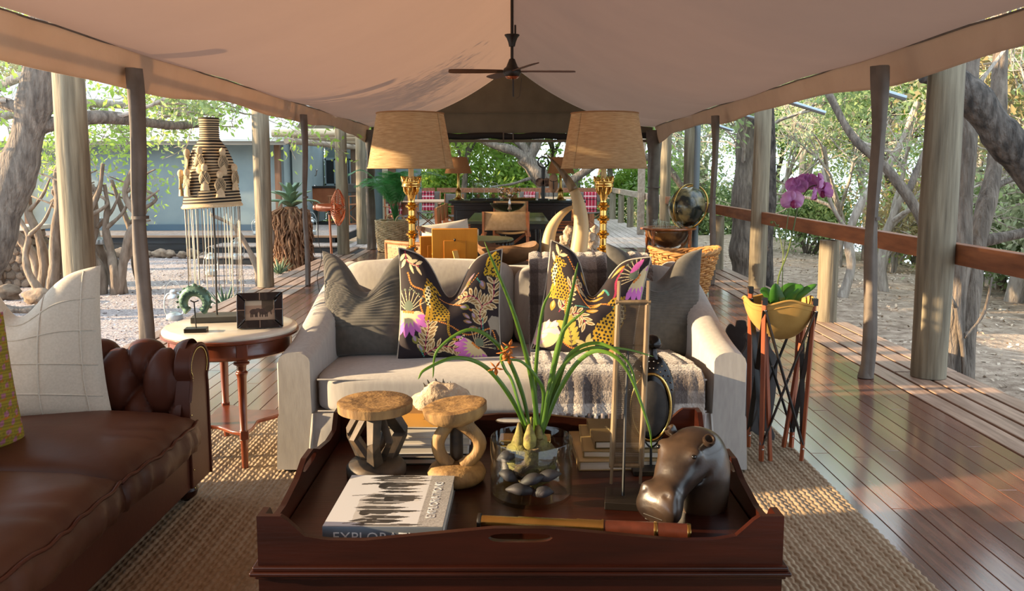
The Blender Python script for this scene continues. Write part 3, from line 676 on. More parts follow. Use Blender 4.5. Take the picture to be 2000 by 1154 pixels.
# far left trunk with overhanging crown
hero('tree','dark-barked leaning tree at the far left beside the stone pillar',
  [('trunk',[(-6.05,8.8,-.3),(-5.75,8.8,.3),(-5.5,8.85,.9),(-5.25,8.9,1.6),(-5.05,8.9,2.3),(-4.95,9,3.2)],.24,.15),
   ('branch',[(-5.75,8.8,.45),(-6.1,8.75,.75),(-6.3,8.7,1.1),(-6.7,8.6,1.6)],.17,.09),
   ('branch',[(-5.2,8.9,1.8),(-4.6,9.2,1.95),(-4.1,9.9,1.9),(-3.9,10.6,1.95)],.09,.035),
   ('branch',[(-5.1,8.9,1.95),(-5.6,9.0,2.1),(-6.2,9.2,2.0)],.08,.03),
   ('low_branch',[(-6.2,8.5,.55),(-5.75,8.45,.45),(-5.5,8.45,.28),(-5.42,8.45,-.02),(-5.0,8.5,-.08),(-4.6,8.7,.15)],.055,.035)],'bark',loc=(-5.9,8.8,-.3),
  twigs=[((-4.6,9.2,1.95),(.5,.3,.1),1.3,.03,3),((-4.3,9.4,1.9),(-.1,.9,-.05),1.2,.03,3),((-5.6,9,2.1),(-.3,.1,.2),1.2,.03,3),((-5.0,9,2.2),(.3,.4,.3),1.4,.03,3),((-5.4,8.9,2.1),(-.6,-.3,.1),1.1,.025,3)],leafspec=(2600,.05,.16,'leaf_a'))
# wide crown hanging over the yard in front of the cabin
hero('tree','thorny grey branches with yellow-green leaves hanging over the yard before the cabin',
  [('trunk',[(-10.6,12.6,-.3),(-10.3,12.6,.8),(-9.8,12.6,1.6),(-9.0,12.6,2.2),(-8.0,12.5,2.5)],.2,.11),
   ('branch',[(-9.0,12.6,2.2),(-7.8,12.3,2.15),(-6.6,12.3,2.35),(-5.4,12.4,2.3),(-4.4,12.6,2.2)],.1,.03),
   ('branch',[(-8.0,12.5,2.5),(-6.8,12.0,2.75),(-5.4,11.8,2.7),(-4.2,11.9,2.5)],.09,.03)],'bark_pale',loc=(-10.6,12.6,-.3),
  twigs=[((-7.9+.55*k,12.3+.1*math.sin(k),2.28),(.5,rg.uniform(-.5,.3),rg.uniform(-.25,.1)),1.15,.022,3) for k in range(7)]+[((-6.9+.5*k,11.9,2.7),(.4,rg.uniform(-.5,.3),rg.uniform(-.3,.1)),1.1,.022,3) for k in range(6)],leafspec=(5200,.05,.15,'leaf_c'))
# right side heroes
hero('tree','large dark flaky trunk leaning across the top right corner',
  [('trunk',[(5.5,5.8,-.5),(4.95,6.0,.3),(4.4,6.2,.92),(3.96,6.3,1.36),(3.7,6.3,1.65),(3.47,6.3,1.92),(3.27,6.32,2.12),(3.1,6.4,2.5)],.17,.1),
   ('branch',[(3.5,6.3,1.88),(3.25,6.25,2.02),(3.05,6.2,2.05)],.07,.05)],'bark_black',loc=(5.5,5.8,-.5),
  twigs=[((4.4,6.2,.95),(.5,.5,.3),1.1,.025,3),((3.9,6.3,1.45),(.5,.5,.4),1.1,.025,3)],leafspec=(900,.035,.2,'leaf_b'))
hero('tree','pale forked tree trunks just behind the near right post',
  [('trunk',[(3.66,6.75,-.45),(3.68,6.75,.3),(3.72,6.8,1.1),(3.74,6.85,2.0),(3.8,6.9,3.2)],.11,.08),
   ('trunk',[(3.85,6.85,-.45),(3.9,6.9,.2),(4.0,7.0,.8),(4.15,7.1,1.4),(4.2,7.2,2.2),(4.25,7.3,3.2)],.085,.06),
   ('branch',[(4.0,7.0,.75),(4.7,6.95,.9),(5.1,6.9,.95),(5.6,6.9,.9)],.05,.025),
   ('branch',[(4.1,7.05,1.2),(4.4,7.1,1.3),(4.9,7.2,1.2)],.03,.015)],'bark',loc=(3.75,6.8,-.5),
  twigs=[((5.0,6.9,.95),(.5,0,.1),1.0,.02,2),((4.15,7.1,1.4),(.6,.1,.4),1.2,.025,3),((3.74,6.9,1.8),(.4,.3,.4),1.2,.02,3)],leafspec=(500,.03,.2,'leaf_b'))
hero('tree','dark slender trunk standing just behind the orchid post',
  [('trunk',[(3.35,10.7,-.5),(3.33,10.7,.5),(3.36,10.75,1.4),(3.3,10.8,2.4),(3.35,10.8,3.4)],.1,.075),('branch',[(3.32,10.8,1.8),(3.1,11,2.1),(2.9,11.4,2.3)],.035,.02)],'bark_black',loc=(3.35,10.7,-.5))
hero('tree','broad flaring trunk behind the low rail right of the globe',
  [('trunk',[(3.98,13.6,-.6),(3.93,13.6,-.2),(3.88,13.6,.4),(3.86,13.6,1.2),(3.9,13.65,2.2),(3.95,13.7,3.2)],.3,.14)],'bark',loc=(3.98,13.6,-.6),
  twigs=[((3.9,13.6,1.3),(-.4,-.2,.6),1.4,.04,3),((3.9,13.6,1.8),(.5,-.3,.4),1.5,.04,3)],leafspec=(2200,.06,.22,'leaf_a'))
hero('tree','thin crooked grey sapling in the litter behind the orchid stem',
  [('trunk',[(4.6,11.4,-.55),(4.75,11.4,.0),(4.7,11.4,.5),(4.95,11.4,1.1),(5.3,11.4,1.6),(5.6,11.5,2.3)],.07,.04),('branch',[(4.72,11.4,.45),(4.4,11.3,.9),(4.25,11.3,1.4)],.035,.02)],'bark_pale',loc=(4.6,11.4,-.55))
hero('tree','arching grey sapling bending over the right handrail view',
  [('trunk',[(4.9,9.2,-.5),(4.75,9.2,.2),(4.65,9.3,.8),(4.3,9.4,1.35),(3.95,9.6,1.75),(3.7,9.8,2.3)],.075,.04),('branch',[(4.5,9.35,1.1),(4.7,9.4,1.6),(5.0,9.5,2.1)],.04,.02)],'bark',loc=(4.9,9.2,-.5),
  twigs=[((4.0,9.6,1.7),(.6,.2,.1),1.2,.02,3),((4.65,9.3,.8),(.7,.1,.2),1.1,.02,3)],leafspec=(700,.035,.18,'leaf_a'))
hero('dead_branch','bare forked dead sapling standing in leaf litter below the right handrail',
  [('stem',[(3.75,6.6,-.5),(3.7,6.6,-.1),(3.62,6.6,.25)],.025,.018),('fork',[(3.7,6.6,0),(3.85,6.6,.2),(3.9,6.6,.5)],.018,.008),('fork',[(3.62,6.6,.25),(3.5,6.6,.5),(3.52,6.6,.7)],.016,.007)],'bark',cat='branch',loc=(3.75,6.6,-.5))
hero('dead_branch','fallen pale forked branch lying on leaf litter outside the near right post',
  [('stem',[(4.1,6.0,-.42),(4.6,6.2,-.36),(5.2,6.1,-.4)],.02,.012),('fork',[(4.6,6.2,-.36),(4.8,6.5,-.3)],.012,.006)],'bark_pale',cat='branch',loc=(4.1,6.0,-.45))
# big tree right behind the deck
hero('tree','large forking tree behind the black bar counter',
  [('trunk',[(1.35,25.2,-1.0),(1.25,25.2,.2),(1.0,25.2,.95),(.62,25.2,1.5),(.35,25.2,1.8)],.32,.24),
   ('limb',[(.45,25.2,1.7),(.05,25.1,1.98),(-.7,25.0,2.2),(-1.6,24.9,2.75),(-2.8,24.8,3.0)],.17,.06),
   ('limb',[(.5,25.2,1.75),(.35,25.2,2.1),(-.1,25.2,2.5),(-.4,25.3,3.2)],.15,.08),
   ('limb',[(.55,25.2,1.75),(.75,25.2,2.2),(.95,25.2,2.8),(1.0,25.2,3.6)],.17,.1),
   ('limb',[(.75,25.2,1.2),(.4,25.0,1.1),(0,24.8,.98),(-.6,24.7,.9)],.06,.025),
   ('limb',[(1.2,25.2,.7),(2.0,25.0,1.2),(2.8,24.9,1.75),(3.6,24.8,1.9),(4.6,24.8,1.5),(5.2,24.8,.8)],.14,.1)],'bark',loc=(1.35,25.2,-1.0),
  twigs=[((-1.6,24.9,2.7),(-.3,.2,.4),1.8,.04,3),((-.2,25.2,2.6),(-.2,.2,.5),1.8,.04,3),((1,25.2,3),(.2,.2,.6),1.8,.04,3),((3,24.9,1.8),(.2,0,.8),1.8,.04,3)],leafspec=(7000,.085,.35,'leaf_c'))

# open-crowned tree west of the tent whose branches dapple the low sun
TK[0].put((-15,-3.2,-.25),1.0,1.1,'leafy tree west of the tent beyond the leather sofa')
# ================================================================== RUG
def rug():
    x0,x1,y0,y1=-2.55,1.385,.6,4.42; pitch=.021; sub=6
    nx=int((x1-x0)/pitch*4); ny=int((y1-y0)/.0115)
    xs=np.linspace(x0,x1,nx); ys=np.linspace(y0,y1,ny); X,Y=np.meshgrid(xs,ys,indexing='ij')
    row=np.floor((X-x0)/pitch); fx=(X-x0)/pitch-row
    ph=Y/.046+.5*(row%2)+.15*np.sin(row*7.3)
    z=.006+.0085*np.sin(PI*fx)**.7*(.55+.45*np.abs(np.sin(PI*ph)))+.0018*np.sin(row*1.7+Y*3)
    e=np.minimum.reduce([X-x0,x1-X,Y-y0,y1-Y]); z=np.where(e<.006,.001,z)
    xs2=X+.004*np.sin(ph*2*PI)
    co=np.stack([xs2,Y,z],-1).reshape(-1,3)
    return np_mesh('jute_rug',co,grid_quads(nx,ny),MT['jute'])
o=bpy.data.objects.new('jute_rug',rug()); link(o); o.location=(0,0,.0)
tag(o,'chunky woven natural jute rug under the sofas and tray table','rug')

# ================================================================== CUSHIONS
def cushion_fn(w,h,t,chop=0,cw=.42,slump=0,ear=.05,seedp=0):
    def f(u,v,side):
        a=2*u-1; b=2*v-1
        px=1-ear*(1-b*b) ; pz=1-ear*(1-a*a)
        x=a*w/2*px*(1+slump*(.5-v)); z=h/2+b*h/2*pz
        th=t/2*((1-a**2)*(1-b**2)+1e-9)**.42
        if chop:
            g=math.exp(-(a/cw)**2); k=max(0,(v-.35)/.65)**1.6
            z-=chop*g*k; th*=1-.35*g*k
            z+=.25*chop*(1-g)*k*abs(a)
        th+=.004*math.sin(9*a+seedp)*math.sin(7*b+2*seedp)*(1-a*a)*(1-b*b)
        return Vector((x,side*th,z))
    return f
def cushion(name,label,w,h,t,mat,loc,rz=0,tilt=0,roll=0,chop=0,cw=.42,n=60,img=None,piping=None,group='cushions',ear=.05,slump=0,pleats=None,backmat=None,seedp=0):
    f=cushion_fn(w,h,t,chop,cw,slump,ear,seedp)
    root=thing(name,label,'cushion',loc,group=group); root.rotation_mode='XYZ'
    root.matrix_world=Matrix.Translation(loc)@Matrix.Rotation(rz,4,'Z')@Matrix.Rotation(tilt,4,'X')@Matrix.Rotation(roll,4,'Y')
    us=np.linspace(0,1,n)
    def face(side):
        co=np.array([f(u,v,side) for u in us for v in us])
        if pleats and side<0:
            p0,p1,cnt=pleats
            for i,u in enumerate(us):
                for j,v in enumerate(us):
                    if p0<v<p1 and .03<u<.97:
                        ph=(v-p0)/(p1-p0)*cnt; co[i*n+j,1]-=.009*(1-(ph%1))
        col=None
        if img is not None and side<0:
            col=img.a[np.clip((np.tile(us,n)*img.h).astype(int),0,img.h-1),np.clip((np.repeat(us,n)*img.w).astype(int),0,img.w-1)]
        return co,col
    co,col=face(-1); q=grid_quads(n,n)[:, ::1]
    o=bpy.data.objects.new('front_cover',np_mesh('front_cover',co,q,mat,col)); link(o,root)
    co,_=face(1); o=bpy.data.objects.new('back_cover',np_mesh('back_cover',co,q[:, ::-1],backmat or mat if img is None else (backmat or MT['slate_cloth']))); link(o,root)
    if piping:
        loop=[f(u,0,0) for u in np.linspace(0,1,26)]+[f(1,v,0) for v in np.linspace(0,1,26)[1:]]+[f(u,1,0) for u in np.linspace(1,0,40)[1:]]+[f(0,v,0) for v in np.linspace(1,0,26)[1:-1]]
        m=MB(); m.tube(loop,.0055,6,closed=True); m.build('piping',piping,root,smooth=180)
    return root,f
def leopard(im,x,y,s,fl=1,tail=True):
    Y_=lin('#b08a1c'); YD=lin('#8f6a14'); WH=lin('#d8cfa8'); BK=lin('#15100c')
    T=lambda pts:[(x+fl*s*a,y+s*b) for a,b in pts]
    body=T([(.02,.62),(.06,.78),(.1,.9),(.2,.97),(.33,.94),(.42,.88),(.45,.83),(.38,.79),(.3,.76),(.34,.66),(.46,.54),(.58,.38),(.64,.2),(.62,.06),(.52,-.02),(.3,-.01),(.16,0),(.05,.05),(.08,.1),(.16,.14),(.13,.3),(.06,.46)])
    m=im.poly(body,Y_)
    ch=im.poly(T([(.06,.6),(.1,.78),(.17,.82),(.2,.66),(.17,.46),(.2,.3),(.15,.25),(.1,.42)]),WH)
    m|=ch
    # rosettes
    k=.036*s/.5; rs=random.Random(int(x*1000)+3); gx=np.arange(x-.9*s,x+.9*s,k*1.12)
    for i,yy in enumerate(np.arange(y-.1*s,y+1.05*s,k*.98)):
        for xx in gx:
            cx_=xx+(i%2)*k*.55+rs.uniform(-.2,.2)*k; cy_=yy+rs.uniform(-.2,.2)*k
            d=((im.X-cx_)**2+(im.Y-cy_)**2<(k*.36)**2)&m; im.a[d]=BK
    if tail:
        tp=smoothpath(T([(.6,.1),(.6,-.12),(.62,-.3),(.72,-.42),(.86,-.42),(.95,-.34)]),5); im.line(tp,.045*s,Y_); im.beads(tp,.013*s,.045*s,BK); im.line(tp[-7:],.045*s,WH); im.beads(tp[-7:],.018*s,.06*s,BK)
    im.disc(*T([(.34,.88)])[0],.018*s,BK); im.disc(*T([(.13,.95)])[0],.03*s,YD)
    im.line(T([(.14,.3),(.1,.02)]),.07*s,Y_); im.line(T([(.22,.3),(.2,.0)]),.06*s,lin('#b0861c'))
def sprig(im,pts,cs,L,wd,cl,cl2=None,step=3,r=.006):
    sp=smoothpath(pts,6); im.beads(sp,r,.016,cs)
    for i in range(1,len(sp)-1,step):
        d=np.array(sp[i+1])-np.array(sp[i-1]); a=math.atan2(d[1],d[0])
        for sgn in (1,-1): im.leaf(sp[i][0],sp[i][1],L,wd,a+sgn*.8,cl,cl2)
    im.beads(sp,r,.016,cs)
def flower(im,x,y,s,ang):
    PK=lin('#c06ab8'); CR=lin('#c9b890'); OR=lin('#c4762a'); DG=lin('#5f6a58')
    for k in range(-4,5):
        a=ang+PI+k*.33; im.leaf(x,y,s*.95,s*.13,a,CR); im.leaf(x+math.cos(a)*s*.4,y+math.sin(a)*s*.4,s*.62,s*.12,a,PK)
    for k in range(-4,5):
        a=ang+k*.24; im.line([(x,y),(x+math.cos(a)*s*.8,y+math.sin(a)*s*.8)],.006,CR); im.disc(x+math.cos(a)*s*.82,y+math.sin(a)*s*.82,.011,DG)
    im.leaf(x,y,s*.45,s*.2,ang,DG); im.beads([(x-s*.2*math.sin(ang),y+s*.2*math.cos(ang)),(x-.05*s*math.cos(ang),y),(x+s*.2*math.sin(ang),y-s*.2*math.cos(ang))],.012,.024,OR)
def jungle_print(variant):
    im=Img(230,230,lin('#1c1117')); PKR=lin('#a83050'); OR=lin('#c47a30'); CR=lin('#cdbb92'); BR=lin('#8a6a42'); TQ=lin('#3f9a8c'); GN=lin('#7c7a34'); LV=lin('#9a86a0')
    im.a+=0
    def vine(p,c,r=.007): im.beads(smoothpath(p,6),r,.02,c)
    if variant==0:
        sprig(im,[(.06,.98),(.08,.9),(.2,.88)],PKR,.1,.014,CR); vine([(.08,.8),(.12,.7),(.25,.66),(.2,.55),(.24,.42)],OR,.009); vine([(.1,.68),(.22,.58)],CR,.005)
        sprig(im,[(.26,.04),(.27,.2),(.29,.32),(.25,.44)],PKR,.12,.02,CR,BR,2); sprig(im,[(.26,.04),(.4,.12),(.55,.1),(.62,.04)],PKR,.1,.017,CR,BR,2)
        sprig(im,[(.82,.32),(.8,.45),(.82,.52),(.74,.62),(.6,.68)],PKR,.11,.018,CR,BR,2); sprig(im,[(.82,.52),(.93,.58),(.94,.74)],PKR,.11,.018,CR,BR,2)
        vine([(.4,.68),(.5,.66),(.62,.56),(.72,.48)],OR,.009); vine([(.36,.38),(.5,.33),(.66,.24),(.8,.27),(.92,.3),(.98,.1)],OR,.008); vine([(.56,.74),(.7,.78),(.78,.84)],OR,.006)
        for a in ((.6,.56,.11,.03,-.5),(.72,.46,.09,.025,-1.0),(.7,.4,.1,.02,2.4),(.72,.36,.09,.02,2.9),(.8,.76,.1,.03,-1.1),(.68,.3,.1,.025,.1),(.14,.24,.1,.03,-1.1),(.2,.14,.1,.025,-.9),(.6,.76,.12,.025,.5),(.74,.86,.1,.02,3.6)): im.leaf(*a,GN if a[0]<.66 else BR); im.leaf(a[0],a[1],a[2]*.7,a[3]*.5,a[4],LV)
        flower(im,.08,.46,.24,1.5); flower(im,.76,.13,.22,.9); vine([(.8,.74),(.76,.8)],TQ); vine([(.83,.3),(.83,.42)],TQ); vine([(.22,.1),(.26,.02)],TQ)
        leopard(im,.22,.38,.44,1)
        m=im.poly([(.82,.8),(.86,.95),(.95,1.0),(1,.9),(.98,.76),(.92,.78)],lin('#b8961c')); rs=random.Random(4)
        for _ in range(90):
            d=((im.X-rs.uniform(.82,1))**2+(im.Y-rs.uniform(.74,1))**2<.0085**2)&m; im.a[d]=lin('#15100c')
        im.poly([(.88,.38),(.92,.43),(1,.42),(1,.22),(.96,.3),(.92,.3),(.9,.22),(.9,.32)],lin('#8d8678'))
    else:
        sprig(im,[(.06,.8),(.12,.95)],CR,.1,.016,CR); vine([(.2,.92),(.3,.84),(.42,.8)],OR,.008); vine([(.28,.88),(.36,.74)],OR,.006)
        sprig(im,[(.2,.4),(.26,.55),(.28,.68),(.38,.76)],PKR,.1,.017,CR,BR,2); sprig(im,[(.3,.36),(.4,.42),(.5,.32)],PKR,.11,.018,CR,BR,2)
        vine([(.76,.92),(.72,.8),(.74,.66),(.7,.56)],PKR,.012); vine([(.6,.84),(.68,.66)],TQ,.008); vine([(.74,.55),(.78,.42)],TQ,.008); vine([(.7,.56),(.56,.6),(.48,.58)],OR,.009); vine([(.36,.5),(.46,.54),(.58,.56)],TQ,.007)
        vine([(.3,.72),(.42,.64),(.52,.54)],OR,.01); vine([(.26,.14),(.4,.06),(.6,.1),(.74,.02)],OR,.009); vine([(.72,.2),(.8,.3)],TQ,.007)
        for a in ((.56,.84,.1,.03,-1.0),(.5,.72,.13,.03,-.3),(.44,.68,.1,.03,.6),(.62,.6,.12,.03,3.6),(.6,.5,.13,.03,3.3),(.54,.8,.1,.03,2.5),(.66,.9,.12,.025,.4),(.36,.92,.09,.03,1.0),(.12,.5,.1,.03,-1.6),(.76,.1,.1,.03,.4)): im.leaf(*a,lin('#a07a1c')); im.leaf(a[0],a[1],a[2]*.7,a[3]*.5,a[4],lin('#c99a60'))
        flower(im,.92,.82,.22,2.6); im.leaf(.84,.86,.16,.03,.9,lin('#c05aa0')); 
        m=im.disc(.12,.16,.13,lin('#cdb890')); sprig(im,[(.02,.02),(.08,.2),(.2,.24)],CR,.1,.02,lin('#d8a8b8'),None,2)
        leopard(im,.03,.52,.38,1,True); leopard(im,.9,.16,.5,-1,False)
        sprig(im,[(.4,.06),(.36,.2),(.3,.3)],BR,.12,.022,lin('#a89a3c'),None,2); sprig(im,[(.6,.02),(.52,.14)],BR,.12,.022,lin('#b8a868'),None,2)
    return im
def solid_T(w=200): return Img(w,w,(.3,.3,.3))

# white grid-seamed cushion, mustard patterned cushion on the leather sofa
r_,f_=cushion('cushion','large white linen cushion with raised grid seams on the leather sofa',.62,.565,.2,MT['white_linen'],(-1.87,2.98,.415),rz=R(14),tilt=R(-14),roll=R(3),chop=.15,cw=.36,n=56,group='cushions on the leather sofa',ear=.06,slump=.26)
for k in (.14,.42,.66,.9):
    m=MB(); m.tube([f_(k,v,-1)+Vector((0,-.001,0)) for v in np.linspace(.02,.98,30)],.0032,5); m.build('seam_ridge',MT['white_linen'],r_,smooth=180)
for k in (.17,.38,.6,.8):
    m=MB(); m.tube([f_(u,k,-1)+Vector((0,-.001,0)) for u in np.linspace(.02,.98,30)],.0032,5); m.build('seam_ridge',MT['white_linen'],r_,smooth=180)
im=Img(160,160,lin('#8f7f1c')); rs=random.Random(2)
for i in range(15):
    for j in range(12):
        x=.05+j*.085+(i%2)*.042; y=.03+i*.068; im.leaf(x,y,.05,.017,1.2,lin('#a8697c')); im.line([(x-.02,y-.012),(x+.02,y-.006)],.008,lin('#b0651c'))
im.a*=(.82+.18*np.sign(np.sin(im.Y*260)+.4*np.sin(im.X*240)))[...,None]
cushion('cushion','mustard cushion with pink petal motif at the left edge on the leather sofa',.5,.46,.18,MT['print'],(-1.79,2.5,.425),rz=R(58),tilt=R(-12),n=110,img=im,group='cushions on the leather sofa',backmat=MT['mustard'])

# ================================================================== LEATHER SOFA (chesterfield)
CH=thing('leather_sofa','brown buttoned leather sofa with rolled arm at the left','sofa',(-1.75,2.3,0))
chx,chy,_=CH.location
def chp(m,name,mat,**k):
    m.v=[(a-chx,b-chy,c) for a,b,c in m.v]; return m.build(name,mat,CH,**k)
FX=-1.275   # front plane
m=MB(); m.box(-2.2,FX,1.0,3.3,.09,.27); chp(m,'base_rail',MT['leather'],bevel=.012,bseg=3)
m=MB(); m.tube([(FX+.002,1.0+.1*k,.268) for k in range(22)],.007,8); chp(m,'base_piping',MT['leather'])
def seat(y0,y1,name='seat_cushion'):
    m=MB(); n=34
    def top(u,v):
        a=2*u-1;b=2*v-1; x=-2.1+(FX+.035+2.1)*u; y=y0+(y1-y0)*v
        e=((1-abs(a)**8)*(1-abs(b)**8)+1e-9)**.5
        wr=.006*math.sin(30*u+8*math.sin(v*6))*max(0,(u-.75)*3)+.004*math.sin(13*v+5*u)
        return Vector((x+.02*(1-b*b)*max(0,a),y,.375+.055*e+.03*(1-a*a)*(1-b*b)+wr))
    m.grid(top,n,n)
    def side(u,v):  # front + ends skirt loop
        peri=[]
        return None
    # border: perimeter swept from top edge down
    per=[top(u,0) for u in np.linspace(0,1,n)]+[top(1,v) for v in np.linspace(0,1,n)[1:]]+[top(u,1) for u in np.linspace(1,0,n)[1:]]
    rows=[]; cy_=(y0+y1)/2
    for k,(dz,bul) in enumerate(((0,0),(-.02,.012),(-.055,.02),(-.09,.012),(-.105,0))):
        row=[]
        for i,p in enumerate(per):
            t=i/(len(per)-1); ox=bul if .3<t<.7 else 0; oy=(-bul if t<.33 else (bul if t>.67 else 0))
            wr=.006*math.sin(i*.8+k*.6+2*math.sin(i*.31))*(1 if 0<k<4 else 0)
            row.append(Vector((p.x+ox+ (wr if .3<t<.7 else 0),p.y+oy*.3,max(.272,p.z+dz) if k<4 else .272)))
        rows.append(row)
    L=len(per); m.add([p for r in rows for p in r],[(k*L+i,k*L+i+1,(k+1)*L+i+1,(k+1)*L+i) for k in range(4) for i in range(L-1)])
    o=chp(m,name,MT['leather_seat'],smooth=75)
    # piping along the front edge
    m=MB(); pts=[top(1,v)+Vector((.004,0,.002)) for v in np.linspace(0,1,n)]; m.tube(pts,.006,6); m.v=[(a-chx,b-chy,c) for a,b,c in m.v]; m.build('edge_piping',MT['leather'],o,smooth=180)
seat(2.5,3.13); seat(1.78,2.495); seat(1.1,1.775)
# tufted inside face + rolled top of the arm at the far end; arm runs along X, faces -Y
def arm_prof(s):
    """s: 0 at seat, 1 at outer end of roll -> (y offset from inner face, z)"""
    if s<.42:
        t=s/.42; return (.0+.015*t, .30+.22*t)
    a=(s-.42)/.58*R(275); r=.088
    return (.015+r-r*math.cos(a)+0*a, .52+r*math.sin(a)+.05*min(1,a/1.6))
NU,NV=90,70; X0,X1=-2.25,FX-.02
but=[]
for i in range(7):
    for j,sv in enumerate((.12,.4,.68)):
        but.append((i*.19+(.095 if j%2 else 0)-.07, sv))
def arm(u,v):
    x=X0+(X1-X0)*u; y,z=arm_prof(v)
    y2,z2=arm_prof(min(1,v+.01)); y1_,z1_=arm_prof(max(0,v-.01)); tx,tz=y2-y1_,z2-z1_; l=math.hypot(tx,tz)+1e-9; ny,nz=-tz/l,tx/l
    uu=u*.97; d=9; 
    # diamond tufting: distance to nearest button and to pleat lines
    dep=0
    for bx,bv in but:
        dx=(uu-bx)/.095; dv=(v-bv)/.28; q=dx*dx+dv*dv; dep+=.036*math.exp(-q*10)
    k1=((uu+.07)/.19+(v-.12)/.56); k2=((uu+.07)/.19-(v-.12)/.56)
    if v<.86 and v>.02:
        w=min(1,(v-.02)*14)*min(1,(.86-v)*9)
        for k in (k1,k2):
            fr=abs((k+.5)%1-.5); dep+=.016*math.exp(-(fr/.04)**2)*w
        dep-=.026*w*abs(math.sin(PI*k1)*math.sin(PI*k2))**.6
    return Vector((x,3.13+y+ny*(-dep),z+nz*(-dep)))
m=MB(); m.grid(arm,NU*1,NV); chp(m,'tufted_arm',MT['leather'],smooth=180,fix=False)
for bx,bv in but:
    u=bx/.97
    if 0.02<u<.99:
        p=arm(u,bv); m=MB(); m.ball((p.x,p.y-.004,p.z),(.011,.008,.011),10,6); chp(m,'button',MT['leather'])
# outside/back of arm and front end facing
m=MB(); m.box(X0,X1-.0,3.2,3.31,.1,.6); chp(m,'arm_outer',MT['leather'],bevel=.02,bseg=3)
out=[(3.125,.1),(3.315,.1),(3.315,.45)]
for k in range(15):
    a=-R(40)+R(250)*k/14; out.append((3.235+.098*math.cos(a)*1.0,.575+.088*math.sin(a)))
out+= [(3.128,.45)]
mm=Matrix(((0,0,1,0),(1,0,0,0),(0,1,0,0),(0,0,0,1)))
m=MB(); m.prism(out,X1-.03,FX+.012,mm); chp(m,'arm_facing',MT['leather'],bevel=.012,bseg=3)
ring=[(FX+.014,p[0],p[1]) for p in out[1:]]
m=MB(); m.tube(smoothpath(ring,3),.006,6); chp(m,'facing_piping',MT['leather'])
nl=smoothpath([(3.137,.1),(3.139,.45)]+[(3.235+.083*math.cos(R(210)-R(240)*k/10),.575+.073*math.sin(R(210)-R(240)*k/10)) for k in range(11)],5)
m=MB()
for p in nl: m.ball((FX+.014,p[0],p[1]),.0032,6,4)
chp(m,'nail_heads',MT['brass_old'])['kind']='stuff'
# back along the left (mostly outside the frame)
def back(u,v):
    y=.95+2.3*u; s=v; a,z=arm_prof(s); dep=0
    k1=(u/.07+v/.42); k2=(u/.07-v/.42); dep=-.014*abs(math.sin(PI*k1)*math.sin(PI*k2))*min(1,v*8)
    return Vector((-2.1-a+dep*.0-(-dep),y,z))
m=MB(); m.grid(back,80,40); m.box(-2.34,-2.19,.95,3.3,.1,.6); chp(m,'tufted_back',MT['leather'],smooth=60,fix=False)
m=MB(); m.box(-2.25,FX-.01,.86,1.08,.1,.62); chp(m,'near_arm',MT['leather'],bevel=.05,bseg=4)
for x,y in ((-1.34,3.24),(-2.2,3.22),(-1.34,1.0),(-2.2,1.0)):
    m=MB(); m.lathe([(.02,0.012),(.042,.03),(.05,.055),(.04,.085),(.025,.1)],(x,y,0),seg=16); chp(m,'bun_foot',MT['mahogany'])

# ================================================================== CREAM SOFA
SF=thing('slipcovered_sofa','cream slipcovered two-seat sofa with swooping arms in the middle','sofa',(0,4.0,0))
def sfp(m,name,mat,**k):
    m.v=[(a,b-4.0,c) for a,b,c in m.v]; return m.build(name,mat,SF,**k)
def arm_top(y):
    t=max(0,min(1,(y-3.55)/.9)); return .565+.295*(t*t*(3-2*t))
for s in (-1,1):
    m=MB(); ny=34; prof=[]
    def rowpts(y):
        t=max(0,min(1,(y-3.55)/.9)); zt=arm_top(y); xc=s*(.965-.085*t); hw=.078-.012*t; pts=[]
        rr=.07
        pts.append((xc+s*(hw+.014),.022)); pts.append((xc+s*(hw+.004),.26)); pts.append((xc+s*(hw-.002),.272)); pts.append((xc+s*hw,.4)); 
        for k in range(9):
            a=PI*k/8; pts.append((xc+s*hw*math.cos(a),zt-.045+.045*math.sin(a)))
        pts.append((xc-s*hw,.4)); pts.append((xc-s*(hw-.002),.272)); pts.append((xc-s*(hw+.004),.26)); pts.append((xc-s*(hw+.0),.022)); return pts
    ys=[3.56+.92*k/(ny-1) for k in range(ny)]
    ys=[3.545]+ys; vs=[]; fs=[]
    for k,y in enumerate(ys):
        P=rowpts(max(y,3.56))
        if k==0:
            c=(s*.965,.42); P=[(c[0]+(a-c[0])*(.9 if b>.3 else .97),c[1]+(b-c[1])*.955 if b>.3 else b) for a,b in P]
        # front edge rounds over
        if k in (1,2,3): P=[(a,b-(.018,.008,.002)[k-1]*(1 if b>.45 else 0)) for a,b in P]
        vs+=[(a,y,b) for a,b in P]
    n=len(P)
    for k in range(len(ys)-1):
        for i in range(n-1): fs.append((k*n+i,k*n+i+1,(k+1)*n+i+1,(k+1)*n+i))
    fs.append(tuple(range(n))); fs.append(tuple((len(ys)-1)*n+i for i in range(n)))
    m.add(vs,fs); sfp(m,'arm',MT['linen'],smooth=50)
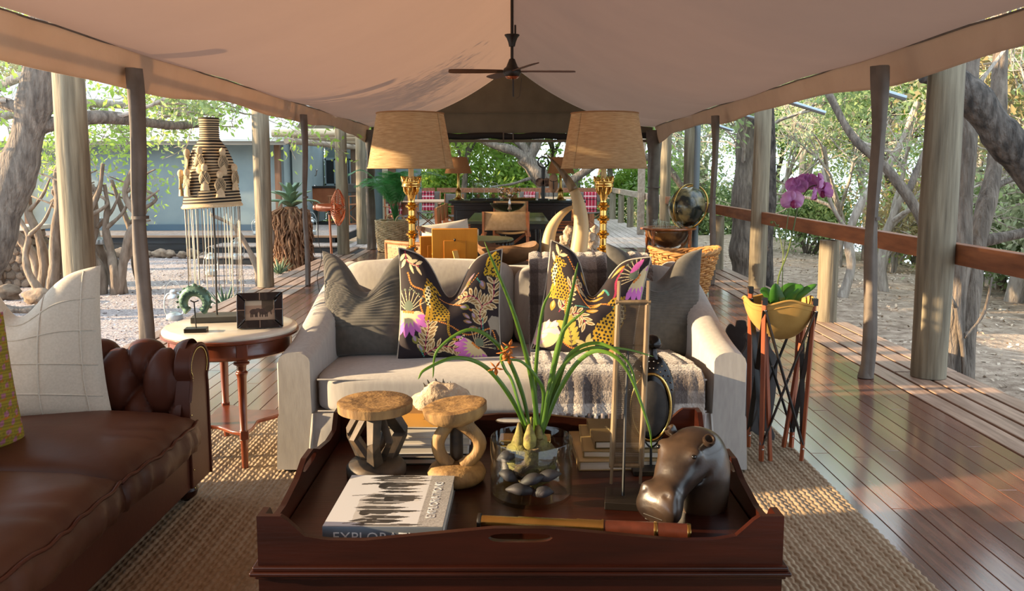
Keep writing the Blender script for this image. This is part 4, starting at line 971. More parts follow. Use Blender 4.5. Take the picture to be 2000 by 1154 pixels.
# skirt with corner pleats
m=MB(); per=[]
def lerp(a,b,t): return a+(b-a)*t
cor=[(-.9,3.56),(-.895,3.545),(.895,3.545),(.9,3.56)]
for i in range(3):
    (xa,ya),(xb,yb)=cor[i],cor[i+1]
    for k in range(40): per.append((lerp(xa,xb,k/40),lerp(ya,yb,k/40)))
per.append(cor[3]); rows=[]
for z,fl in ((.28,-.012),(.2,-.004),(.1,.004),(.022,.012)):
    row=[]
    for i,(x,y) in enumerate(per):
        dn=min(abs(i-40),abs(i-80)); pin=(-.02 if dn<1 else 0)*(1-z/.3)
        ox=(-1 if i<40 else (1 if i>=80 else 0)); oy=-1 if 40<=i<=80 else 0
        w=.006*math.sin(i*.55)*(1-z/.3)
        row.append((x+ox*(fl+w+pin),y+oy*(fl+w+pin),z))
    rows.append(row)
L=len(per); m.add([p for r in rows for p in r],[(k*L+i,k*L+i+1,(k+1)*L+i+1,(k+1)*L+i) for k in range(3) for i in range(L-1)])
sk_=sfp(m,'skirt',MT['linen'],smooth=50); so=sk_.modifiers.new('t','SOLIDIFY'); so.thickness=.006
m=MB(); m.box(-1.0,1.0,3.58,4.46,.1,.28); sfp(m,'frame',MT['linen'],bevel=.01)
def padbox(x0,x1,y0,y1,z0,z1,bul,n=26,e=10,sag=0,lump=0):
    m=MB()
    faces=[]
    def P(a,b,c):
        x=lerp(x0,x1,(a+1)/2);y=lerp(y0,y1,(b+1)/2);z=lerp(z0,z1,(c+1)/2)
        # superellipsoid rounding
        k=(abs(a)**e+abs(b)**e+abs(c)**e)**(1/e)
        a2,b2,c2=a/k,b/k,c/k
        x=(x0+x1)/2+a2*(x1-x0)/2*(1+bul[0]*(1-b2*b2)*(1-c2*c2)); y=(y0+y1)/2+b2*(y1-y0)/2*(1+bul[1]*(1-a2*a2)*(1-c2*c2)); z=(z0+z1)/2+c2*(z1-z0)/2*(1+bul[2]*(1-a2*a2)*(1-b2*b2))
        z+=lump*math.sin(5*a+2*b)*math.sin(4*b+a)*(c>0)
        return Vector((x,y,z))
    g=lambda u:2*u-1
    for fn in (lambda u,v:P(g(u),g(v),1),lambda u,v:P(g(v),g(u),-1),lambda u,v:P(g(u),-1,g(v)),lambda u,v:P(g(v),1,g(u)),lambda u,v:P(-1,g(v),g(u)),lambda u,v:P(1,g(u),g(v))): m.grid(fn,n,n)
    return m
sc_=sfp(padbox(-.885,.885,3.525,4.32,.275,.455,(.0,.02,.14),n=30,e=9,lump=.002),'seat_cushion',MT['linen'],smooth=180)
m=MB(); m.tube([(-.86+1.72*k/40,3.535,.437) for k in range(41)],.0045,6); m.v=[(a,b-4.0,c) for a,b,c in m.v]; m.build('piping',MT['linen'],sc_)
m=MB(); m.tube([(-.86+1.72*k/40,3.533,.295) for k in range(41)],.0045,6); m.v=[(a,b-4.0,c) for a,b,c in m.v]; m.build('piping',MT['linen'],sc_)
sfp(padbox(-.94,.94,4.38,4.5,.1,.84,(0,.1,0),n=14,e=8),'back_frame',MT['linen'],smooth=180)
for x0,x1,dz in ((-.885,.012,.0),(.008,.885,-.025)):
    m=padbox(x0,x1,-.11,.11,0,.455+dz,(.0,.35,.05),n=26,e=7,lump=.004)
    T=Matrix.Translation((0,4.255,.43))@Matrix.Rotation(R(-9),4,'X'); m.v=[tuple(T@Vector(p)) for p in m.v]
    sfp(m,'back_cushion',MT['linen'],smooth=180)
# cushions on the sofa
SG='cushions on the cream sofa'
slate_p=(.3,.78,13)
cushion('cushion','charcoal pleated cushion at the left end of the cream sofa',.47,.5,.17,MT['slate_cloth'],(-.70,3.93,.445),rz=R(-6),tilt=R(-13),roll=R(-3),chop=.16,cw=.4,n=90,group=SG,pleats=(.3,.76,14),ear=.07,seedp=1)
cushion('cushion','black leopard print cushion left of centre with grey piping',.5,.5,.16,MT['print'],(-.30,3.86,.445),rz=R(4),tilt=R(-12),roll=R(1),chop=.18,cw=.33,n=230,img=jungle_print(0),piping=MT['piping'],group=SG,ear=.06,seedp=2)
cushion('cushion','black leopard print cushion right of centre, crumpled on the plaid throw',.49,.5,.16,MT['print'],(.33,3.86,.455),rz=R(-8),tilt=R(-14),roll=R(9),chop=.18,cw=.3,n=230,img=jungle_print(1),piping=MT['piping'],group=SG,ear=.07,seedp=3)
cushion('cushion','charcoal pleated cushion at the right end of the cream sofa',.5,.52,.17,MT['slate_cloth'],(.69,3.95,.445),rz=R(8),tilt=R(-13),roll=R(4),chop=.13,cw=.4,n=90,group=SG,pleats=(.3,.74,13),ear=.07,seedp=4)
# plaid mohair throw: over the back, down the back cushion, over the seat and its front edge
def throw():
    nu,nv=150,220
    path=smoothpath([(4.46,.78),(4.45,.87),(4.385,.912),(4.28,.912),(4.17,.865),(4.13,.75),(4.115,.6),(4.08,.49),(3.95,.482),(3.8,.487),(3.62,.482),(3.535,.468),(3.497,.43),(3.488,.36),(3.487,.29)],12)
    P=np.array(path); d=np.r_[0,np.cumsum(np.hypot(*np.diff(P,axis=0).T))]; d/=d[-1]
    u=np.linspace(0,1,nu); v=np.linspace(0,1,nv); U,V=np.meshgrid(u,v,indexing='ij')
    y=np.interp(V,d,P[:,0]); z=np.interp(V,d,P[:,1]); x=.09+U*(.63+.12*np.clip((V-.45)/.4,0,1))
    wr=.006*np.sin(U*22+V*5)+.004*np.sin(U*47-V*9)
    z=z+np.abs(wr)*(V<.8)+.003*np.random.default_rng(3).random(U.shape); y=y-np.abs(wr)*(V>.3)-.003*np.random.default_rng(4).random(U.shape)
    C=np.zeros((nu,nv,3)); C[:]=lin('#8c847e'); br=np.array(lin('#3a3030')); gy=np.array(lin('#6d6666'))
    def stripe(m,c,k): C[m]=C[m]*(1-k)+np.array(c)*k
    for a,b in ((.0,.07),(.3,.4),(.55,.62),(.8,.9)): stripe((U>a)&(U<b),br,.75)
    for a,b in ((.05,.065),(.12,.135),(.19,.205),(.27,.285),(.36,.39),(.52,.56),(.68,.7),(.76,.8),(.86,.93)): stripe((V>a)&(V<b),br,.6)
    stripe(V>.965,lin('#c9c4be'),.6)
    C*= (.82+.36*np.random.default_rng(5).random(U.shape))[...,None]
    co=np.stack([x,y-4.0,z],-1).reshape(-1,3); return np_mesh('blanket',co,grid_quads(nu,nv),MT['mohair'],C.reshape(-1,3))
TH=thing('throw_blanket','fuzzy grey-brown plaid mohair throw over the right half of the cream sofa','blanket',(0,4.0,0))
o=bpy.data.objects.new('blanket',throw()); link(o,TH); so=o.modifiers.new('t','SOLIDIFY'); so.thickness=.012; so.offset=1
for k in range(26):
    x=.1+.74*k/25; m=MB(); w=random.uniform(-.012,.012)
    m.tube([(x,-.512,.3),(x+w*.4,-.516,.26),(x+w,-.512,.205),(x+w*1.4,-.513,.16)],[.011,.009,.008,.002],6); m.build('fringe_tassel',M('fringe_%d'%k,('#c6c0b8','#8d8482','#5a4e4c')[k%3],rough=.95,sheen=.5),TH,smooth=180)
# ================================================================== ROUND SIDE TABLE
ST=thing('side_table','round mahogany side table with cream marble top between the two sofas','table',(-1.335,3.83,.0))
m=MB(); m.lathe([(.285,.598),(.3,.6),(.306,.608),(.306,.618),(.298,.628),(.28,.632),(0,.632)],seg=56); m.build('marble_top',MT['marble'],ST,smooth=40)
m=MB(); m.lathe([(.26,.585),(.3,.585),(.312,.592),(.312,.602),(.3,.606),(0,.606)],seg=56); m.build('top_moulding',MT['mahog_red'],ST)
m=MB(); m.lathe([(.27,.512),(.281,.512),(.286,.518),(.281,.525),(.278,.53),(.278,.585),(.25,.585),(.25,.512),(.27,.512)],seg=56); m.build('apron',MT['mahog_red'],ST)
for k in range(4):
    a=R(-62+90*k); x,y=.255*math.cos(a),.255*math.sin(a); rz=a
    m=MB(); m.cbox((x,y,.545),(.05,.05,.085),rz=rz); m.lathe([(.022,.504),(.036,.5),(.036,.492),(.022,.486),(.02,.46),(.027,.455),(.027,.447),(.023,.44),(.021,.43),(.0165,.19),(.022,.182)],(x,y,0),seg=14)
    m.cbox((x,y,.165),(.036,.036,.042),rz=rz); m.lathe([(.011,.0),(.014,.02),(.017,.13),(.02,.145)],(x,y,0),seg=14); m.build('leg',MT['mahog_red'],ST,bevel=.003,smooth=45)
out=[]
for k in range(4):
    a=R(-62+90*k); 
    out.append((.25*math.cos(a-.06),.25*math.sin(a-.06))); out.append((.25*math.cos(a+.06),.25*math.sin(a+.06)))
    for q in range(1,8):
        t=q/8; aa=a+.06+(PI/2-.12)*t; r=.25-.115*math.sin(PI*t); out.append((r*math.cos(aa),r*math.sin(aa)))
m=MB(); m.prism(out,.158,.176); m.build('shelf_stretcher',MT['mahog_red'],ST,bevel=.004)

# striped fibre hat with hanging cords on a stand
HT=thing('ceremonial_hat','tall cream and black striped woven hat with figures and long hanging cords','hat',(-1.435,3.93,.632))
HT.scale=(.92,.92,.92)
HX,HZ=0.0,.0
prof=[(.147,.60),(.15,.605),(.138,.68),(.128,.76),(.112,.84),(.085,.9),(.058,.935),(.05,.95),(.049,1.0),(.052,1.05),(.05,1.055),(.03,1.057),(.0,1.057)]
sp=smoothpath(prof,8); nz=len(sp); seg=64; co=[]; colr=[]
CRM=np.array(lin('#cbb48e')); BLK=np.array(lin('#0b0a09'))
arc=0
zz=np.linspace(.6,1.057,150); rr=np.interp(zz,[p[1] for p in prof],[p[0] for p in prof])
for i,(z,r) in enumerate(zip(zz,rr)):
    fr=(z/.0155)%1 if z<.935 else (z/.011)%1
    for k in range(seg):
        a=2*PI*k/seg; b=.0022*math.sin(2*PI*fr); co.append(((r+b)*math.cos(a)*(1.0),(r+b)*math.sin(a)*.8,z+.008*math.cos(a)*(z<.8))); colr.append(BLK if fr<.54 and z>.62 else CRM)
i_,j_=np.meshgrid(np.arange(149),np.arange(seg),indexing='ij'); q=np.stack([i_*seg+j_,i_*seg+(j_+1)%seg,(i_+1)*seg+(j_+1)%seg,(i_+1)*seg+j_],-1).reshape(-1,4)
o=bpy.data.objects.new('woven_body',np_mesh('woven_body',np.array(co),q,MT['print_matt'],np.array(colr))); link(o,HT)
def rad_at(z): return float(np.interp(z,[p[1] for p in prof],[p[0] for p in prof]))
ZS=[p[1] for p in prof][:10]; 
def hr(z): return float(np.interp(z,[.6,.605,.68,.76,.84,.9,.935],[.147,.15,.138,.128,.112,.085,.058]))
m=MB(); m.lathe([(.05,1.05),(.052,1.055),(.03,1.0575),(0,1.0575)],seg=32,sy=.8); m.build('crown',MT['print_matt'] if False else M('dark_fibre','#3a3028',rough=.9),HT)
fig=[(-2.55,.875),(-1.75,.885),(-.75,.88),(-2.2,.775),(-1.0,.765),(-.35,.8),(-2.9,.77),(-1.5,.80)]
for a,z in fig:
    r=hr(z)+.012; x,y=r*math.cos(a),r*math.sin(a)*.8; n=Vector((math.cos(a),math.sin(a),0)); tq=Matrix.Translation((x,y,z))@Matrix.Rotation(a+PI/2,4,'Z')
    sub=MB(); sub.ball(tq@Vector((0,-.012,.0)),(.017,.017,.021),10,7); sub.tube([tq@Vector((0,-.008,-.012)),tq@Vector((0,-.012,-.05))],[.009,.011],8)
    sub.lathe([(.024,-.115),(.02,-.09),(.008,-.05)],seg=10,m=tq@Matrix.Translation((0,-.014,0)),sy=.5)
    sub.build('figure',MT['hatbead'],HT,smooth=60)
    for s in (-1,1):
        L=.07; nn=11; mm_=7; vs=[];cl=[]
        T2=tq@Matrix.Translation((s*.012,-.016,-.018))@Matrix.Rotation(s*R(28),4,'Y')
        for i in range(nn):
            for j in range(31):
                t=i/(nn-1); w=.024*math.sin(PI*min(1,t*.92+.06))**.8; b=2*j/30-1; vs.append(T2@Vector((b*w,-.006*(1-b*b),-t*L))); e=abs(b)>.78 or t<.1 or t>.92; cl.append(CRM if e or (b*3.2+.5)%1<.5 else BLK)
        o=bpy.data.objects.new('striped_petal',np_mesh('striped_petal',np.array([tuple(v) for v in vs]),grid_quads(nn,31),MT['print_matt'],np.array(cl))); link(o,HT); so=o.modifiers.new('t','SOLIDIFY'); so.thickness=.005
m=MB(); m.tube([((hr(.6)+.002)*math.cos(2*PI*k/40),(hr(.6)+.002)*math.sin(2*PI*k/40)*.8,.602+.008*math.cos(2*PI*k/40)) for k in range(40)],.007,6,closed=True); m.build('brim_cord',MT['hatbead'],HT)
crd=M('pale_cord','#d9d2c2',rough=.8); crd2=M('beaded_dark_cord','#5c5148','#b5a894',rough=.8,tex='wave',scale=40,stretch=(0,0,1))
for k in range(26):
    a=2*PI*k/26+.1; r=.138; x,y=r*math.cos(a),r*math.sin(a)*.8; L=random.uniform(.36,.47); w=random.uniform(-.004,.004)
    m=MB(); m.tube([(x,y,.6),(x+w,y,.6-L*.5),(x+2*w,y,.6-L)],.0026 if k%3 else .0018,5); 
    if k%3: m.ball((x+2*w,y,.6-L),.0045,6,4)
    m.build('hanging_cord',crd if k%3 else crd2,HT,smooth=180)
m=MB(); m.tube([(.0,0,.02),(.006,0,.4),(.0,0,.93)],.0055,8); m.build('stand_rod',MT['black_metal'],HT)
m=MB(); m.box(-.12,.12,-.08,.08,0,.03); m.build('stand_base',M('stone_base','#3c3a33','#4c4a42',rough=.5,scale=8),HT,bevel=.003,smooth=0,rz=R(12))
# green bronze crescent on a small stand
BC=thing('bronze_crescent','green bronze crescent bracelet on a small black display stand','ornament',(-1.425,3.64,.632))
m=MB(); m.box(-.048,.048,-.03,.03,0,.018); m.build('stand_base',MT['black_metal'],BC,bevel=.002,smooth=0,rz=R(10))
m=MB(); m.tube([(0,0,.018),(-.004,0,.135)],.003,8); m.tube([(-.02,0,.142),(-.004,0,.135),(.016,0,.142)],.003,6); m.build('stand_rod',MT['black_metal'],BC)
pts=[];rad=[]
for k in range(33):
    a=R(-52+284*k/32); pts.append((.052*math.cos(a)+0,.0,.135+.052*math.sin(a))); t=k/32; rad.append(.013+.013*math.sin(PI*t)+(.006 if k in (0,1,31,32) else 0))
m=MB(); m.tube(pts,rad,14); m.build('crescent',MT['green_bronze'],BC,smooth=60)
m=MB(); m.ball((0,0,.208),.012,10,8); 
for k in range(4,29,2):
    a=R(-52+284*k/32); rr_=.052+.024; m.ball((rr_*math.cos(a),-.008,.135+rr_*math.sin(a)),.006,6,5); m.ball((.052*math.cos(a),-.024,.135+.052*math.sin(a)),.0055,6,5)
m.build('studs',MT['green_bronze'],BC)['kind']='stuff'
# horn picture frame
PF=thing('picture_frame','dark polished horn picture frame with an elephant photograph on the marble table','picture frame',(-1.16,3.72,.632),rot=(R(-13),0,R(14)))
def framebars(root,W,H,bw,d,mat,inner):
    for nm,pts in (('frame_bar',[(-W/2,0),(W/2,0),(W/2-bw,bw),(-W/2+bw,bw)]),('frame_bar',[(-W/2,H),(W/2,H),(W/2-bw,H-bw),(-W/2+bw,H-bw)]),('frame_bar',[(-W/2,0),(-W/2,H),(-W/2+bw,H-bw),(-W/2+bw,bw)]),('frame_bar',[(W/2,0),(W/2,H),(W/2-bw,H-bw),(W/2-bw,bw)])):
        m=MB(); m.prism(pts,0,d,Matrix(((1,0,0,0),(0,0,-1,0),(0,1,0,0),(0,0,0,1)))); m.build(nm,mat,root,bevel=.006,bseg=3)
framebars(PF,.205,.165,.038,.02,M('polished_horn','#141318','#4a4238',rough=.12,scale=6,lo=.42,hi=.75,coat=.5,dist=1),None)
im=Img(90,70,lin('#a88a72')); im.put(im.Y<.35,lin('#b59a80')); im.put(im.Y>.75,lin('#c8b49a'))
for x0,s in ((.3,1),(.62,1.15)):
    im.disc(x0,.45,.14*s,lin('#4a3a32')); im.disc(x0+.13*s,.52,.1*s,lin('#544238')); im.line([(x0+.2*s,.5),(x0+.22*s,.3)],.04,lin('#4a3a32'))
    for dx in (-.1,-.04,.05,.1): im.line([(x0+dx*s,.4),(x0+dx*s,.2)],.045,lin('#43342c'))
im.put((im.X>.55)&(im.Y>.62)&(im.X<.95),lin('#5a4a38')); im.disc(.8,.6,.14,lin('#4d4030'))
def print_card(name,im,w,h,root,loc,mat='print_gloss',rot=(R(90),0,0)):
    nx,ny=im.w,im.h; X,Y=np.meshgrid(np.linspace(-w/2,w/2,nx),np.linspace(0,h,ny),indexing='ij')
    co=np.stack([X,Y,0*X],-1).reshape(-1,3); o=bpy.data.objects.new(name,np_mesh(name,co,grid_quads(nx,ny),MT[mat],im.a.transpose(1,0,2).reshape(-1,3))); link(o,root); o.location=loc; o.rotation_euler=rot; return o
print_card('photograph',im,.132,.092,PF,(0,.002-.005,.036))
m=MB(); m.box(-.1,.1,0,.008,.005,.16); m.build('back_panel',MT['ebony'],PF,smooth=0)
for x,z in ((0,.146),(-.084,.085),(.084,.085),(0,.019)):
    m=MB(); m.cbox((x,-.0205,z),(.004,.003,.034) if x==0 else (.034,.003,.004)); m.build('silver_inlay',MT['silver'],PF)
m=MB(); m.cbox((0,.045,.06),(.05,.004,.13),rx=R(-32)); m.build('easel_back',MT['ebony'],PF)

# ================================================================== TRAY TABLE
TX0,TX1,TY0,TY1=-.612,.652,1.88,2.79; TZ=.43
TT=thing('tray_table','dark mahogany butler tray coffee table with scalloped gallery in the foreground','table',(.02,2.33,0))
def ttp(m,name,mat,**k):
    m.v=[(a-.02,b-2.33,c) for a,b,c in m.v]; return m.build(name,mat,TT,**k)
m=MB(); m.box(TX0+.02,TX1-.02,TY0+.02,TY1-.02,TZ-.02,TZ); ttp(m,'tray_bottom',MT['mahogany'],smooth=0)
def gallery(L,lo,hump,corner):
    """outline along s in [0,L] -> z"""
    K=[(0,corner),(.045,corner),(.055,corner-.008),(.09,corner-.05),(.13,lo),(.2,lo-.002),(.36,lo+.018),(.45,hump),(.5,hump),(.55,hump),(.64,lo+.018),(.8,lo-.002),(.87,lo),(.91,corner-.05),(.945,corner-.008),(.955,corner),(1,corner)]
    xs=np.linspace(0,1,90); return [(x*L,float(np.interp(x,[k[0] for k in K],[k[1] for k in K]))) for x in xs]
def rail_part(L,thick,lo,hump,corner,hole,zb,mat):
    """gallery board in local coords: x along, z up, y thickness; handle hole cut out"""
    top=gallery(L,lo,hump,corner); n=len(top)
    hx0,hx1=L/2-.075,L/2+.075
    # bevelled hole as separate columns: build strips below and above the hole
    m=MB(); hz0,hz1=hole if hole else (0,0)
    def zr(x):
        if not hole or not(hx0<x<hx1): return None
        t=(x-L/2)/.075; k=(1-abs(t)**5)**.5 if abs(t)<1 else 0; c=(hz0+hz1)/2; h=(hz1-hz0)/2*k; return (c-h,c+h)
    xs=sorted(set([p[0] for p in top]+[hx0+.001,hx1-.001,L/2-.07,L/2+.07,L/2-.073,L/2+.073]))
    tz=lambda x: float(np.interp(x,[p[0] for p in top],[p[1] for p in top]))
    for a,b in zip(xs[:-1],xs[1:]):
        ra,rb=zr(a),zr(b)
        segs=[((zb,tz(a)),(zb,tz(b)))]
        if ra or rb:
            mid=(hz0+hz1)/2; ra=ra or (mid,mid); rb=rb or (mid,mid)
            segs=[((zb,ra[0]),(zb,rb[0])),((ra[1],tz(a)),(rb[1],tz(b)))]
        for (a0,a1),(b0,b1) in segs:
            vs=[(a,0,a0),(b,0,b0),(b,0,b1),(a,0,a1),(a,thick,a0),(b,thick,b0),(b,thick,b1),(a,thick,a1)]
            m.add(vs,[(0,1,2,3),(5,4,7,6),(3,2,6,7),(1,0,4,5)])
    m.add([(0,0,zb),(0,thick,zb),(0,thick,corner),(0,0,corner),(L,0,zb),(L,thick,zb),(L,thick,corner),(L,0,corner)],[(0,1,2,3),(5,4,7,6)])
    return m
WX,WY=TX1-TX0,TY1-TY0
specs=[('gallery_board',Matrix.Translation((TX0,TY0,0)),WX,.471,.5,'mahogany'),
       ('gallery_board',Matrix.Translation((TX0,TY1-.016,0)),WX,.482,.512,'mahogany'),
       ('gallery_board',Matrix.Translation((TX0+.0165,TY0+.0162,0))@Matrix.Rotation(PI/2,4,'Z'),WY-.0324,.478,.525,'mahogany_y'),
       ('gallery_board',Matrix.Translation((TX1-.0005,TY0+.0162,0))@Matrix.Rotation(PI/2,4,'Z'),WY-.0324,.478,.525,'mahogany_y')]
for nm,mat_,L,lo,hump,mt in specs:
    m=rail_part(L,.016,lo,hump,.53,(hump-.035,hump-.013),.405,mt); m.v=[tuple(mat_@Vector(p)) for p in m.v]; ttp(m,nm,MT[mt],smooth=30)
for k,(z0,z1,e) in enumerate(((.395,.408,.012),(.385,.396,.018),(.374,.386,.008),(.318,.328,.006))):
    m=MB(); m.box(TX0-e,TX1+e,TY0-e,TY1+e,z0,z1); ttp(m,'moulding',MT['mahogany'],bevel=.004,bseg=3)
for (x0,x1,y0,y1,mt) in ((TX0,TX1,TY0,TY0+.03,'mahogany'),(TX0,TX1,TY1-.03,TY1,'mahogany'),(TX0,TX0+.03,TY0+.03,TY1-.03,'mahogany_y'),(TX1-.03,TX1,TY0+.03,TY1-.03,'mahogany_y')):
    m=MB(); m.box(x0,x1,y0,y1,.325,.378); ttp(m,'apron',MT[mt],smooth=0)
for x in (TX0+.04,TX1-.04):
    for y in (TY0+.04,TY1-.04):
        m=MB(); m.box(x-.036,x+.036,y-.036,y+.036,.012,.33); ttp(m,'leg',MT['mahogany'],bevel=.004)
m=MB(); m.box(TX0+.04,TX1-.04,TY0+.1,TY1-.1,.1,.118); ttp(m,'stretcher_shelf',MT['mahogany'],smooth=0)

# ---- carved stools
def carved_stool(label,loc,kind,rz,s=1):
    root=thing('carved_stool',label,'stool',loc,rz=rz,group='small carved stools on the tray table')
    if kind==0:
        m=MB(); m.lathe([(0,0),(.08,0),(.09,.006),(.091,.028),(.08,.042),(.04,.052),(0,.055)],seg=28); m.build('base',MT['stool_dark'],root,smooth=50)
        for k in range(3):
            a=R(20+120*k); c,s_=math.cos(a),math.sin(a)
            m=MB(); m.tube([(c*.04,s_*.04,.045),(c*.088,s_*.088,.115),(c*.09,s_*.09,.12),(c*.036,s_*.036,.2)],[.026,.019,.019,.024],4,flat=1.25); m.build('zigzag_leg',MT['stool_dark'],root,smooth=0,bevel=.004)
            m=MB(); m.tube([(c*.02-s_*.02,s_*.02+c*.02,.05),(c*.05-s_*.045,s_*.05+c*.045,.115),(c*.02-s_*.02,s_*.02+c*.02,.185)],[.014,.013,.014],4); m.build('inner_strut',MT['stool_dark'],root,smooth=0)
        m=MB(); m.lathe([(0,.185),(.04,.187),(.06,.195),(.1,.198),(.112,.203),(.114,.228),(.108,.232),(.06,.225),(0,.222)],seg=36); m.build('seat',MT['stool'],root,smooth=45)
    else:
        m=MB(); m.lathe([(0,0),(.07,0),(.084,.012),(.088,.03),(.078,.048),(.05,.056),(0,.058)],seg=28); m.build('base',MT['stool'],root,smooth=60)
        for k,(dx,b) in enumerate(((-.035,-.018),(.03,.035),(.0,-.0))):
            m=MB(); y=(.0,-.012,.03)[k]; m.tube(smoothpath([(dx*.6,y,.05),(dx+b*.8,y,.085),(dx+b,y,.13),(dx*.5,y,.185)],4),[.02]*13 if k!=1 else [.022,.021,.02,.019,.019,.019,.02,.021,.021,.021,.022,.024,.026],8,flat=1.0); m.build('curved_leg',MT['stool'] if k!=2 else MT['stool_dark'],root,smooth=60)
        m=MB(); T=Matrix.Translation((0,0,.19))@Matrix.Rotation(R(-7),4,'Y'); m.lathe([(0,-.012),(.05,-.01),(.08,.004),(.094,.02),(.096,.042),(.088,.046),(.05,.04),(0,.037)],seg=36,m=T); m.build('seat',MT['stool'],root,smooth=45)
    return root
carved_stool('round carved stool with zigzag smoked legs, left of the two on the tray',(-.415,2.42,TZ),0,R(15))
carved_stool('carved stool with tilted seat and bowed legs, right of the two on the tray',(-.165,2.365,TZ),1,R(5))

# ---- books
def book(label,loc,w,d,h,cover,rz=0,group=None,topimg=None,spine=None,name='book',edge=False):
    """lies flat; spine faces -Y"""
    root=thing(name,label,'book',loc,rz=rz,group=group)
    m=MB(); m.box(-w/2+.004,w/2-.004,-d/2+.004,d/2-.004,.003,h-.003); m.build('pages',MT['paper'],root,smooth=0)
    cm=cover if not isinstance(cover,str) else M('cover_'+cover.strip('#'),cover,rough=.3)
    m=MB(); m.box(-w/2,w/2,-d/2,d/2,0,.003); m.box(-w/2,w/2,-d/2,d/2,h-.003,h); (m.box(-w/2-.001,-w/2+.003,-d/2,d/2,0,h) if edge else m.box(-w/2,w/2,-d/2-.001,-d/2+.003,0,h)); m.build('cover',cm,root,bevel=.001,smooth=0)
    if topimg is not None: print_card('cover_picture',topimg,w-.002,d-.002,root,(0,-d/2+.001,h+.0006),rot=(0,0,0))
    return root
def text(body,size,mat,parent,loc,rot,ext=.0004,sx=1,name='lettering',align='LEFT'):
    cu=bpy.data.curves.new(name,'FONT'); cu.body=body; cu.size=size; cu.extrude=ext; cu.align_x=align; cu.space_character=1.05; cu.resolution_u=3
    t=bpy.data.objects.new(name,cu); COL.objects.link(t); dg=bpy.context.evaluated_depsgraph_get(); me=bpy.data.meshes.new_from_object(t.evaluated_get(dg)); COL.objects.unlink(t); bpy.data.objects.remove(t)
    me.materials.clear(); me.materials.append(mat); o=bpy.data.objects.new(name,me); link(o,parent); o.location=loc; o.rotation_euler=rot; o.scale=(sx,1,1); return o
im=Img(150,170,lin('#c3c6cc')); G=lambda v:(v,v,v*1.02)
im.put(im.X>.78,G(.3)); nz_=np.random.default_rng(1).random((170,150)); im.a[(im.X>.78)]*=(.6+.8*nz_[im.X>.78])[:,None]
im.poly([(.22,.1),(.2,.5),(.3,.62),(.5,.55),(.5,.1)],G(.42))
rs=random.Random(8)
for y in (.03,.09,.16,.27,.33,.42,.47,.55,.64,.7,.8,.88,.93,.97):
    x0=rs.uniform(.18,.34); x1=rs.uniform(.6,.84); w=rs.uniform(.025,.05)
    im.poly([(x0,y),(x0+.1,y+w),(x1-.1,y+w*.7),(x1,y+.01),(x1-.12,y-w*.6),(x0+.12,y-w*.7)],G(rs.uniform(.025,.07)))
    im.line([(x0+.15,y-w*.9),(x1-.05,y-w*.8)],.01,G(.55)); im.line([(x0+.2,y+w*.2),(x1-.2,y)],.008,G(.22))
for y,x in ((.24,.3),(.76,.36),(.5,.46)): im.disc(x,y,.05,G(.03)); im.leaf(x,y,.3,.035,.05,G(.05)); im.disc(x+.25,y-.02,.025,G(.5))
im.line([(.12,.56),(.4,.6)],.012,G(.07)); im.line([(.16,.05),(.34,.1)],.02,G(.25)); im.line([(.16,.8),(.3,.82)],.03,G(.05))
EB=book('grey book titled EXPLORATIONS lying in the tray corner',(-.318,2.115,TZ),.30,.345,.046,M('grey_spine','#6a727c',rough=.3),rz=R(-1.0),topimg=im)
wt=M('white_print','#e6e8ea',rough=.5)
text('EXPLORATIONS',.034,wt,EB,(-.125,-.1737,.008),(R(90),0,0),sx=1.08)
text('EXPLORATIONS',.034,M('silver_print','#b9bdc2',rough=.5),EB,(.123,-.12,.0472),(0,0,R(90)),sx=.95)
bl=[('thin dark teal book at the bottom of the left book stack',.02,'#23383d'),('black-spined book second from the bottom of the left stack',.014,'#1b1718'),('thick white book in the middle of the left stack',.03,'#c6c8cc'),('white book second from the top of the left stack',.022,'#cfcac8'),('top book of the left stack with orange picture cover under the rock',.036,'#ddd6c8')]
z=TZ
for i,(l,h,c) in enumerate(bl):
    ti=None
    if i==4:
        ti=Img(80,60,lin('#b98a3c')); ti.put(ti.Y>.6,lin('#8f6a3a')); ti.disc(.55,.35,.04,lin('#3a2a18')); ti.line([(.5,.33),(.64,.36)],.02,lin('#3a2a18')); ti.put(ti.X>.78,lin('#d8d2c6'))
        for k in range(5): ti.put((abs(ti.X-.83)<.02)&(abs(ti.Y-.2-k*.12)<.045),lin('#b8452c'))
    book(l,(-.285+(.0,.004,-.004,.006,.002)[i],2.62,z),.31-(.0 if i<2 else .012),.24,h,c,rz=R((1,-1,1.5,0,-1.5)[i]),group='books in the left stack',topimg=ti,edge=True); z+=h
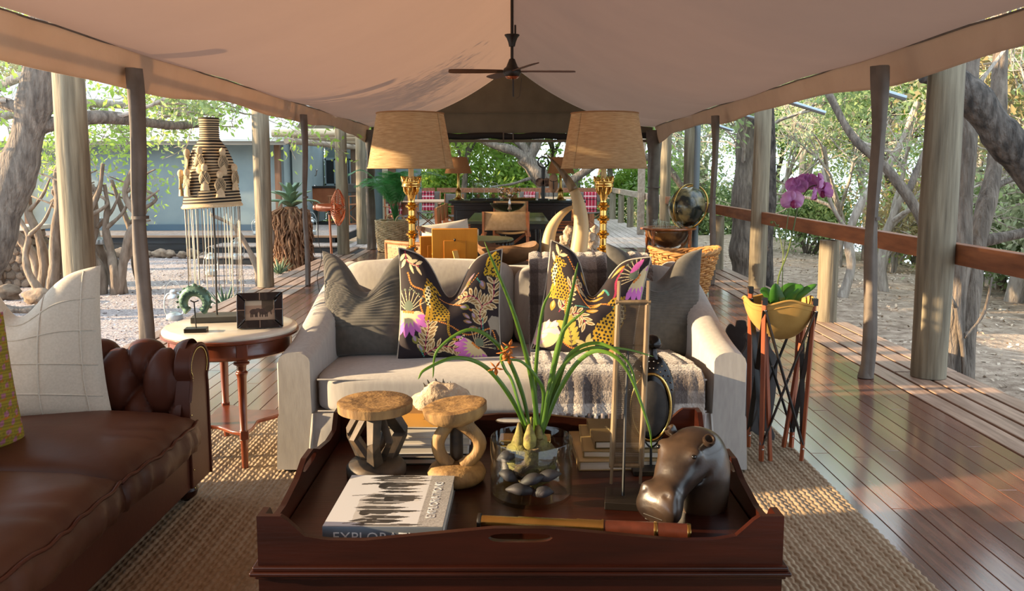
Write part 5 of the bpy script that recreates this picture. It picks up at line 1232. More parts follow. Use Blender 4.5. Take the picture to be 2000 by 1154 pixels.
# rock
def rock(name,label,cat,loc,r,mat,seed,group=None):
    rg_=np.random.default_rng(seed); m=MB(); m.ball((0,0,0),1,22,14); a=np.array(m.v); ph=rg_.uniform(0,6,9)
    f=1+.16*np.sin(3*a[:,0]+ph[0])*np.sin(3*a[:,1]+ph[1])+.12*np.sin(5*a[:,2]+ph[2]+3*a[:,0])+.07*np.sin(9*a[:,0]+ph[3])*np.sin(8*a[:,2]+ph[4])
    a=a*f[:,None]*np.array(r); a[:,2]-=a[:,2].min(); m.v=[tuple(p) for p in a]; o=m.build(name,mat,loc=loc,smooth=60); return tag(o,label,cat,group)
rock('mineral_rock','pale rough mineral rock with dark crystals on the left book stack','rock',(-.232,2.62,z-.002),(.098,.06,.05),MT['rock'],3)
m=MB(); rs=random.Random(6)
for k in range(26):
    p=Vector((rs.uniform(-.05,.03),rs.uniform(-.02,.03),0)); d=Vector((rs.uniform(-.5,.5),rs.uniform(-.5,.5),1)).normalized(); m.tube([p,p+d*rs.uniform(.014,.03)],[.006,.001],5)
cr=m.build('crystal_crust',M('dark_crystal','#2a2c2e',rough=.25),bpy.data.objects['mineral_rock'],loc=(.0,.02,.088),smooth=0); cr['kind']='stuff'
br=[('bottom tan-covered book of the right stack beside the glass vase',.03,.285,.3,'#a38d63',.235+.11),('middle olive book of the right stack beside the glass vase',.022,.255,.27,'#8f7c50',.245+.11),('top dark olive book of the right stack beside the glass vase',.024,.215,.24,'#5a4c2e',.262+.105)]
z=TZ
for i,(l,h,w,d,c,x) in enumerate(br):
    ti=None
    if i==2:
        ti=Img(60,60,lin('#584a2c')); ti.a*=(.8+.4*np.sin(ti.X*7+ti.Y*3)[...,None]*.4); ti.line([(.32,.3),(.25,.62)],.02,lin('#b8a878'))
    book(l,(x,2.6+.01*i,z),w,d,h,c,rz=R((2,-2,1)[i]),group='books in the right stack',topimg=ti,edge=True); z+=h
BRZ=z
# brass box behind the vase
BX=thing('brass_box','small golden brass box standing behind the glass vase','box',(.04,2.42,TZ),rz=R(-3))
m=MB(); m.box(-.075,.075,-.03,.03,0,.10); m.build('body',MT['brass_old'],BX,bevel=.004); m=MB(); m.box(-.078,.078,-.033,.033,.1,.118); m.build('lid',MT['brass_old'],BX,bevel=.004)
# loose shell trinket beside the box
# ---- glass vase with orchid
GV=thing('glass_vase','clear glass cylinder vase holding roots and dark pods on the tray','vase',(.055,2.265,TZ))
m=MB(); m.lathe([(0,.0),(.112,.0),(.117,.004),(.1175,.165),(.116,.168),(.1145,.165),(.1135,.012),(.1,.009),(0,.009)],seg=64); m.build('glass_wall',MT['glass'],GV,smooth=60)
OP=thing('spray_orchid','green strap-leaved orchid with orange flower spray in the glass vase','plant',(.055,2.265,TZ+.01))
rg_=np.random.default_rng(5); m=MB(); m.ball((0,0,0),1,30,20); a=np.array(m.v); f=1+.14*np.sin(7*a[:,0]+2)*np.sin(6*a[:,2])+.1*np.sin(13*a[:,1]+9*a[:,2])+.06*rg_.normal(size=len(a)); a=a*f[:,None]*np.array((.068,.06,.075)); a[:,2]+=.088; m.v=[tuple(p) for p in a]; m.build('root_ball',MT['moss'],OP,smooth=80)
for (x,y,h,r) in ((-.035,-.02,.07,.016),(-.005,-.03,.068,.02),(.02,-.012,.06,.016),(.0,.015,.075,.017)):
    m=MB(); m.lathe([(r*.7,0),(r,.012),(r*.95,.03),(r*.6,.05),(r*.3,h),(0,h+.004)],(x,y,.135),seg=12); m.build('pseudobulb',M('bulb_%d'%int(x*1000),'#54452a','#8a8440',rough=.8,scale=40,bump=.6,bscale=60,bdist=.005),OP)
def blade(root,pts,w,mat,name='leaf_blade',fold=.25):
    sp=smoothpath(pts,8); n=len(sp); m=MB(); vs=[];fs=[]
    for i,p in enumerate(sp):
        p=Vector(p); d=Vector(sp[min(i+1,n-1)])-Vector(sp[max(i-1,0)]); sdv=d.cross(Vector((0,-1,.25))); sdv=sdv.normalized() if sdv.length>1e-6 else Vector((1,0,0)); nn=sdv.cross(d).normalized()
        t=i/(n-1); ww=w*min(1,.55+t*2)*(max(0,1-t))**.45
        vs+=[p-sdv*ww/2+nn*ww*fold,p,p+sdv*ww/2+nn*ww*fold]
        if i: 
            b=(i-1)*3; fs+=[(b,b+1,b+4,b+3),(b+1,b+2,b+5,b+4)]
    m.add(vs,fs); o=m.build(name,mat,root,smooth=180,fix=False); so=o.modifiers.new('t','SOLIDIFY'); so.thickness=.0012; return o
bls=[[(.02,-.01,.17),(.0,-.01,.33),(-.05,-.02,.52),(-.13,-.04,.72)],
     [(.0,-.01,.17),(-.03,-.01,.30),(-.085,-.02,.42),(-.17,-.03,.475),(-.26,-.04,.42),(-.275,-.04,.34)],
     [(-.01,-.01,.17),(-.06,-.015,.28),(-.13,-.03,.37),(-.21,-.05,.40),(-.29,-.08,.375),(-.31,-.09,.35)],
     [(.01,0,.17),(.012,0,.35),(.03,0,.52),(.055,0,.58)],
     [(.03,-.01,.17),(.06,-.01,.35),(.10,-.01,.52),(.128,-.01,.66)],
     [(.03,-.005,.17),(.055,-.005,.33),(.085,-.01,.46),(.15,-.02,.53)],
     [(.03,-.01,.17),(.075,-.01,.29),(.13,-.015,.38),(.19,-.03,.415),(.26,-.05,.37),(.32,-.07,.22),(.332,-.07,.15)],
     [(.03,-.01,.17),(.07,0,.3),(.11,0,.4),(.19,0,.43),(.27,-.02,.38),(.3,-.02,.28)],
     [(.025,-.01,.17),(.05,-.01,.28),(.09,-.01,.37),(.16,0,.415),(.26,.02,.41),(.35,.03,.385)],
     [(.02,-.01,.17),(.035,-.01,.28),(.015,-.02,.335),(-.03,-.03,.385),(-.08,-.04,.39)]]
for i,p in enumerate(bls): blade(OP,p,(.016,.013,.014,.012,.017,.015,.014,.013,.012,.012)[i],MT['blade'])
m=MB(); m.tube(smoothpath([(-.015,-.02,.2),(-.035,-.03,.26),(-.055,-.03,.33),(-.075,-.035,.365),(-.085,-.035,.4),(-.065,-.04,.43)],5),[.0045]*26,7); m.build('flower_stem',MT['blade'],OP)
for (x,y,z_) in ((-.062,-.045,.43),(-.075,-.045,.415),(-.1,-.04,.37),(-.065,-.045,.402)):
    m=MB()
    for k in range(5):
        a=2*PI*k/5+x*40; m.tube([(x,y,z_),(x+.012*math.cos(a),y-.006,z_+.012*math.sin(a)),(x+.024*math.cos(a),y-.002,z_+.022*math.sin(a))],[.002,.006,.001],6,flat=.4)
    m.build('orange_flower',MT['orange_fl'],OP,smooth=180)
# dark seed pods in the vase
pods=[((-.03,-.085,.03),.085,R(-8)),((.045,-.06,.06),.08,R(20)),((-.065,-.045,.055),.06,R(-30)),((.0,-.075,.055),.08,R(24)),((.06,.03,.05),.07,R(70)),((-.07,.03,.04),.07,R(110)),((-.07,-.03,.105),.055,R(15)),((.03,-.09,.025),.06,R(10))]
for i,(c,L,a) in enumerate(pods):
    m=MB(); pp_=[]
    for k in range(11):
        t=k/10; pp_.append((c[0]+(t-.5)*L*math.cos(a),c[1]+.012*math.sin(PI*t)*-.5,c[2]+(t-.5)*L*math.sin(a)*.8+.008*math.sin(PI*t)))
    m.tube(pp_,[.001+.021*math.sin(PI*(.06+.88*k/10))**1.2 for k in range(11)],10,flat=.75)
    tag(m.build('seed_pod',MT['pod'],loc=(.055,2.265,TZ+.012),smooth=180),'black twisted seed pod inside the glass vase','seed pod','seed pods in the glass vase')
# ---- loom reed on a stand
LR=thing('loom_reed','tall old wooden loom reed on a black stand in the tray','loom reed',(.31,2.2,TZ))
m=MB(); m.box(-.05,.05,-.055,.055,0,.022); m.build('stand_base',MT['black_metal'],LR,bevel=.002,smooth=0,rz=R(-8))
m=MB(); m.tube([(0,0,.02),(.012,.07,.22),(.027,.14,.416)],.0042,8); m.tube([(-.02,.147,.416),(.09,.152,.416)],.003,6); m.build('stand_rod',MT['black_metal'],LR)
reedw=M('old_reed_wood','#655440','#8a7658',rough=.7,scale=6,stretch=(6,6,1),bump=.2,bscale=30,bdist=.003)
def RP(x,t): return Vector((x-.02+.02*t,.1+.05*t,.055+.535*t))
for x in (0.0,.085):
    m=MB(); m.tube([RP(x,-.07),RP(x,.02)],.0045,6); m.tube([RP(x,.02),RP(x,.90)],.0085,8); m.tube([RP(x,.9),RP(x,1.03)],.0055,6); m.build('side_rail',reedw,LR)
for t in (.03,.915):
    m=MB(); m.tube([RP(-.008,t),RP(.093,t)],.007,6); m.build('end_bar',reedw,LR)
sm=MB(); sm.box(0,.085,-.0007,.0007,-.0009,.0009); smesh=sm.mesh('split',M('reed_split','#4a3b2a','#66543c',rough=.7,scale=20),smooth=0)
jm=MB()
for k in range(150):
    t=.04+.86*k/149; p=RP(0,t); jm.box(p.x,p.x+.085,p.y-.0008,p.y+.0008,p.z-.0011,p.z+.0011)
o=jm.build('split_reeds',smesh.materials[0],LR,smooth=0,fix=False); o['kind']='stuff'
# ---- oval studded flask on a stand
FK=thing('oval_flask','dark oval flask with silver studs on a wire stand','flask',(.43,2.47,TZ))
m=MB(); m.box(-.06,.06,-.07,.03,0,.016); m.build('stand_base',MT['black_metal'],FK,smooth=0,bevel=.002)
m=MB(); m.tube([(0,-.02,.016),(0,-.015,.075)],.004,8); m.tube(smoothpath([(-.035,-.03,.135),(-.02,-.03,.095),(0,-.02,.075),(.02,-.03,.095),(.04,-.03,.135)],5),.003,6); m.build('stand_wire',MT['black_metal'],FK)
m=MB(); fm=Matrix.Translation((-.004,.0,.225))@Matrix.Rotation(R(-4),4,'X')
fl_=[]; 
m.ball((-.004,0,.225),(.078,.04,.14),36,24); m.build('body',MT['chrome_dark'],FK,smooth=180)
m=MB(); m.ball((-.006,-.024,.205),(.056,.022,.098),32,20); m.build('dark_panel',M('charred_wood','#1f1c1a','#3a3531',rough=.75,scale=14,bump=.4,bscale=30,bdist=.004),FK,smooth=180)
m=MB(); m.tube([(-.006+.06*math.cos(2*PI*k/40),-.034,.205+.104*math.sin(2*PI*k/40)) for k in range(40)],.005,8,closed=True); m.build('rim',MT['brass_old'],FK,smooth=180)
m=MB(); m.lathe([(.022,.35),(.016,.362),(.016,.382),(.022,.385)],seg=16); m.build('neck',MT['chrome_dark'],FK)
m=MB(); m.lathe([(0,.385),(.026,.385),(.03,.392),(.027,.408),(.016,.42),(0,.424)],seg=20); m.build('cap',MT['chrome_dark'],FK,smooth=60)
m=MB()
for k in range(40):
    a=R(15+150*(k%14)/13); rr=(1.0,.86,.72)[k//14]; x=.078*rr*math.cos(a); z=.225+.14*rr*math.sin(a); y=-.04*math.sqrt(max(0,1-rr*rr))-.002; m.ball((x-.004,y,z),.0028,6,4)
for k in range(14): a=2*PI*k/14; m.ball((.024*math.cos(a),.024*math.sin(a),.405),.0025,6,4)
m.build('silver_studs',MT['silver'],FK)['kind']='stuff'
# ---- hippo head
HP=thing('hippo_head','polished dark wooden hippopotamus head carving in the tray corner','sculpture',(.485,2.16,TZ))
# spine of the head: from neck base (flat on the tray) up and over to the muzzle, facing left-forward
def loft(sections,n=28):
    """sections: (center, right axis, up axis, rx, ry, power)"""
    m=MB(); vs=[];fs=[]
    for c,rx_,uy,a,b,pw in sections:
        for k in range(n):
            t=2*PI*k/n; ct,st_=math.cos(t),math.sin(t); e=2/pw
            vs.append(Vector(c)+Vector(rx_)*(a*math.copysign(abs(ct)**e,ct))+Vector(uy)*(b*math.copysign(abs(st_)**e,st_)))
    for i in range(len(sections)-1):
        for k in range(n): k2=(k+1)%n; fs.append((i*n+k,i*n+k2,(i+1)*n+k2,(i+1)*n+k))
    fs.append(tuple(range(n-1,-1,-1))); fs.append(tuple((len(sections)-1)*n+k for k in range(n))); m.add(vs,fs); return m
fwd=Vector((-.72,-.69,0)).normalized(); side=Vector((-fwd.y,fwd.x,0)); upv=Vector((0,0,1))
def hs(f,z,ang,a,b,pw=2.2):
    """section centre f along fwd, height z; plane normal pitched by ang (0=facing up, 90=facing fwd)"""
    nrm=(upv*math.cos(R(ang))+fwd*math.sin(R(ang))); u=side.cross(nrm)*-1
    return (fwd*f+upv*z, side, u, a, b, pw)
S_=[hs(-.045,.0,0,.078,.075),hs(-.047,.05,4,.081,.08),hs(-.045,.105,18,.082,.083),hs(-.028,.15,45,.078,.078),hs(.004,.158,72,.073,.066),hs(.04,.142,98,.067,.058),hs(.075,.11,112,.058,.05),hs(.098,.083,116,.05,.044),hs(.115,.066,116,.056,.046),hs(.137,.048,112,.06,.046),hs(.155,.036,108,.054,.036),hs(.165,.03,106,.035,.018)]
secs=[]
for i in range(len(S_)): secs.append(np.concatenate([np.array(S_[i][0]),np.array(S_[i][2]),[S_[i][3],S_[i][4]]]))
dn=smoothpath(secs,6); nS=64
vv=[]
for q in dn:
    c,u_,a_,b_=Vector(q[:3]),Vector(q[3:6]).normalized(),q[6],q[7]
    for k in range(nS):
        t=2*PI*k/nS; e=2/2.2; ct,st_=math.cos(t),math.sin(t); vv.append(c+side*(a_*math.copysign(abs(ct)**e,ct))+u_*(b_*math.copysign(abs(st_)**e,st_)))
A=np.array([tuple(p) for p in vv]).reshape(len(dn),nS,3); cen=A.mean(1,keepdims=True); N=A-cen; N/=np.linalg.norm(N,axis=2,keepdims=True)+1e-9
def bump(f,sd,z,r,h):
    global A
    for s in ((-1,1) if sd else (1,)):
        p=np.array(fwd*f+side*(s*sd)+upv*z); d2=((A-p)**2).sum(2); A=A+N*(h*np.exp(-d2/(r*r)))[...,None]
bump(.052,.046,.176,.02,.02); bump(.136,.034,.084,.019,.017); bump(.15,.036,.088,.0075,-.012); bump(.14,.045,.04,.03,.008); bump(.09,.03,.11,.02,-.004); bump(.02,.05,.1,.03,.006); bump(-.02,.07,.12,.03,.005); bump(.168,.0,.034,.05,.004)
m=MB(); V_=A.reshape(-1,3); nr=len(dn); m.add([tuple(p) for p in V_],[(i*nS+k,i*nS+(k+1)%nS,(i+1)*nS+(k+1)%nS,(i+1)*nS+k) for i in range(nr-1) for k in range(nS)]+[tuple(range(nS-1,-1,-1)),tuple((nr-1)*nS+k for k in range(nS))])
m.build('head',MT['hippo'],HP,smooth=80)
for s in (-1,1):
    b=fwd*.0+side*(s*.056)+upv*.2
    mm_=Matrix(((side.x*s,fwd.x,0,b.x),(side.y*s,fwd.y,0,b.y),(side.z,0,1,b.z),(0,0,0,1)))@Matrix.Rotation(R(30),4,'Y')@Matrix.Rotation(R(-25),4,'X')
    m=MB(); m.lathe([(.009,-.014),(.014,.0),(.0175,.012),(.016,.02),(.012,.021),(.009,.014),(.005,.006),(0,.004)],seg=16,m=mm_); m.build('ear',MT['hippo'],HP,smooth=60)
    m=MB(); e=fwd*.066+side*(s*.056)+upv*.178; m.ball(e,(.0065,.0065,.006),10,8); m.build('eye',M('eye_%d'%s,'#120f0d',rough=.2),HP)
m=MB()
for k in range(3): m.tube([fwd*(.163-.004*k)+side*t+upv*(.026-.008*k) for t in np.linspace(-.03,.03,9)],.0022,5)
m.build('lip_groove',MT['ebony'],HP)
# ---- telescope
TL=thing('telescope','brass and brown leather draw telescope lying along the tray front','telescope',(-.088,2.03,TZ+.0215),rot=(0,R(90-.3),R(-7.5)))
def ring(name,mat,prof,seg=28):
    m=MB(); m.lathe(prof,seg=seg); return m.build(name,mat,TL,smooth=40)
ring('eyepiece',MT['black_metal'],[(0,0),(.0205,0),(.0215,.003),(.0215,.008),(.018,.01),(0,.01)])
ring('draw_tube',MT['brass_old'],[(.0165,.01),(.0165,.105),(.018,.105),(.018,.11),(.0165,.11)])
ring('draw_tube',MT['brass_old'],[(.0178,.108),(.0178,.255),(.0195,.255),(.0195,.262),(.0178,.262)])
ring('draw_tube',MT['brass_old'],[(.019,.26),(.019,.318),(.021,.318),(.021,.323),(.019,.323)])
ring('leather_barrel',M('telescope_leather','#3f1c10','#56281a',rough=.4,scale=20,bump=.2,bscale=60,bdist=.002),[(.0195,.322),(.0205,.45),(.0205,.535),(0,.535)])
for z0 in (.448,.53): ring('brass_band',MT['brass_old'],[(.0208,z0),(.0213,z0+.001),(.0213,z0+.008),(.0208,z0+.009)])

# ================================================================== CAMPAIGN STAND WITH ORCHID
CS=thing('campaign_stand','folding wooden campaign stand with mustard canvas basin on the rug at the right','plant stand',(1.25,3.765,0))
x0,x1,y0,y1=-.1,.092,-.105,.095
tops={(0,0):(-.145,-.15),(1,0):(.115,-.115),(0,1):(-.155,.03),(1,1):(.13,.11)}
legw=M('campaign_leg','#7c3a1c','#98502a',rough=.4,scale=4,stretch=(5,5,1),coat=.2)
T0=[(-.115,-.125,.775),(.115,-.115,.77),(.13,.1,.785),(-.125,.06,.80)]; B0=[(-.098,-.105,.02),(.09,-.098,.02),(.105,.085,.02),(-.1,.095,.02)]
for i in range(4):
    m=MB(); m.bar(B0[i],T0[i],.02,.016); m.build('leg',legw,CS,bevel=.002,smooth=0)
    j=(i+1)%4
    m=MB(); m.bar(Vector(B0[i])+Vector((0,-.004,.08)),Vector(T0[j])+Vector((0,-.012,-.045)),.022,.005); m.build('cross_strap',MT['black_metal'],CS,smooth=0)
    m=MB(); m.bar(Vector(B0[j])+Vector((0,-.006,.08)),Vector(T0[i])+Vector((0,-.014,-.045)),.022,.005); m.build('cross_strap',MT['black_metal'],CS,smooth=0)
    
    for pv in (Vector(B0[i])+Vector((0,-.014,.06)),Vector(T0[i])+Vector((0,-.018,-.045)),(Vector(B0[i])+Vector(T0[j]))/2+Vector((0,-.014,.02))): m=MB(); m.ball(pv,.0055,8,6); m.build('rivet',MT['silver'],CS)
    m=MB(); m.bar(Vector(T0[i])-Vector((0,0,.02)),Vector(T0[i])+Vector((0,0,.012)),.026,.022); m.build('leg_cap',MT['black_metal'],CS,smooth=0)
# leaning second pair of legs in the photo's silhouette
for a,b in (((-.055,-.1,.02),(-.1,-.11,.62)),((.07,.09,.02),(.12,.0,.70))):
    m=MB(); m.bar(a,b,.018,.016); m.build('leg',legw,CS,bevel=.002,smooth=0)
def basin(u,v):
    a=2*PI*u; c,s=math.cos(a),math.sin(a); t=v
    sq=(abs(c)**4+abs(s)**4)**-.25
    rx=(.135+.03*(c<0)*(-c))*sq; ry=.125*sq
    r=(1-t**2.2)**.6*.92+.08*(1-t); fold=1+.05*math.sin(4*a+1)*(1-t)*t*3
    z=.762-.19*t+.012*math.cos(4*a)*(1-t)
    return Vector((rx*c*r*fold*1.02,ry*s*r*fold-.01,z))
m=MB(); m.grid(basin,64,18,wrapu=True); o=m.build('canvas_basin',MT['mustard'],CS,smooth=180); so=o.modifiers.new('t','SOLIDIFY'); so.thickness=.004
m=MB(); m.tube([basin(k/64,.0)+Vector((0,0,.0)) for k in range(64)],.006,6,closed=True); m.tube([basin(k/64,.13)*1.0 for k in range(64)],.0025,5,closed=True); m.build('basin_hem',MT['mustard'],CS,smooth=180)
OR=thing('moth_orchid','pink moth orchid with tall arching stem in the canvas stand','plant',(1.245,3.76,.7))
m=MB(); m.lathe([(.05,-.1),(.07,-.02),(.072,.0),(.06,.01),(0,.015)],seg=18); m.build('pot_soil',MT['moss'],OR)
for p,w in (([(-.01,-.01,.03),(-.03,-.02,.09),(-.035,-.03,.14)],.085),([(.01,0,.03),(.05,-.01,.1),(.1,-.02,.125)],.075),([(.02,0,.03),(.09,-.01,.09),(.16,-.02,.135)],.055),([(0,.02,.03),(.04,.04,.1),(.1,.05,.12)],.07),([(-.01,.01,.03),(-.06,.02,.09),(-.09,.02,.1)],.06)): blade(OR,p,w,M('orchid_leaf_%d'%int(w*1e4+p[1][0]*1e3),'#2f5f22','#4f8a32',rough=.35,scale=8,transl=.25),'leaf',.12)
stem=smoothpath([(-.0,-.01,.02),(-.02,-.02,.15),(.02,-.02,.28),(.04,-.02,.38),(.055,-.02,.47),(.075,-.02,.53),(.115,-.01,.58),(.165,0,.585),(.21,.0,.545),(.24,0,.49)],6)
m=MB(); m.tube(stem,[.0045-.003*k/(len(stem)-1) for k in range(len(stem))],7); m.build('flower_stem',M('stem_green','#4a5a24',rough=.5),OR)
m=MB(); m.tube(smoothpath([(.0,-.02,.27),(-.02,-.02,.36),(-.045,-.02,.42),(-.055,-.02,.42)],5),.0022,6); m.ball((-.06,-.02,.42),.007,8,6); m.ball((-.03,-.02,.405),.006,8,6); m.tube([(.005,-.015,.02),(.0,-.015,.25),(.02,-.018,.5)],.0022,6); m.build('side_shoot',M('stem_green2','#5c6a34',rough=.5),OR)
def orchid_flower(c,yaw,pitch,s):
    T=Matrix.Translation(c)@Matrix.Rotation(yaw,4,'Z')@Matrix.Rotation(pitch,4,'X')
    def pet(ang,L,w,name='petal'):
        m=MB()
        def f(u,v):
            a=2*v-1; t=u; ww=w*math.sin(PI*min(1,.08+t*.9))**.6; x=a*ww; r=t*L; y=-.004-.012*s*(math.sin(PI*t)*(1-a*a))+.01*a*a*s
            return T@Vector((x*math.cos(ang)+r*math.sin(ang),y,-x*math.sin(ang)+r*math.cos(ang)))
        m.grid(f,8,7); m.build(name,MT['petal'],OR,smooth=180,fix=False)
    pet(0,.042*s,.02*s,'sepal'); pet(R(125),.042*s,.018*s,'sepal'); pet(R(-125),.042*s,.018*s,'sepal'); pet(R(72),.05*s,.036*s); pet(R(-72),.05*s,.036*s)
    m=MB(); m.ball(T@Vector((0,-.014*s,-.012*s)),(.012*s,.01*s,.016*s),10,8); m.ball(T@Vector((0,-.016*s,.0)),(.006*s,.008*s,.006*s),8,6); m.build('lip',MT['petal_dark'],OR,smooth=180)
orchid_flower((.026,-.04,.517),R(0),R(5),1.1); orchid_flower((.06,.01,.585),R(150),R(-20),1.05); orchid_flower((.105,.005,.6),R(160),R(-15),1.05); orchid_flower((.16,.0,.6),R(75),R(0),1.05); orchid_flower((.125,-.02,.545),R(70),R(10),.85); orchid_flower((.19,.01,.56),R(-70),R(10),1.0)
# ---- dark carved boards beside the sofa
def carved_board(label,loc,rz,tilt,k=1,handle=False):
    half=[(0,.02),(.035,.04),(.05,.0),(.068,-.005),(.075,.02),(.06,.06),(.062,.1),(.078,.2),(.088,.32),(.085,.37),(.06,.41),(.052,.44),(.06,.465),(.05,.48),(.02,.485)] if not handle else [(0,.03),(.06,.0),(.08,.02),(.07,.1),(.08,.25),(.085,.36),(.1,.4),(.092,.43),(.07,.46),(.078,.51),(.055,.545),(.03,.53),(.022,.56),(.0,.565)]
    sp=smoothpath(half,4); out=[(x*k,z*k) for x,z in sp]+[(-x*k,z*k) for x,z in reversed(sp)][1:]
    if abs(out[0][0])<1e-6: out=out[:-1] if abs(out[-1][0])<1e-6 else out
    root=thing('carved_board',label,'board',loc,rot=(tilt,0,rz)); m=MB(); m.prism(out,-.012,.012,Matrix(((1,0,0,0),(0,0,-1,0),(0,1,0,0),(0,0,0,1)))); m.build('board',MT['dark_board'],root,bevel=.004)
    m=MB()
    for z in (.12,.2,.28,.36): m.box(-.05*k,.05*k,-.0135,-.011,z*k,z*k+.006)
    m.build('incised_line',MT['ebony'],root,smooth=0); return root
carved_board('dark carved wooden board with scalloped outline standing behind the campaign stand',(1.235,3.99,.012),R(4),R(-6),k=1.12)
carved_board('dark carved board with notched top leaning behind the other beside the sofa arm',(1.2,4.2,.012),R(-4),R(-4),handle=True)

# ================================================================== CONSOLE BEHIND THE SOFA
CO=thing('console_table','dark wooden console table behind the cream sofa','table',(0,5.05,0))
m=MB(); m.box(-.74,.6,-.33,.33,.735,.765); m.build('top',MT['mahogany'],CO,bevel=.004); m=MB(); m.box(-.7,.56,-.3,.3,.66,.735); m.build('apron',MT['mahogany'],CO,smooth=0)
for x in (-.69,.55):
    for y in (-.28,.28): m=MB(); m.box(x-.025,x+.025,y-.025,y+.025,0,.66); m.build('leg',MT['mahogany'],CO,bevel=.003)
CZ=.765
def brass_lamp(label,x,y):
    r=thing('brass_table_lamp',label,'lamp',(x,y,CZ),group='tall brass candlestick lamps')
    pr=[(.08,0),(.082,.008),(.07,.014),(.05,.03),(.04,.05),(.028,.075),(.024,.085)]
    m=MB(); m.lathe(pr+[(0,.085)],seg=28); m.build('foot',MT['brass'],r,smooth=50)
    prof=[(.022,.08)]
    for z in (.115,.205,.295,.375): prof+= [(.02,z-.025),(.026,z-.018),(.02,z-.012),(.036,z-.004),(.038,z+.003),(.034,z+.009),(.022,z+.014),(.027,z+.02),(.02,z+.026)]
    prof+=[(.019,.41),(.024,.43),(.03,.455),(.038,.478),(.047,.492)]
    m=MB(); m.lathe(prof,seg=28); m.build('column',MT['brass'],r,smooth=40)
    m=MB(); m.lathe([(.03,.485),(.054,.492),(.058,.496),(.058,.503),(.056,.506),(.056,.518),(.059,.522),(.059,.526),(.05,.528),(.045,.524),(0,.524)],seg=32); m.build('drip_pan',MT['brass'],r,smooth=40)
    for k in range(14):
        a=2*PI*k/14; m=MB(); T=Matrix.Translation((.057*math.cos(a),.057*math.sin(a),.526))@Matrix.Rotation(a+PI/2,4,'Z')
        m.tube([T@Vector((-.011,0,0)),T@Vector((-.008,0,.014)),T@Vector((0,-.003,.03)),T@Vector((.008,0,.014)),T@Vector((.011,0,0))],.0032,6); m.ball(T@Vector((0,-.002,.01)),.0045,6,5); m.build('crown_leaf',MT['brass'],r)
    for k in range(10):
        a=2*PI*k/10; m=MB(); m.tube([(.03*math.cos(a),.03*math.sin(a),.445),(.042*math.cos(a),.042*math.sin(a),.468),(.046*math.cos(a),.046*math.sin(a),.49)],[.003,.006,.004],6); m.build('acanthus_leaf',MT['brass'],r)
    m=MB(); m.lathe([(.0165,.52),(.0165,.66)],seg=16); m.build('candle_tube',M('cream_candle','#d8b878',rough=.5),r)
    m=MB(); m.lathe([(.258,.606),(.2,.93)],seg=72); o=m.build('shade',MT['burlap'],r,smooth=60); so=o.modifiers.new('t','SOLIDIFY'); so.thickness=.003
    for rr_,z in ((.2585,.606),(.2005,.93)):
        m=MB(); m.tube([(rr_*math.cos(2*PI*k/60),rr_*math.sin(2*PI*k/60),z) for k in range(60)],.0045,6,closed=True); m.build('shade_binding',MT['burlap_dark'] if z>.8 else MT['burlap'],r,smooth=180)
    a=-R(140) if x>0 else -R(30); m=MB(); m.bar((.2595*math.cos(a),.2595*math.sin(a),.606),(.2015*math.cos(a),.2015*math.sin(a),.93),.012,.002,up=(math.cos(a),math.sin(a),0)); m.build('shade_seam',MT['burlap'],r)
    m=MB()
    for k in range(3): a=2*PI*k/3; m.tube([(0,0,.9),(.2*math.cos(a),.2*math.sin(a),.925)],.002,5)
    m.tube([(0,0,.66),(0,0,.9)],.004,6); m.build('shade_carrier',MT['brass_old'],r)
    m=MB(); m.ball((0,0,.76),.03,12,8); m.build('bulb',BULB,r)
    ld=bpy.data.lights.new('added_shade_glow','POINT'); ld.energy=SHADE_GLOW_W; ld.color=(1,.72,.42); ld.shadow_soft_size=.03; lo=bpy.data.objects.new('added_shade_glow',ld); link(lo,r); lo.location=(0,0,.80)  # added light to make the shade glow; the lamps are taken as unlit
    return r
SHADE_GLOW_W=1.2
BULB,nt,b,_o=new_mat('added_glow_bulb'); b.inputs['Base Color'].default_value=(1,.9,.7,1); b.inputs['Emission Color'].default_value=(1,.75,.45,1); b.inputs['Emission Strength'].default_value=2  # emission added to warm the shades from inside
brass_lamp('tall brass lamp with burlap shade on the left of the console',-.61,4.98)
brass_lamp('tall brass lamp with burlap shade on the right of the console',.555,4.98)
# tusks
def tusk(label,pts,r0,mat,base,tip=False):
    root=thing('tusk',label,'tusk',(base[0],base[1],CZ),group='pair of tusks on the console')
    sp=smoothpath(pts,6); n=len(sp)
    rad=[max(.004,r0*(1-(k/(n-1))**1.6*.96)) for k in range(n)]; cut=int(n*(.62 if tip else .99)); lp=[(p[0]-base[0],p[1]-base[1],p[2]-CZ) for p in sp]
    m=MB(); m.tube(lp[:cut+1],rad[:cut+1],18); m.build('tusk_body',mat,root,smooth=180)
    if tip: m=MB(); m.tube(lp[cut:],rad[cut:],18); m.build('dark_tip',M('tusk_tip','#4a3c28','#8a7450',rough=.4,scale=8,stretch=(4,4,1)),root,smooth=180)
    m=MB(); m.lathe([(0,0),(r0*1.35,0),(r0*1.4,.012),(r0*1.2,.03),(0,.032)],seg=24); m.build('mount',MT['stool'],root)
tm=MT['horn']
tusk('tall curved ivory tusk sweeping up to a dark tip beside the right lamp',[(.415,5.2,.79),(.43,5.2,.89),(.44,5.2,1.0),(.432,5.2,1.1),(.405,5.2,1.2),(.35,5.2,1.3),(.29,5.2,1.38),(.216,5.2,1.46)],.056,tm,(.41,5.2),True)
tusk('shorter tusk arching right behind the tall tusk',[(.235,5.22,.79),(.23,5.22,.88),(.25,5.23,.98),(.30,5.24,1.06),(.37,5.26,1.115),(.44,5.3,1.13)],.046,tm,(.24,5.22))
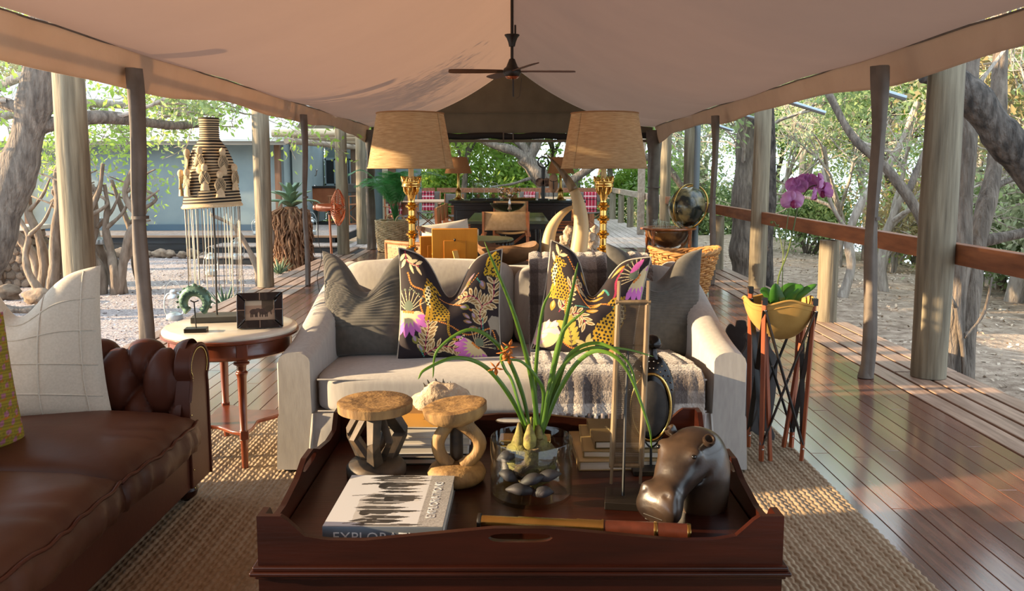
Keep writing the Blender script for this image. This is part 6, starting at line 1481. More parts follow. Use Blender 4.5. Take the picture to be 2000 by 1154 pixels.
m=MB(); m.lathe([(0,0),(.05,0),(.055,.01),(.05,.02),(0,.022)],seg=24); tag(m.build('round_dish',M('pale_dish','#c9b48c',rough=.5),loc=(.315,5.12,CZ)),'small pale round dish between the two tusks','dish')
SS=thing('stone_sculpture','stacked river stone figure behind the tall tusk','sculpture',(.45,5.33,CZ))
m=MB(); m.box(-.1,.1,-.06,.06,0,.015); m.build('base',MT['ebony'],SS,smooth=0); rs=random.Random(12)
for k,(x,z,r) in enumerate(((-.1,.05,.03),(-.105,.1,.034),(-.07,.165,.036),(-.09,.13,.026),(.05,.04,.03),(.08,.085,.034),(.06,.13,.033),(.095,.13,.028),(.09,.18,.027),(.0,.04,.035),(.02,.1,.03),(.0,.16,.03))):
    o=rock('stone','','',(0,0,0),(r*1.1,r*.8,r*1.15),MT['rock'],40+k); 
    for key in ('label','category'):
        if key in o: del o[key]
    o.parent=SS; o.location=(x,rs.uniform(-.01,.02),z-r+.02)
# wooden dough bowl
WBW=thing('wooden_bowl','long rough hewn wooden bowl on the console between frame and tusks','bowl',(-.03,5.16,CZ))
def bowlf(sgn,t0):
    def f(u,v):
        a=2*PI*u; rx,ry=.2,.15; k=1-v; q=math.sin(PI/2*k)**.8 if k>0 else 0; lip=.012*math.sin(3*a)+.02*abs(math.cos(a))**3
        return Vector(((rx-t0)*q*math.cos(a),(ry-t0)*q*math.sin(a),t0+(.105+lip)*(1-math.cos(PI/2*k))**.75 if k>0 else t0))
    return f
m=MB(); m.grid(bowlf(1,0),48,14,wrapu=True); m.grid(bowlf(1,.014),48,14,wrapu=True)
f0,f1=bowlf(1,0),bowlf(1,.014); m.add([f0(k/48,0) for k in range(48)]+[f1(k/48,0) for k in range(48)],[(k,(k+1)%48,48+(k+1)%48,48+k) for k in range(48)]); m.build('hewn_shell',M('hewn_wood','#5d4128','#8a663f',rough=.7,scale=7,lo=.3,hi=.7,bump=.6,bscale=16,bdist=.012),WBW,smooth=60,fix=False)
# photo frames seen from behind
def frame_back(label,loc,W,H,rz,tilt=R(11)):
    r=thing('easel_frame',label,'picture frame',loc,rot=(tilt,0,rz),group='easel frames seen from behind')
    m=MB(); m.box(-W/2,W/2,0,.016,0,H); m.build('frame_back',MT['honey'],r,bevel=.003); m=MB(); m.box(-W*.24,W*.24,-.003,0,.02,H*.72); m.build('back_door',MT['honey'],r,bevel=.001)
    m=MB(); m.ball((0,-.006,H*.74),(.006,.006,.009),10,8); m.build('turn_button',MT['black_metal'],r)
    m=MB(); m.bar((.0,-.008,H*.48),(.04,-.12,-.005+.0),.03,.008); m.build('easel_leg',M('pale_easel','#d3a95c',rough=.5),r); return r
frame_back('large honey-coloured wooden frame back with easel leg',(-.34,4.86,CZ),.27,.255,R(3)); frame_back('smaller honey-coloured frame back overlapped by the large one',(-.475,4.97,CZ),.17,.2,R(8))
# ================================================================== CEILING FAN
FN=thing('ceiling_fan','dark four-bladed ceiling fan hanging from the ridge','fan',(0,7.8,2.28))
m=MB(); m.lathe([(0,-.075),(.03,-.07),(.065,-.05),(.083,-.02),(.083,.012),(.075,.025),(.055,.04),(.04,.075),(.026,.11),(.016,.115)],seg=32); m.build('motor_housing',MT['black_metal'],FN,smooth=40)
m=MB(); m.lathe([(0,-.079),(.05,-.068),(.07,-.05)],seg=28); m.build('copper_rim',MT['copper'],FN)
m=MB(); m.lathe([(.014,.1),(.014,.92)],seg=12); m.build('down_rod',MT['black_metal'],FN)
m=MB(); m.lathe([(.028,.225),(.035,.26),(.05,.3),(.07,.325),(.07,.332),(.02,.333)],seg=24); m.build('bell_canopy',MT['black_metal'],FN)
m=MB(); m.tube([(.03,0,.33),(.03,0,.42)],.009,8); m.build('conduit',MT['black_metal'],FN)
m=MB(); m.tube([(.01,0,-.07),(.012,0,-.235)],.008,8); m.tube([(.09,0,-.06),(.08,0,-.16),(.07,0,-.23),(.04,0,-.25)],.0025,5); m.build('pull_cord',MT['black_metal'],FN)
for a in (2,112,180,290):
    m=MB(); rz=R(a); T=Matrix.Rotation(rz,4,'Z')@Matrix.Rotation(R(13),4,'X')
    out=smoothpath([(.085,-.03),(.2,-.045),(.45,-.05),(.57,-.045),(.592,-.02),(.59,.02),(.57,.045),(.45,.05),(.2,.04),(.085,.03)],3)
    m.prism(out,-.004,.004,T); b_=m.build('blade',MT['dark_blade'],FN,smooth=0); m=MB(); m.box(.06,.14,-.02,.02,-.008,.002,T); m.build('blade_iron',MT['black_metal'],FN,smooth=0)

# ================================================================== GLOBE BAR
GB=thing('globe_bar','antique globe drinks cabinet with open tilted globe lid on turned legs','globe bar',(2.3,12.05,0))
m=MB(); m.lathe([(.29,.505),(.4,.505),(.41,.515),(.41,.525),(.4,.535),(.29,.535),(.29,.505)],seg=44); m.build('ring_top',MT['orange_wood'],GB,smooth=40)
m=MB(); m.lathe([(0,.52),(.295,.52),(.295,.524),(0,.524)],seg=36); m.build('tray_floor',MT['wicker_brown'],GB)
for k in range(4):
    a=R(20+90*k-65); x,y=.375*math.cos(a),.375*math.sin(a); m=MB(); m.lathe([(.014,0),(.02,.03),(.012,.09),(.02,.14),(.026,.16),(.016,.19),(.022,.28),(.03,.34),(.018,.37),(.03,.4),(.022,.43),(.03,.46),(.03,.51)],(x,y,0),seg=14); m.build('turned_leg',MT['orange_wood'],GB,smooth=50)
m=MB(); m.box(-.28,.28,-.02,.02,.1,.13); m.box(-.02,.02,-.28,.28,.1,.13); m.build('cross_stretcher',MT['orange_wood'],GB)
mapm=M('old_map_lower','#4a2f18','#8a6232',rough=.35,scale=4,lo=.42,hi=.55,coat=.3); mapd=M('old_map_dark','#182422','#7a7150',rough=.25,scale=5,lo=.47,hi=.58,detail=8,coat=.5)
m=MB(); m.lathe([(.3*math.sin(t),.51-.3*math.cos(t)*.95) for t in np.linspace(0.02,PI/2,12)],seg=36); m.build('lower_hemisphere',mapm,GB,smooth=180)
m=MB(); m.tube([(0.0+.33*math.sin(t)*math.cos(R(-30)),.33*math.sin(t)*math.sin(R(-30)),.51-.33*math.cos(t)) for t in np.linspace(-PI/2,PI/2,24)],.014,8); m.build('meridian_cradle',MT['wicker_brown'],GB)
LT=Matrix.Translation((.2,-.02,.86))@Matrix.Rotation(R(72),4,'Y')@Matrix.Rotation(R(20),4,'X')@Matrix.Rotation(PI,4,'X')
LT=Matrix.Translation((.3,.02,.83))@Matrix.Rotation(R(38),4,'Z')@Matrix.Rotation(R(-74),4,'Y')
hm=[(.3*math.sin(t),.3*math.cos(t)) for t in np.linspace(0.02,PI/2,14)]
m=MB(); m.lathe(hm,seg=40,m=LT); m.lathe([(.285*math.sin(t),.285*math.cos(t)) for t in np.linspace(0.02,PI/2,14)],seg=40,m=LT); m.lathe([(.285,0),(.3,0)],seg=40,m=LT); m.build('globe_lid',mapd,GB,smooth=60,fix=False)
m=MB(); m.tube([LT@Vector((.335*math.cos(a),0,.335*math.sin(a))) for a in np.linspace(-.15,PI+.15,30)],.016,8,flat=.6); m.tube([LT@Vector((.33*math.cos(a),.33*math.sin(a),-.01)) for a in np.linspace(0,2*PI,40)[:-1]],.014,6,closed=True); m.build('meridian_ring',MT['brass_old'],GB,smooth=180)
m=MB(); m.tube([LT@Vector((0,0,.3)),LT@Vector((0,0,.36))],.008,8); m.build('pivot',MT['black_metal'],GB)
tum=MB(); tum.lathe([(0,.002),(.03,.0),(.036,.005),(.04,.1),(.038,.1),(.034,.012),(0,.01)],seg=18); tme=tum.mesh('tumbler',MT['glass'],smooth=50)
for k,(x,y) in enumerate(((-.22,-.12),(-.13,-.18),(-.05,-.2),(-.18,-.02),(-.08,-.08),(.03,-.16),(.1,-.2),(-.02,.04),(.16,-.14),(-.12,.1))):
    o=bpy.data.objects.new('tumbler',tme); link(o); o.location=(2.3+x,12.05+y,.536 if False else .525); o.scale=(1,1,random.uniform(.85,1.3)); tag(o,'clear glass tumbler standing on the globe bar','glass','glasses on the globe bar')
# ================================================================== WILLOW BASKET
def woven(root,profile,n_rows,strand,mat,seg=40,amp=.012,sx=1,sy=1,name='weave_strand',stakes=28,stake_mat=None,tilt=None):
    for i in range(n_rows):
        t=i/(n_rows-1); z=profile[0][1]+(profile[-1][1]-profile[0][1])*t; r=float(np.interp(z,[p[1] for p in profile],[p[0] for p in profile]))
        m=MB(); m.tube([((r+amp*math.cos(stakes/2*2*PI*k/(seg*2)+PI*(i%2)))*math.cos(2*PI*k/(seg*2))*sx,(r+amp*math.cos(stakes/2*2*PI*k/(seg*2)+PI*(i%2)))*math.sin(2*PI*k/(seg*2))*sy,z+.006*math.sin(k*.7+i)+(tilt(2*PI*k/(seg*2))*t if tilt else 0)) for k in range(seg*2)],strand,6,closed=True); m.build(name,mat,root,smooth=180)
    for k in range(stakes):
        a=2*PI*k/stakes; m=MB(); m.tube([(p[0]*math.cos(a)*sx,p[0]*math.sin(a)*sy,p[1]+(tilt(a)*(p[1]-profile[0][1])/(profile[-1][1]-profile[0][1]) if tilt else 0)) for p in profile],strand*.8,5); m.build('stake',stake_mat or mat,root)
WK=thing('willow_basket','large golden willow log basket on the deck behind the sofa','basket',(1.9,9.0,0))
woven(WK,[(.24,.02),(.29,.2),(.345,.4),(.36,.47)],17,.013,MT['cane'],amp=.014,sx=1.03,sy=.85,tilt=lambda a:.03*math.cos(2*a))
for k in range(3):
    m=MB(); m.tube([((.37+.012*math.cos(q*.9+k*2.1))*math.cos(2*PI*q/60)*1.03,(.37+.012*math.cos(q*.9+k*2.1))*math.sin(2*PI*q/60)*.85,.485+.03*math.cos(4*PI*q/60)+.014*math.sin(q*.9+k*2.1)) for q in range(60)],.015,6,closed=True); m.build('braided_rim',MT['cane'],WK,smooth=180)
m=MB(); m.lathe([(0,.012),(.24,.012),(.25,.025),(0,.03)],seg=30,sx=1.03,sy=.85); m.build('base',MT['cane'],WK)
# ================================================================== PALM IN BASKET
PB=thing('palm_basket','pale tall wicker planter basket with loop handles under the palm','basket',(-1.98,13.95,0))
woven(PB,[(.3,.02),(.33,.3),(.34,.52)],24,.011,MT['wicker'],amp=.01,stakes=32)
m=MB(); m.lathe([(0,.015),(.3,.015),(.31,.03),(.3,.45),(0,.47)],seg=28); m.build('inner_liner',MT['moss'],PB)
for s in (-.6,PI-.6):
    m=MB(); m.tube([(.34*math.cos(-PI/2+s*0+q*.0)+.0,0,0) for q in range(2)],.001,4); m=MB(); cx_=.33*math.cos(s-.6); cy_=.33*math.sin(s-.6); tx,ty=-math.sin(s-.6),math.cos(s-.6)
    m.tube([(cx_+tx*.08*math.cos(t),cy_+ty*.08*math.cos(t),.52+.1*math.sin(t)) for t in np.linspace(0,PI,12)],.012,7); m.build('loop_handle',MT['wicker'],PB)
PM=thing('palm','green feathery palm with arching fronds in the wicker planter','plant',(-1.98,13.95,.47))
rs=random.Random(31)
for k in range(17):
    a=2*PI*k/17+rs.uniform(-.2,.2); L=rs.uniform(.75,1.05); lean=rs.uniform(.25,.75); c,s=math.cos(a),math.sin(a)
    sp=smoothpath([(0,0,0),(c*L*lean*.25,s*L*lean*.25,L*.5),(c*L*lean*.7,s*L*lean*.7,L*.85),(c*L*lean*1.2,s*L*lean*1.2,L*.8)],7)
    m=MB(); m.tube(sp,[.009-.007*i/(len(sp)-1) for i in range(len(sp))],6)
    vs=[];fs=[]
    for i in range(6,len(sp)):
        p=Vector(sp[i]); d=(Vector(sp[i])-Vector(sp[i-1])).normalized(); sd_=d.cross(Vector((0,0,1))).normalized(); t=(i-6)/(len(sp)-6); ll=.3*math.sin(PI*(.2+.75*t))
        for q in (-1,1):
            for e in (0,.5):
                pp_=p+d*e*.04; tip=pp_+(sd_*q*.8+d*.55+Vector((0,0,-.25)))*ll; mid=(pp_+tip)/2+Vector((0,0,.02)); w=d*.007; b=len(vs); vs+=[pp_-w,pp_+w,mid+w,mid-w,tip]; fs+=[(b,b+1,b+2,b+3),(b+3,b+2,b+4)]
    m.add(vs,fs); m.build('frond',MT['palm'],PM,smooth=60,fix=False)
# ================================================================== COPPER FAN ON A STAND
CF=thing('copper_fan','polished copper studio fan on a slim stand by the steps','fan',(-1.78,8.05,0))
m=MB(); m.tube([(0,0,.0),(.0,0,.5)],.017,10); m.tube([(0,0,.45),(-.015,0,.97)],.012,10); m.build('pole',MT['copper'],CF)
m=MB(); m.lathe([(.024,.43),(.024,.46)],seg=12); m.lathe([(.02,.93),(.024,.95),(.02,.97)],(-.014,0,0),seg=12); m.build('collar',MT['black_metal'],CF)
for k in range(3):
    a=2*PI*k/3+.4; m=MB(); m.tube([(0,0,.25),(.24*math.cos(a),.24*math.sin(a),.015)],.009,8); m.build('tripod_leg',MT['copper'],CF)
T=Matrix.Translation((-.015,0,1.0))@Matrix.Rotation(R(90),4,'Y')
m=MB(); m.lathe([(0,-.13),(.03,-.125),(.04,-.1),(.042,-.02),(.04,.04),(0,.05)],seg=20,m=T); m.ball((-.15,0,1.0),.028,12,8); m.build('motor',MT['copper'],CF,smooth=50)
T2=T@Matrix.Translation((0,0,.09))
m=MB(); m.lathe([(0,-.05),(.03,-.05),(.035,-.03),(.03,.03),(0,.045)],seg=20,m=T2); m.build('hub',MT['copper'],CF,smooth=50)
for k in range(4):
    m=MB(); T3=T2@Matrix.Rotation(PI/2*k,4,'Z')@Matrix.Rotation(R(24),4,'X'); m.prism(smoothpath([(.025,-.02),(.08,-.055),(.145,-.05),(.155,0),(.13,.045),(.07,.035),(.025,.015)],3),-.0015,.0015,T3); m.build('fan_blade',MT['copper'],CF,smooth=0)
for k in range(44):
    a=2*PI*k/44; c,s=math.cos(a),math.sin(a); m=MB(); m.tube([T2@Vector((r*c,r*s,z)) for r,z in ((.03,-.062),(.1,-.052),(.17,-.014),(.18,0),(.17,.014),(.1,.052),(.03,.062))],.0025,4); m.build('cage_wire',MT['copper'],CF)
m=MB(); m.tube([T2@Vector((.18*math.cos(2*PI*k/40),.18*math.sin(2*PI*k/40),0)) for k in range(40)],.005,6,closed=True); m.build('cage_ring',MT['copper'],CF)
m=MB(); m.tube(smoothpath([(-.12,0,.97),(-.13,0,.7),(-.1,.0,.5),(-.15,0,.3),(-.1,0,.02)],5),.004,5); m.build('cable',MT['black_metal'],CF)
# ================================================================== DINING SET
DT=thing('dining_table','green-topped dining table with director chairs beyond the sofa','table',(-.05,11.0,0))
m=MB(); m.box(-.5,.5,-1.05,1.05,.715,.75); m.build('top',MT['green_slate'],DT,bevel=.005); m=MB(); m.box(-.46,.46,-1.0,1.0,.65,.715); m.build('apron',MT['ebony'],DT,smooth=0)
for x in (-.42,.42):
    for y in (-.95,.95): m=MB(); m.lathe([(.03,0),(.035,.05),(.022,.1),(.03,.3),(.04,.5),(.025,.56),(.04,.65)],(x,y,0),seg=14); m.build('turned_leg',MT['ebony'],DT)
def director(label,loc,rz,h=.9,group='director chairs',mat='khaki'):
    r=thing('director_chair',label,'chair',loc,rz=rz,group=group)   # faces +Y locally (back at -Y)
    m=MB(); m.grid(lambda u,v:(-.25+.5*u,-.225-.02*math.sin(PI*u)+.012*v,h-.21+.21*v),14,6); o=m.build('back_sling',MT[mat],r,smooth=180,fix=False); so=o.modifiers.new('t','SOLIDIFY'); so.thickness=.012
    m=MB(); m.grid(lambda u,v:(-.24+.48*u,-.2+.4*v,.455-.025*math.sin(PI*u)),12,6); o=m.build('seat_sling',MT[mat],r,smooth=180,fix=False); so=o.modifiers.new('t','SOLIDIFY'); so.thickness=.01
    for s in (-1,1):
        m=MB(); m.bar((s*.255,-.21,.62),(s*.255,-.222,h),.024,.03); m.build('back_post',MT['teak'],r,smooth=0)
        m=MB(); m.bar((s*.255,-.25,.63),(s*.255,.24,.63),.055,.02); m.build('arm_rest',MT['teak'],r,bevel=.004)
        for y in (-.2,.2): m=MB(); m.bar((s*.25,y,.03),(s*.25,y,.62),.024,.03); m.build('leg',MT['teak'],r,smooth=0)
        m=MB(); m.bar((s*.25,-.24,.015),(s*.25,.24,.015),.03,.03); m.bar((s*.25,-.2,.45),(s*.25,.2,.45),.022,.03); m.build('side_rail',MT['teak'],r,smooth=0)
    for y in (-.15,.15):
        for s in (-1,1): m=MB(); m.bar((-.24*s,y,.05),(.24*s,y,.43),.022,.018); m.build('cross_brace',MT['teak'],r,smooth=0)
    return r
d0=director('khaki canvas director chair at the near head of the dining table',(-.07,9.45,0),0)
dup(d0,(-.02,12.35,0),PI,'khaki director chair at the far head of the dining table')
for k,y in enumerate((10.35,10.95,11.55)):
    dup(d0,(-.72,y,0),R(-90),'khaki director chair on the left side of the dining table, %s'%('nearest','middle one','farthest')[k]); dup(d0,(.66,y,0),R(90),'khaki director chair on the right side of the dining table, %s'%('nearest','middle one','farthest')[k])
m=MB(); m.lathe([(0,.07),(.06,.072),(.16,.1),(.22,.15),(.235,.18),(.225,.18),(.15,.115),(0,.09)],seg=32); bw=thing('black_bowl','wide black bowl on a foot on the dining table','bowl',(-.06,10.9,.75)); m.build('bowl',M('black_gloss','#15120f',rough=.15,coat=.5),bw); m=MB(); m.lathe([(.07,0),(.03,.02),(.03,.075)],seg=18); m.build('foot',MT['black_metal'],bw)
cd=thing('silver_candlestick','ornate silver candelabrum in front of the black bowl','candlestick',(-.03,10.55,.75)); m=MB(); m.lathe([(.05,0),(.05,.01),(.015,.03),(.025,.06),(.012,.09),(.03,.12),(.012,.16),(.022,.2),(.01,.24),(.02,.27)],seg=16); m.build('stem',MT['silver'],cd)
rs=random.Random(77)
for k in range(34):
    p=Vector((rs.uniform(-.13,.13),rs.uniform(-.05,.05),.3+rs.uniform(-.05,.1))); m=MB(); m.ball(p,rs.uniform(.014,.022),8,6); m.tube([p,(0,0,.26)],.003,4); m.build('shell_bead',MT['silver'] if k%2 else MT['stool'],cd)
# round fringed table
RT=thing('round_table','small round green-topped table with beaded fringe in the lounge behind','table',(-.3,7.35,0))
m=MB(); m.lathe([(0,.735),(.31,.735),(.315,.745),(.31,.755),(0,.757)],seg=40); m.build('top',MT['green_slate'],RT); m=MB(); m.lathe([(.2,0),(.18,.02),(.05,.06),(.04,.4),(.06,.7),(.2,.735)],seg=20); m.build('pedestal',MT['ebony'],RT)
for k in range(40): a=2*PI*k/40; m=MB(); m.ball((.305*math.cos(a),.305*math.sin(a),.71),(.017,.017,.024),8,6); m.build('fringe_bead',MT['ebony'],RT)
# caned armchair with pillows
CA=thing('caned_armchair','brown caned tub armchair beside the palm behind the left lamp','chair',(-.8,7.7,0),rz=R(-35))
CA.scale=(.85,.85,.9)
for s in (-1,1):
    m=MB(); m.grid(lambda u,v,s=s:(s*(.3-.04*(1-v)),-.34+.62*u,.22+(.42+.13*(1-u)**2-.02*math.sin(PI*u*2))*v),30,16); o=m.build('cane_panel',M('cane_panel_%d'%s,'#8a5e38','#b08050',rough=.6,tex='voronoi',scale=45,lo=.2,hi=.35),CA,smooth=180,fix=False); so=o.modifiers.new('t','SOLIDIFY'); so.thickness=.012
    m=MB(); m.tube([(s*.3,-.34+.62*u,.64+.13*(1-u)**2-.02*math.sin(PI*u*2)) for u in np.linspace(0,1,16)],.018,8); m.build('arm_rail',MT['wicker_brown'],CA)
    for y in (-.34,-.02,.28): m=MB(); m.tube([(s*.26,y,0),(s*.3,y,.64+(.13 if y<-.3 else 0))],.018,8); m.build('upright',MT['wicker_brown'],CA)
m=MB(); m.grid(lambda u,v:(-.3+.6*u,-.34-.05*math.sin(PI*u),.22+.55*v),20,12); o=m.build('back_panel',M('cane_back','#5e3f26','#9a7048',rough=.6,tex='voronoi',scale=40,lo=.25,hi=.4),CA,smooth=180,fix=False); so=o.modifiers.new('t','SOLIDIFY'); so.thickness=.015
m=MB(); m.tube([(-.3+.6*u,-.34-.05*math.sin(PI*u),.78) for u in np.linspace(0,1,12)],.02,8); m.build('back_rail',MT['wicker_brown'],CA)
m=padbox(-.27,.27,-.3,.28,.26,.42,(.0,.02,.15),n=14,e=7); m.build('seat_cushion',MT['linen'],CA,smooth=180)
cushion('cushion','white cushion propped in the caned armchair',.36,.36,.14,MT['white_linen'],(-.74,7.75,.42),rz=R(-20),tilt=R(-18),n=30,group='cushions in the caned seats',seedp=7)
CB=thing('rattan_armchair','dark bentwood rattan armchair with pale pillows behind the honey frames','chair',(-.62,8.4,0),rz=R(20))
m=MB(); m.tube([(.34*math.cos(t),.32*math.sin(t),.62+.16*math.sin(t/2)**2) for t in np.linspace(-.3,PI+.3,24)],.024,8); m.build('hoop_back',MT['wicker_brown'],CB)
for k in range(12): t=-.3+(PI+.6)*k/11; m=MB(); m.tube([(.28*math.cos(t),.28*math.sin(t),.02),(.34*math.cos(t),.32*math.sin(t),.62+.16*math.sin(t/2)**2)],.01,6); m.build('spindle',MT['wicker_brown'],CB)
m=padbox(-.28,.28,-.28,.26,.28,.44,(.0,.02,.15),n=14,e=7); m.build('seat_cushion',MT['linen'],CB,smooth=180)
cushion('cushion','pale pillow leaning in the rattan armchair behind the frames',.5,.4,.14,MT['white_linen'],(-.62,8.5,.45),rz=R(15),tilt=R(-20),roll=R(-8),n=30,group='cushions in the caned seats',seedp=8)
# ================================================================== BLACK BAR COUNTER
BA=thing('bar_counter','long black panelled bar counter at the far end of the tent','counter',(0.08,13.2,0))
m=MB(); m.box(-1.08,1.08,-.3,.3,.86,.9); m.build('top',M('bar_top','#16201c',rough=.15),BA,bevel=.005); m=MB(); m.box(-1.04,1.04,-.27,.27,.82,.86); m.build('cornice',MT['ebony'],BA,bevel=.006); m=MB(); m.box(-1,1,-.24,.24,.0,.82); m.build('body',MT['ebony'],BA,smooth=0)
for k in range(5): m=MB(); x=-.96+.39*k; m.box(x,x+.34,-.255,-.24,.1,.74); m.build('front_panel',MT['ebony'],BA,bevel=.01)
def barlamp(label,x):
    r=thing('brass_bar_lamp',label,'lamp',(x,13.2,.9),group='brass lamps on the bar'); m=MB(); m.lathe([(.09,0),(.092,.012),(.06,.03),(.045,.05),(.045,.14),(.05,.15),(.032,.17),(.024,.2),(.022,.45),(.03,.46),(.02,.5)],seg=24); m.build('column',MT['brass_old'],r,smooth=40)
    m=MB(); m.lathe([(.22,.42),(.135,.68)],seg=4 if False else 40); o=m.build('shade',MT['burlap_dark'],r,smooth=60); so=o.modifiers.new('t','SOLIDIFY'); so.thickness=.004
barlamp('brass column lamp with brown shade on the left of the bar',-.86); barlamp('brass column lamp with brown shade on the right of the bar',.78)
for k,(x,r_,h) in enumerate(((-.54,.1,.34),(-.3,.085,.28))):
    g=thing('glass_cloche','%s glass dome on a black tray on the bar'%('taller','shorter')[k],'cloche',(x,13.2,.9),group='glass domes on the bar'); m=MB(); m.box(-r_*1.25,r_*1.25,-r_*1.2,r_*1.2,.0,.025); m.build('tray',MT['black_metal'],g,bevel=.003); m=MB(); m.lathe([(r_,.025),(r_,h-r_*.7)]+[(r_*math.cos(t),h-r_*.7+r_*.7*math.sin(t)) for t in np.linspace(.1,PI/2-.02,9)],seg=30); m.build('dome',MT['glass'],g,smooth=180)
    m=MB(); m.ball((0,0,.06),(.03,.03,.035),10,8); m.build('curio',MT['stool'],g)
ty=thing('drinks_tray','round brass tray on the bar carrying bottles','tray',(.12,13.2,.9)); m=MB(); m.lathe([(0,.0),(.26,0),(.27,.03),(.262,.03),(.25,.008),(0,.008)],seg=36,sy=.8); m.build('tray',MT['brass_old'],ty)
bt=MB(); bt.lathe([(0,0),(.035,0),(.037,.1),(.03,.13),(.013,.15),(.013,.2),(.017,.205),(0,.206)],seg=16); bm2=bt.mesh('bottle',MT['glass'],smooth=50)
for k in range(8):
    a=2*PI*k/8; o=bpy.data.objects.new('bottle',bm2); link(o); o.location=(.12+.17*math.cos(a),13.2+.12*math.sin(a),.908); o.scale=(1,1,random.uniform(.8,1.2)); tag(o,'clear decanter bottle on the round brass tray','bottle','bottles on the bar tray')
MK=thing('iron_figure','black iron figure with ring head and round shields on the bar','sculpture',(.5,13.2,.9)); m=MB(); m.tube([(.085*math.cos(2*PI*k/30),0,.6+.085*math.sin(2*PI*k/30)) for k in range(30)],.012,8,closed=True); m.tube([(0,0,.0),(0,0,.52)],.03,8); m.tube([(-.05,0,.6),(0,0,.55),(.05,0,.6)],.01,6); m.build('ring_figure',MT['black_metal'],MK); m=MB(); m.box(-.08,.08,-.05,.05,0,.02); m.build('base',MT['black_metal'],MK)
for s in (-1,1): m=MB(); m.lathe([(0,-.01),(.07,-.01),(.07,.01),(0,.01)],seg=20,m=Matrix.Translation((s*.055,-.03,.28))@Matrix.Rotation(PI/2,4,'X')@Matrix.Rotation(s*.3,4,'Z')); m.lathe([(.03,.012),(.045,.012),(.045,.016),(.03,.016)],seg=20,m=Matrix.Translation((s*.055,-.03,.28))@Matrix.Rotation(PI/2,4,'X')); m.build('shield',M('shield_%d'%s,'#3a2a22','#7a6452',rough=.7,tex='voronoi',scale=14),MK)
MM=thing('wooden_mask','tall oval carved wooden mask on a stand on the bar','mask',(.66,13.12,.9)); m=MB(); m.ball((0,0,.27),(.075,.04,.16),18,14); m.build('face',M('mask_wood','#8a6a4c','#a9876a',rough=.6,scale=6),MM,smooth=180); m=MB(); m.box(-.008,.008,-.05,-.03,.17,.3); m.tube([(-.06,-.03,.31),(-.02,-.045,.29),(0,-.045,.3),(.02,-.045,.29),(.06,-.03,.31)],.005,6); m.build('brow_and_nose',MT['ebony'],MM); m=MB(); m.tube([(0,0,0),(0,0,.14)],.008,6); m.box(-.06,.06,-.05,.05,0,.012); m.build('stand',MT['black_metal'],MM)
# ================================================================== FAR OUTDOOR TABLES
plaid=Img(60,60,lin('#a81c38'))
for k in range(4):
    for ax in (plaid.X,plaid.Y): m_=abs((ax*4)%1-.5)<.06; plaid.a[m_]=plaid.a[m_]*.4+np.array(lin('#e8c8c8'))*.6; m2_=abs((ax*4)%1-.2)<.05; plaid.a[m2_]*=.5
def outdoor_table(label,loc,rx,ry):
    r=thing('outdoor_table',label,'table',loc,group='teak tables on the far deck'); m=MB(); m.lathe([(0,.71),(1,.71),(1.02,.72),(1,.74),(0,.745)],seg=36,sx=rx,sy=ry); m.build('top',M('teak_pale_%d'%int(loc[0]*10),'#a07a58','#bd9672',rough=.5,scale=4,stretch=(1,8,1)),r)
    for s in (-1,1):
        for q in (-1,1): m=MB(); m.box(s*rx*.55-.05,s*rx*.55+.05,q*ry*.5-.05,q*ry*.5+.05,0,.71); m.build('leg',MT['teak'],r,smooth=0)
        m=MB(); m.box(s*rx*.55-.06,s*rx*.55+.06,-ry*.7,ry*.7,.02,.09); m.build('foot',MT['teak'],r,bevel=.02)
outdoor_table('teak outdoor table on the far deck left of the bar',(-1.75,17.6,0),.95,.6); outdoor_table('teak outdoor table on the far deck right of the bar',(1.35,19.5,0),.95,.6)
d1=director('grey director chair with red plaid blanket beside the left far table',(-2.3,16.9,0),R(-150),group='director chairs on the far deck',mat='strap'); d1b=[]
chs=[d1]
for l,loc,rz in (('grey director chair behind the left far table',(-1.9,18.6,0),R(180)),('grey director chair at the right end of the left far table',(-1.05,17.0,0),R(-40)),('grey director chair with red plaid at the far table right of the tusk',(1.75,18.4,0),R(-10)),('grey director chair with red plaid seen beside the iron figure',(.5,18.6,0),R(-30))): chs.append(dup(d1,loc,rz,l))
for c in (chs[0],chs[1],chs[3],chs[4]):
    a=c.rotation_euler.z; b=thing('plaid_blanket','red plaid blanket hung over the %s'%({chs[0]:'left front chair on the far deck',chs[1]:'chair behind the left far table',chs[3]:'right far chair beyond the tusk',chs[4]:'far chair beside the iron figure'}[c]),'blanket',tuple(c.location),rz=a,group='red plaid blankets on the far chairs')
    n=40; U,V=np.meshgrid(np.linspace(0,1,n),np.linspace(0,1,n),indexing='ij'); d=.45; hz=np.where(V<.5,.915-(.5-V)*.9,.915-(V-.5)*.9); co=np.stack([-.12+.28*U,np.where(V<.45,-.26,np.where(V>.55,-.205,-.26+(V-.45)*.55))+.01*np.sin(U*9),hz],-1).reshape(-1,3)
    o=bpy.data.objects.new('cloth',np_mesh('cloth',co,grid_quads(n,n),MT['red_plaid'],plaid.a[(V*59).astype(int),(U*59).astype(int)].reshape(-1,3))); link(o,b)
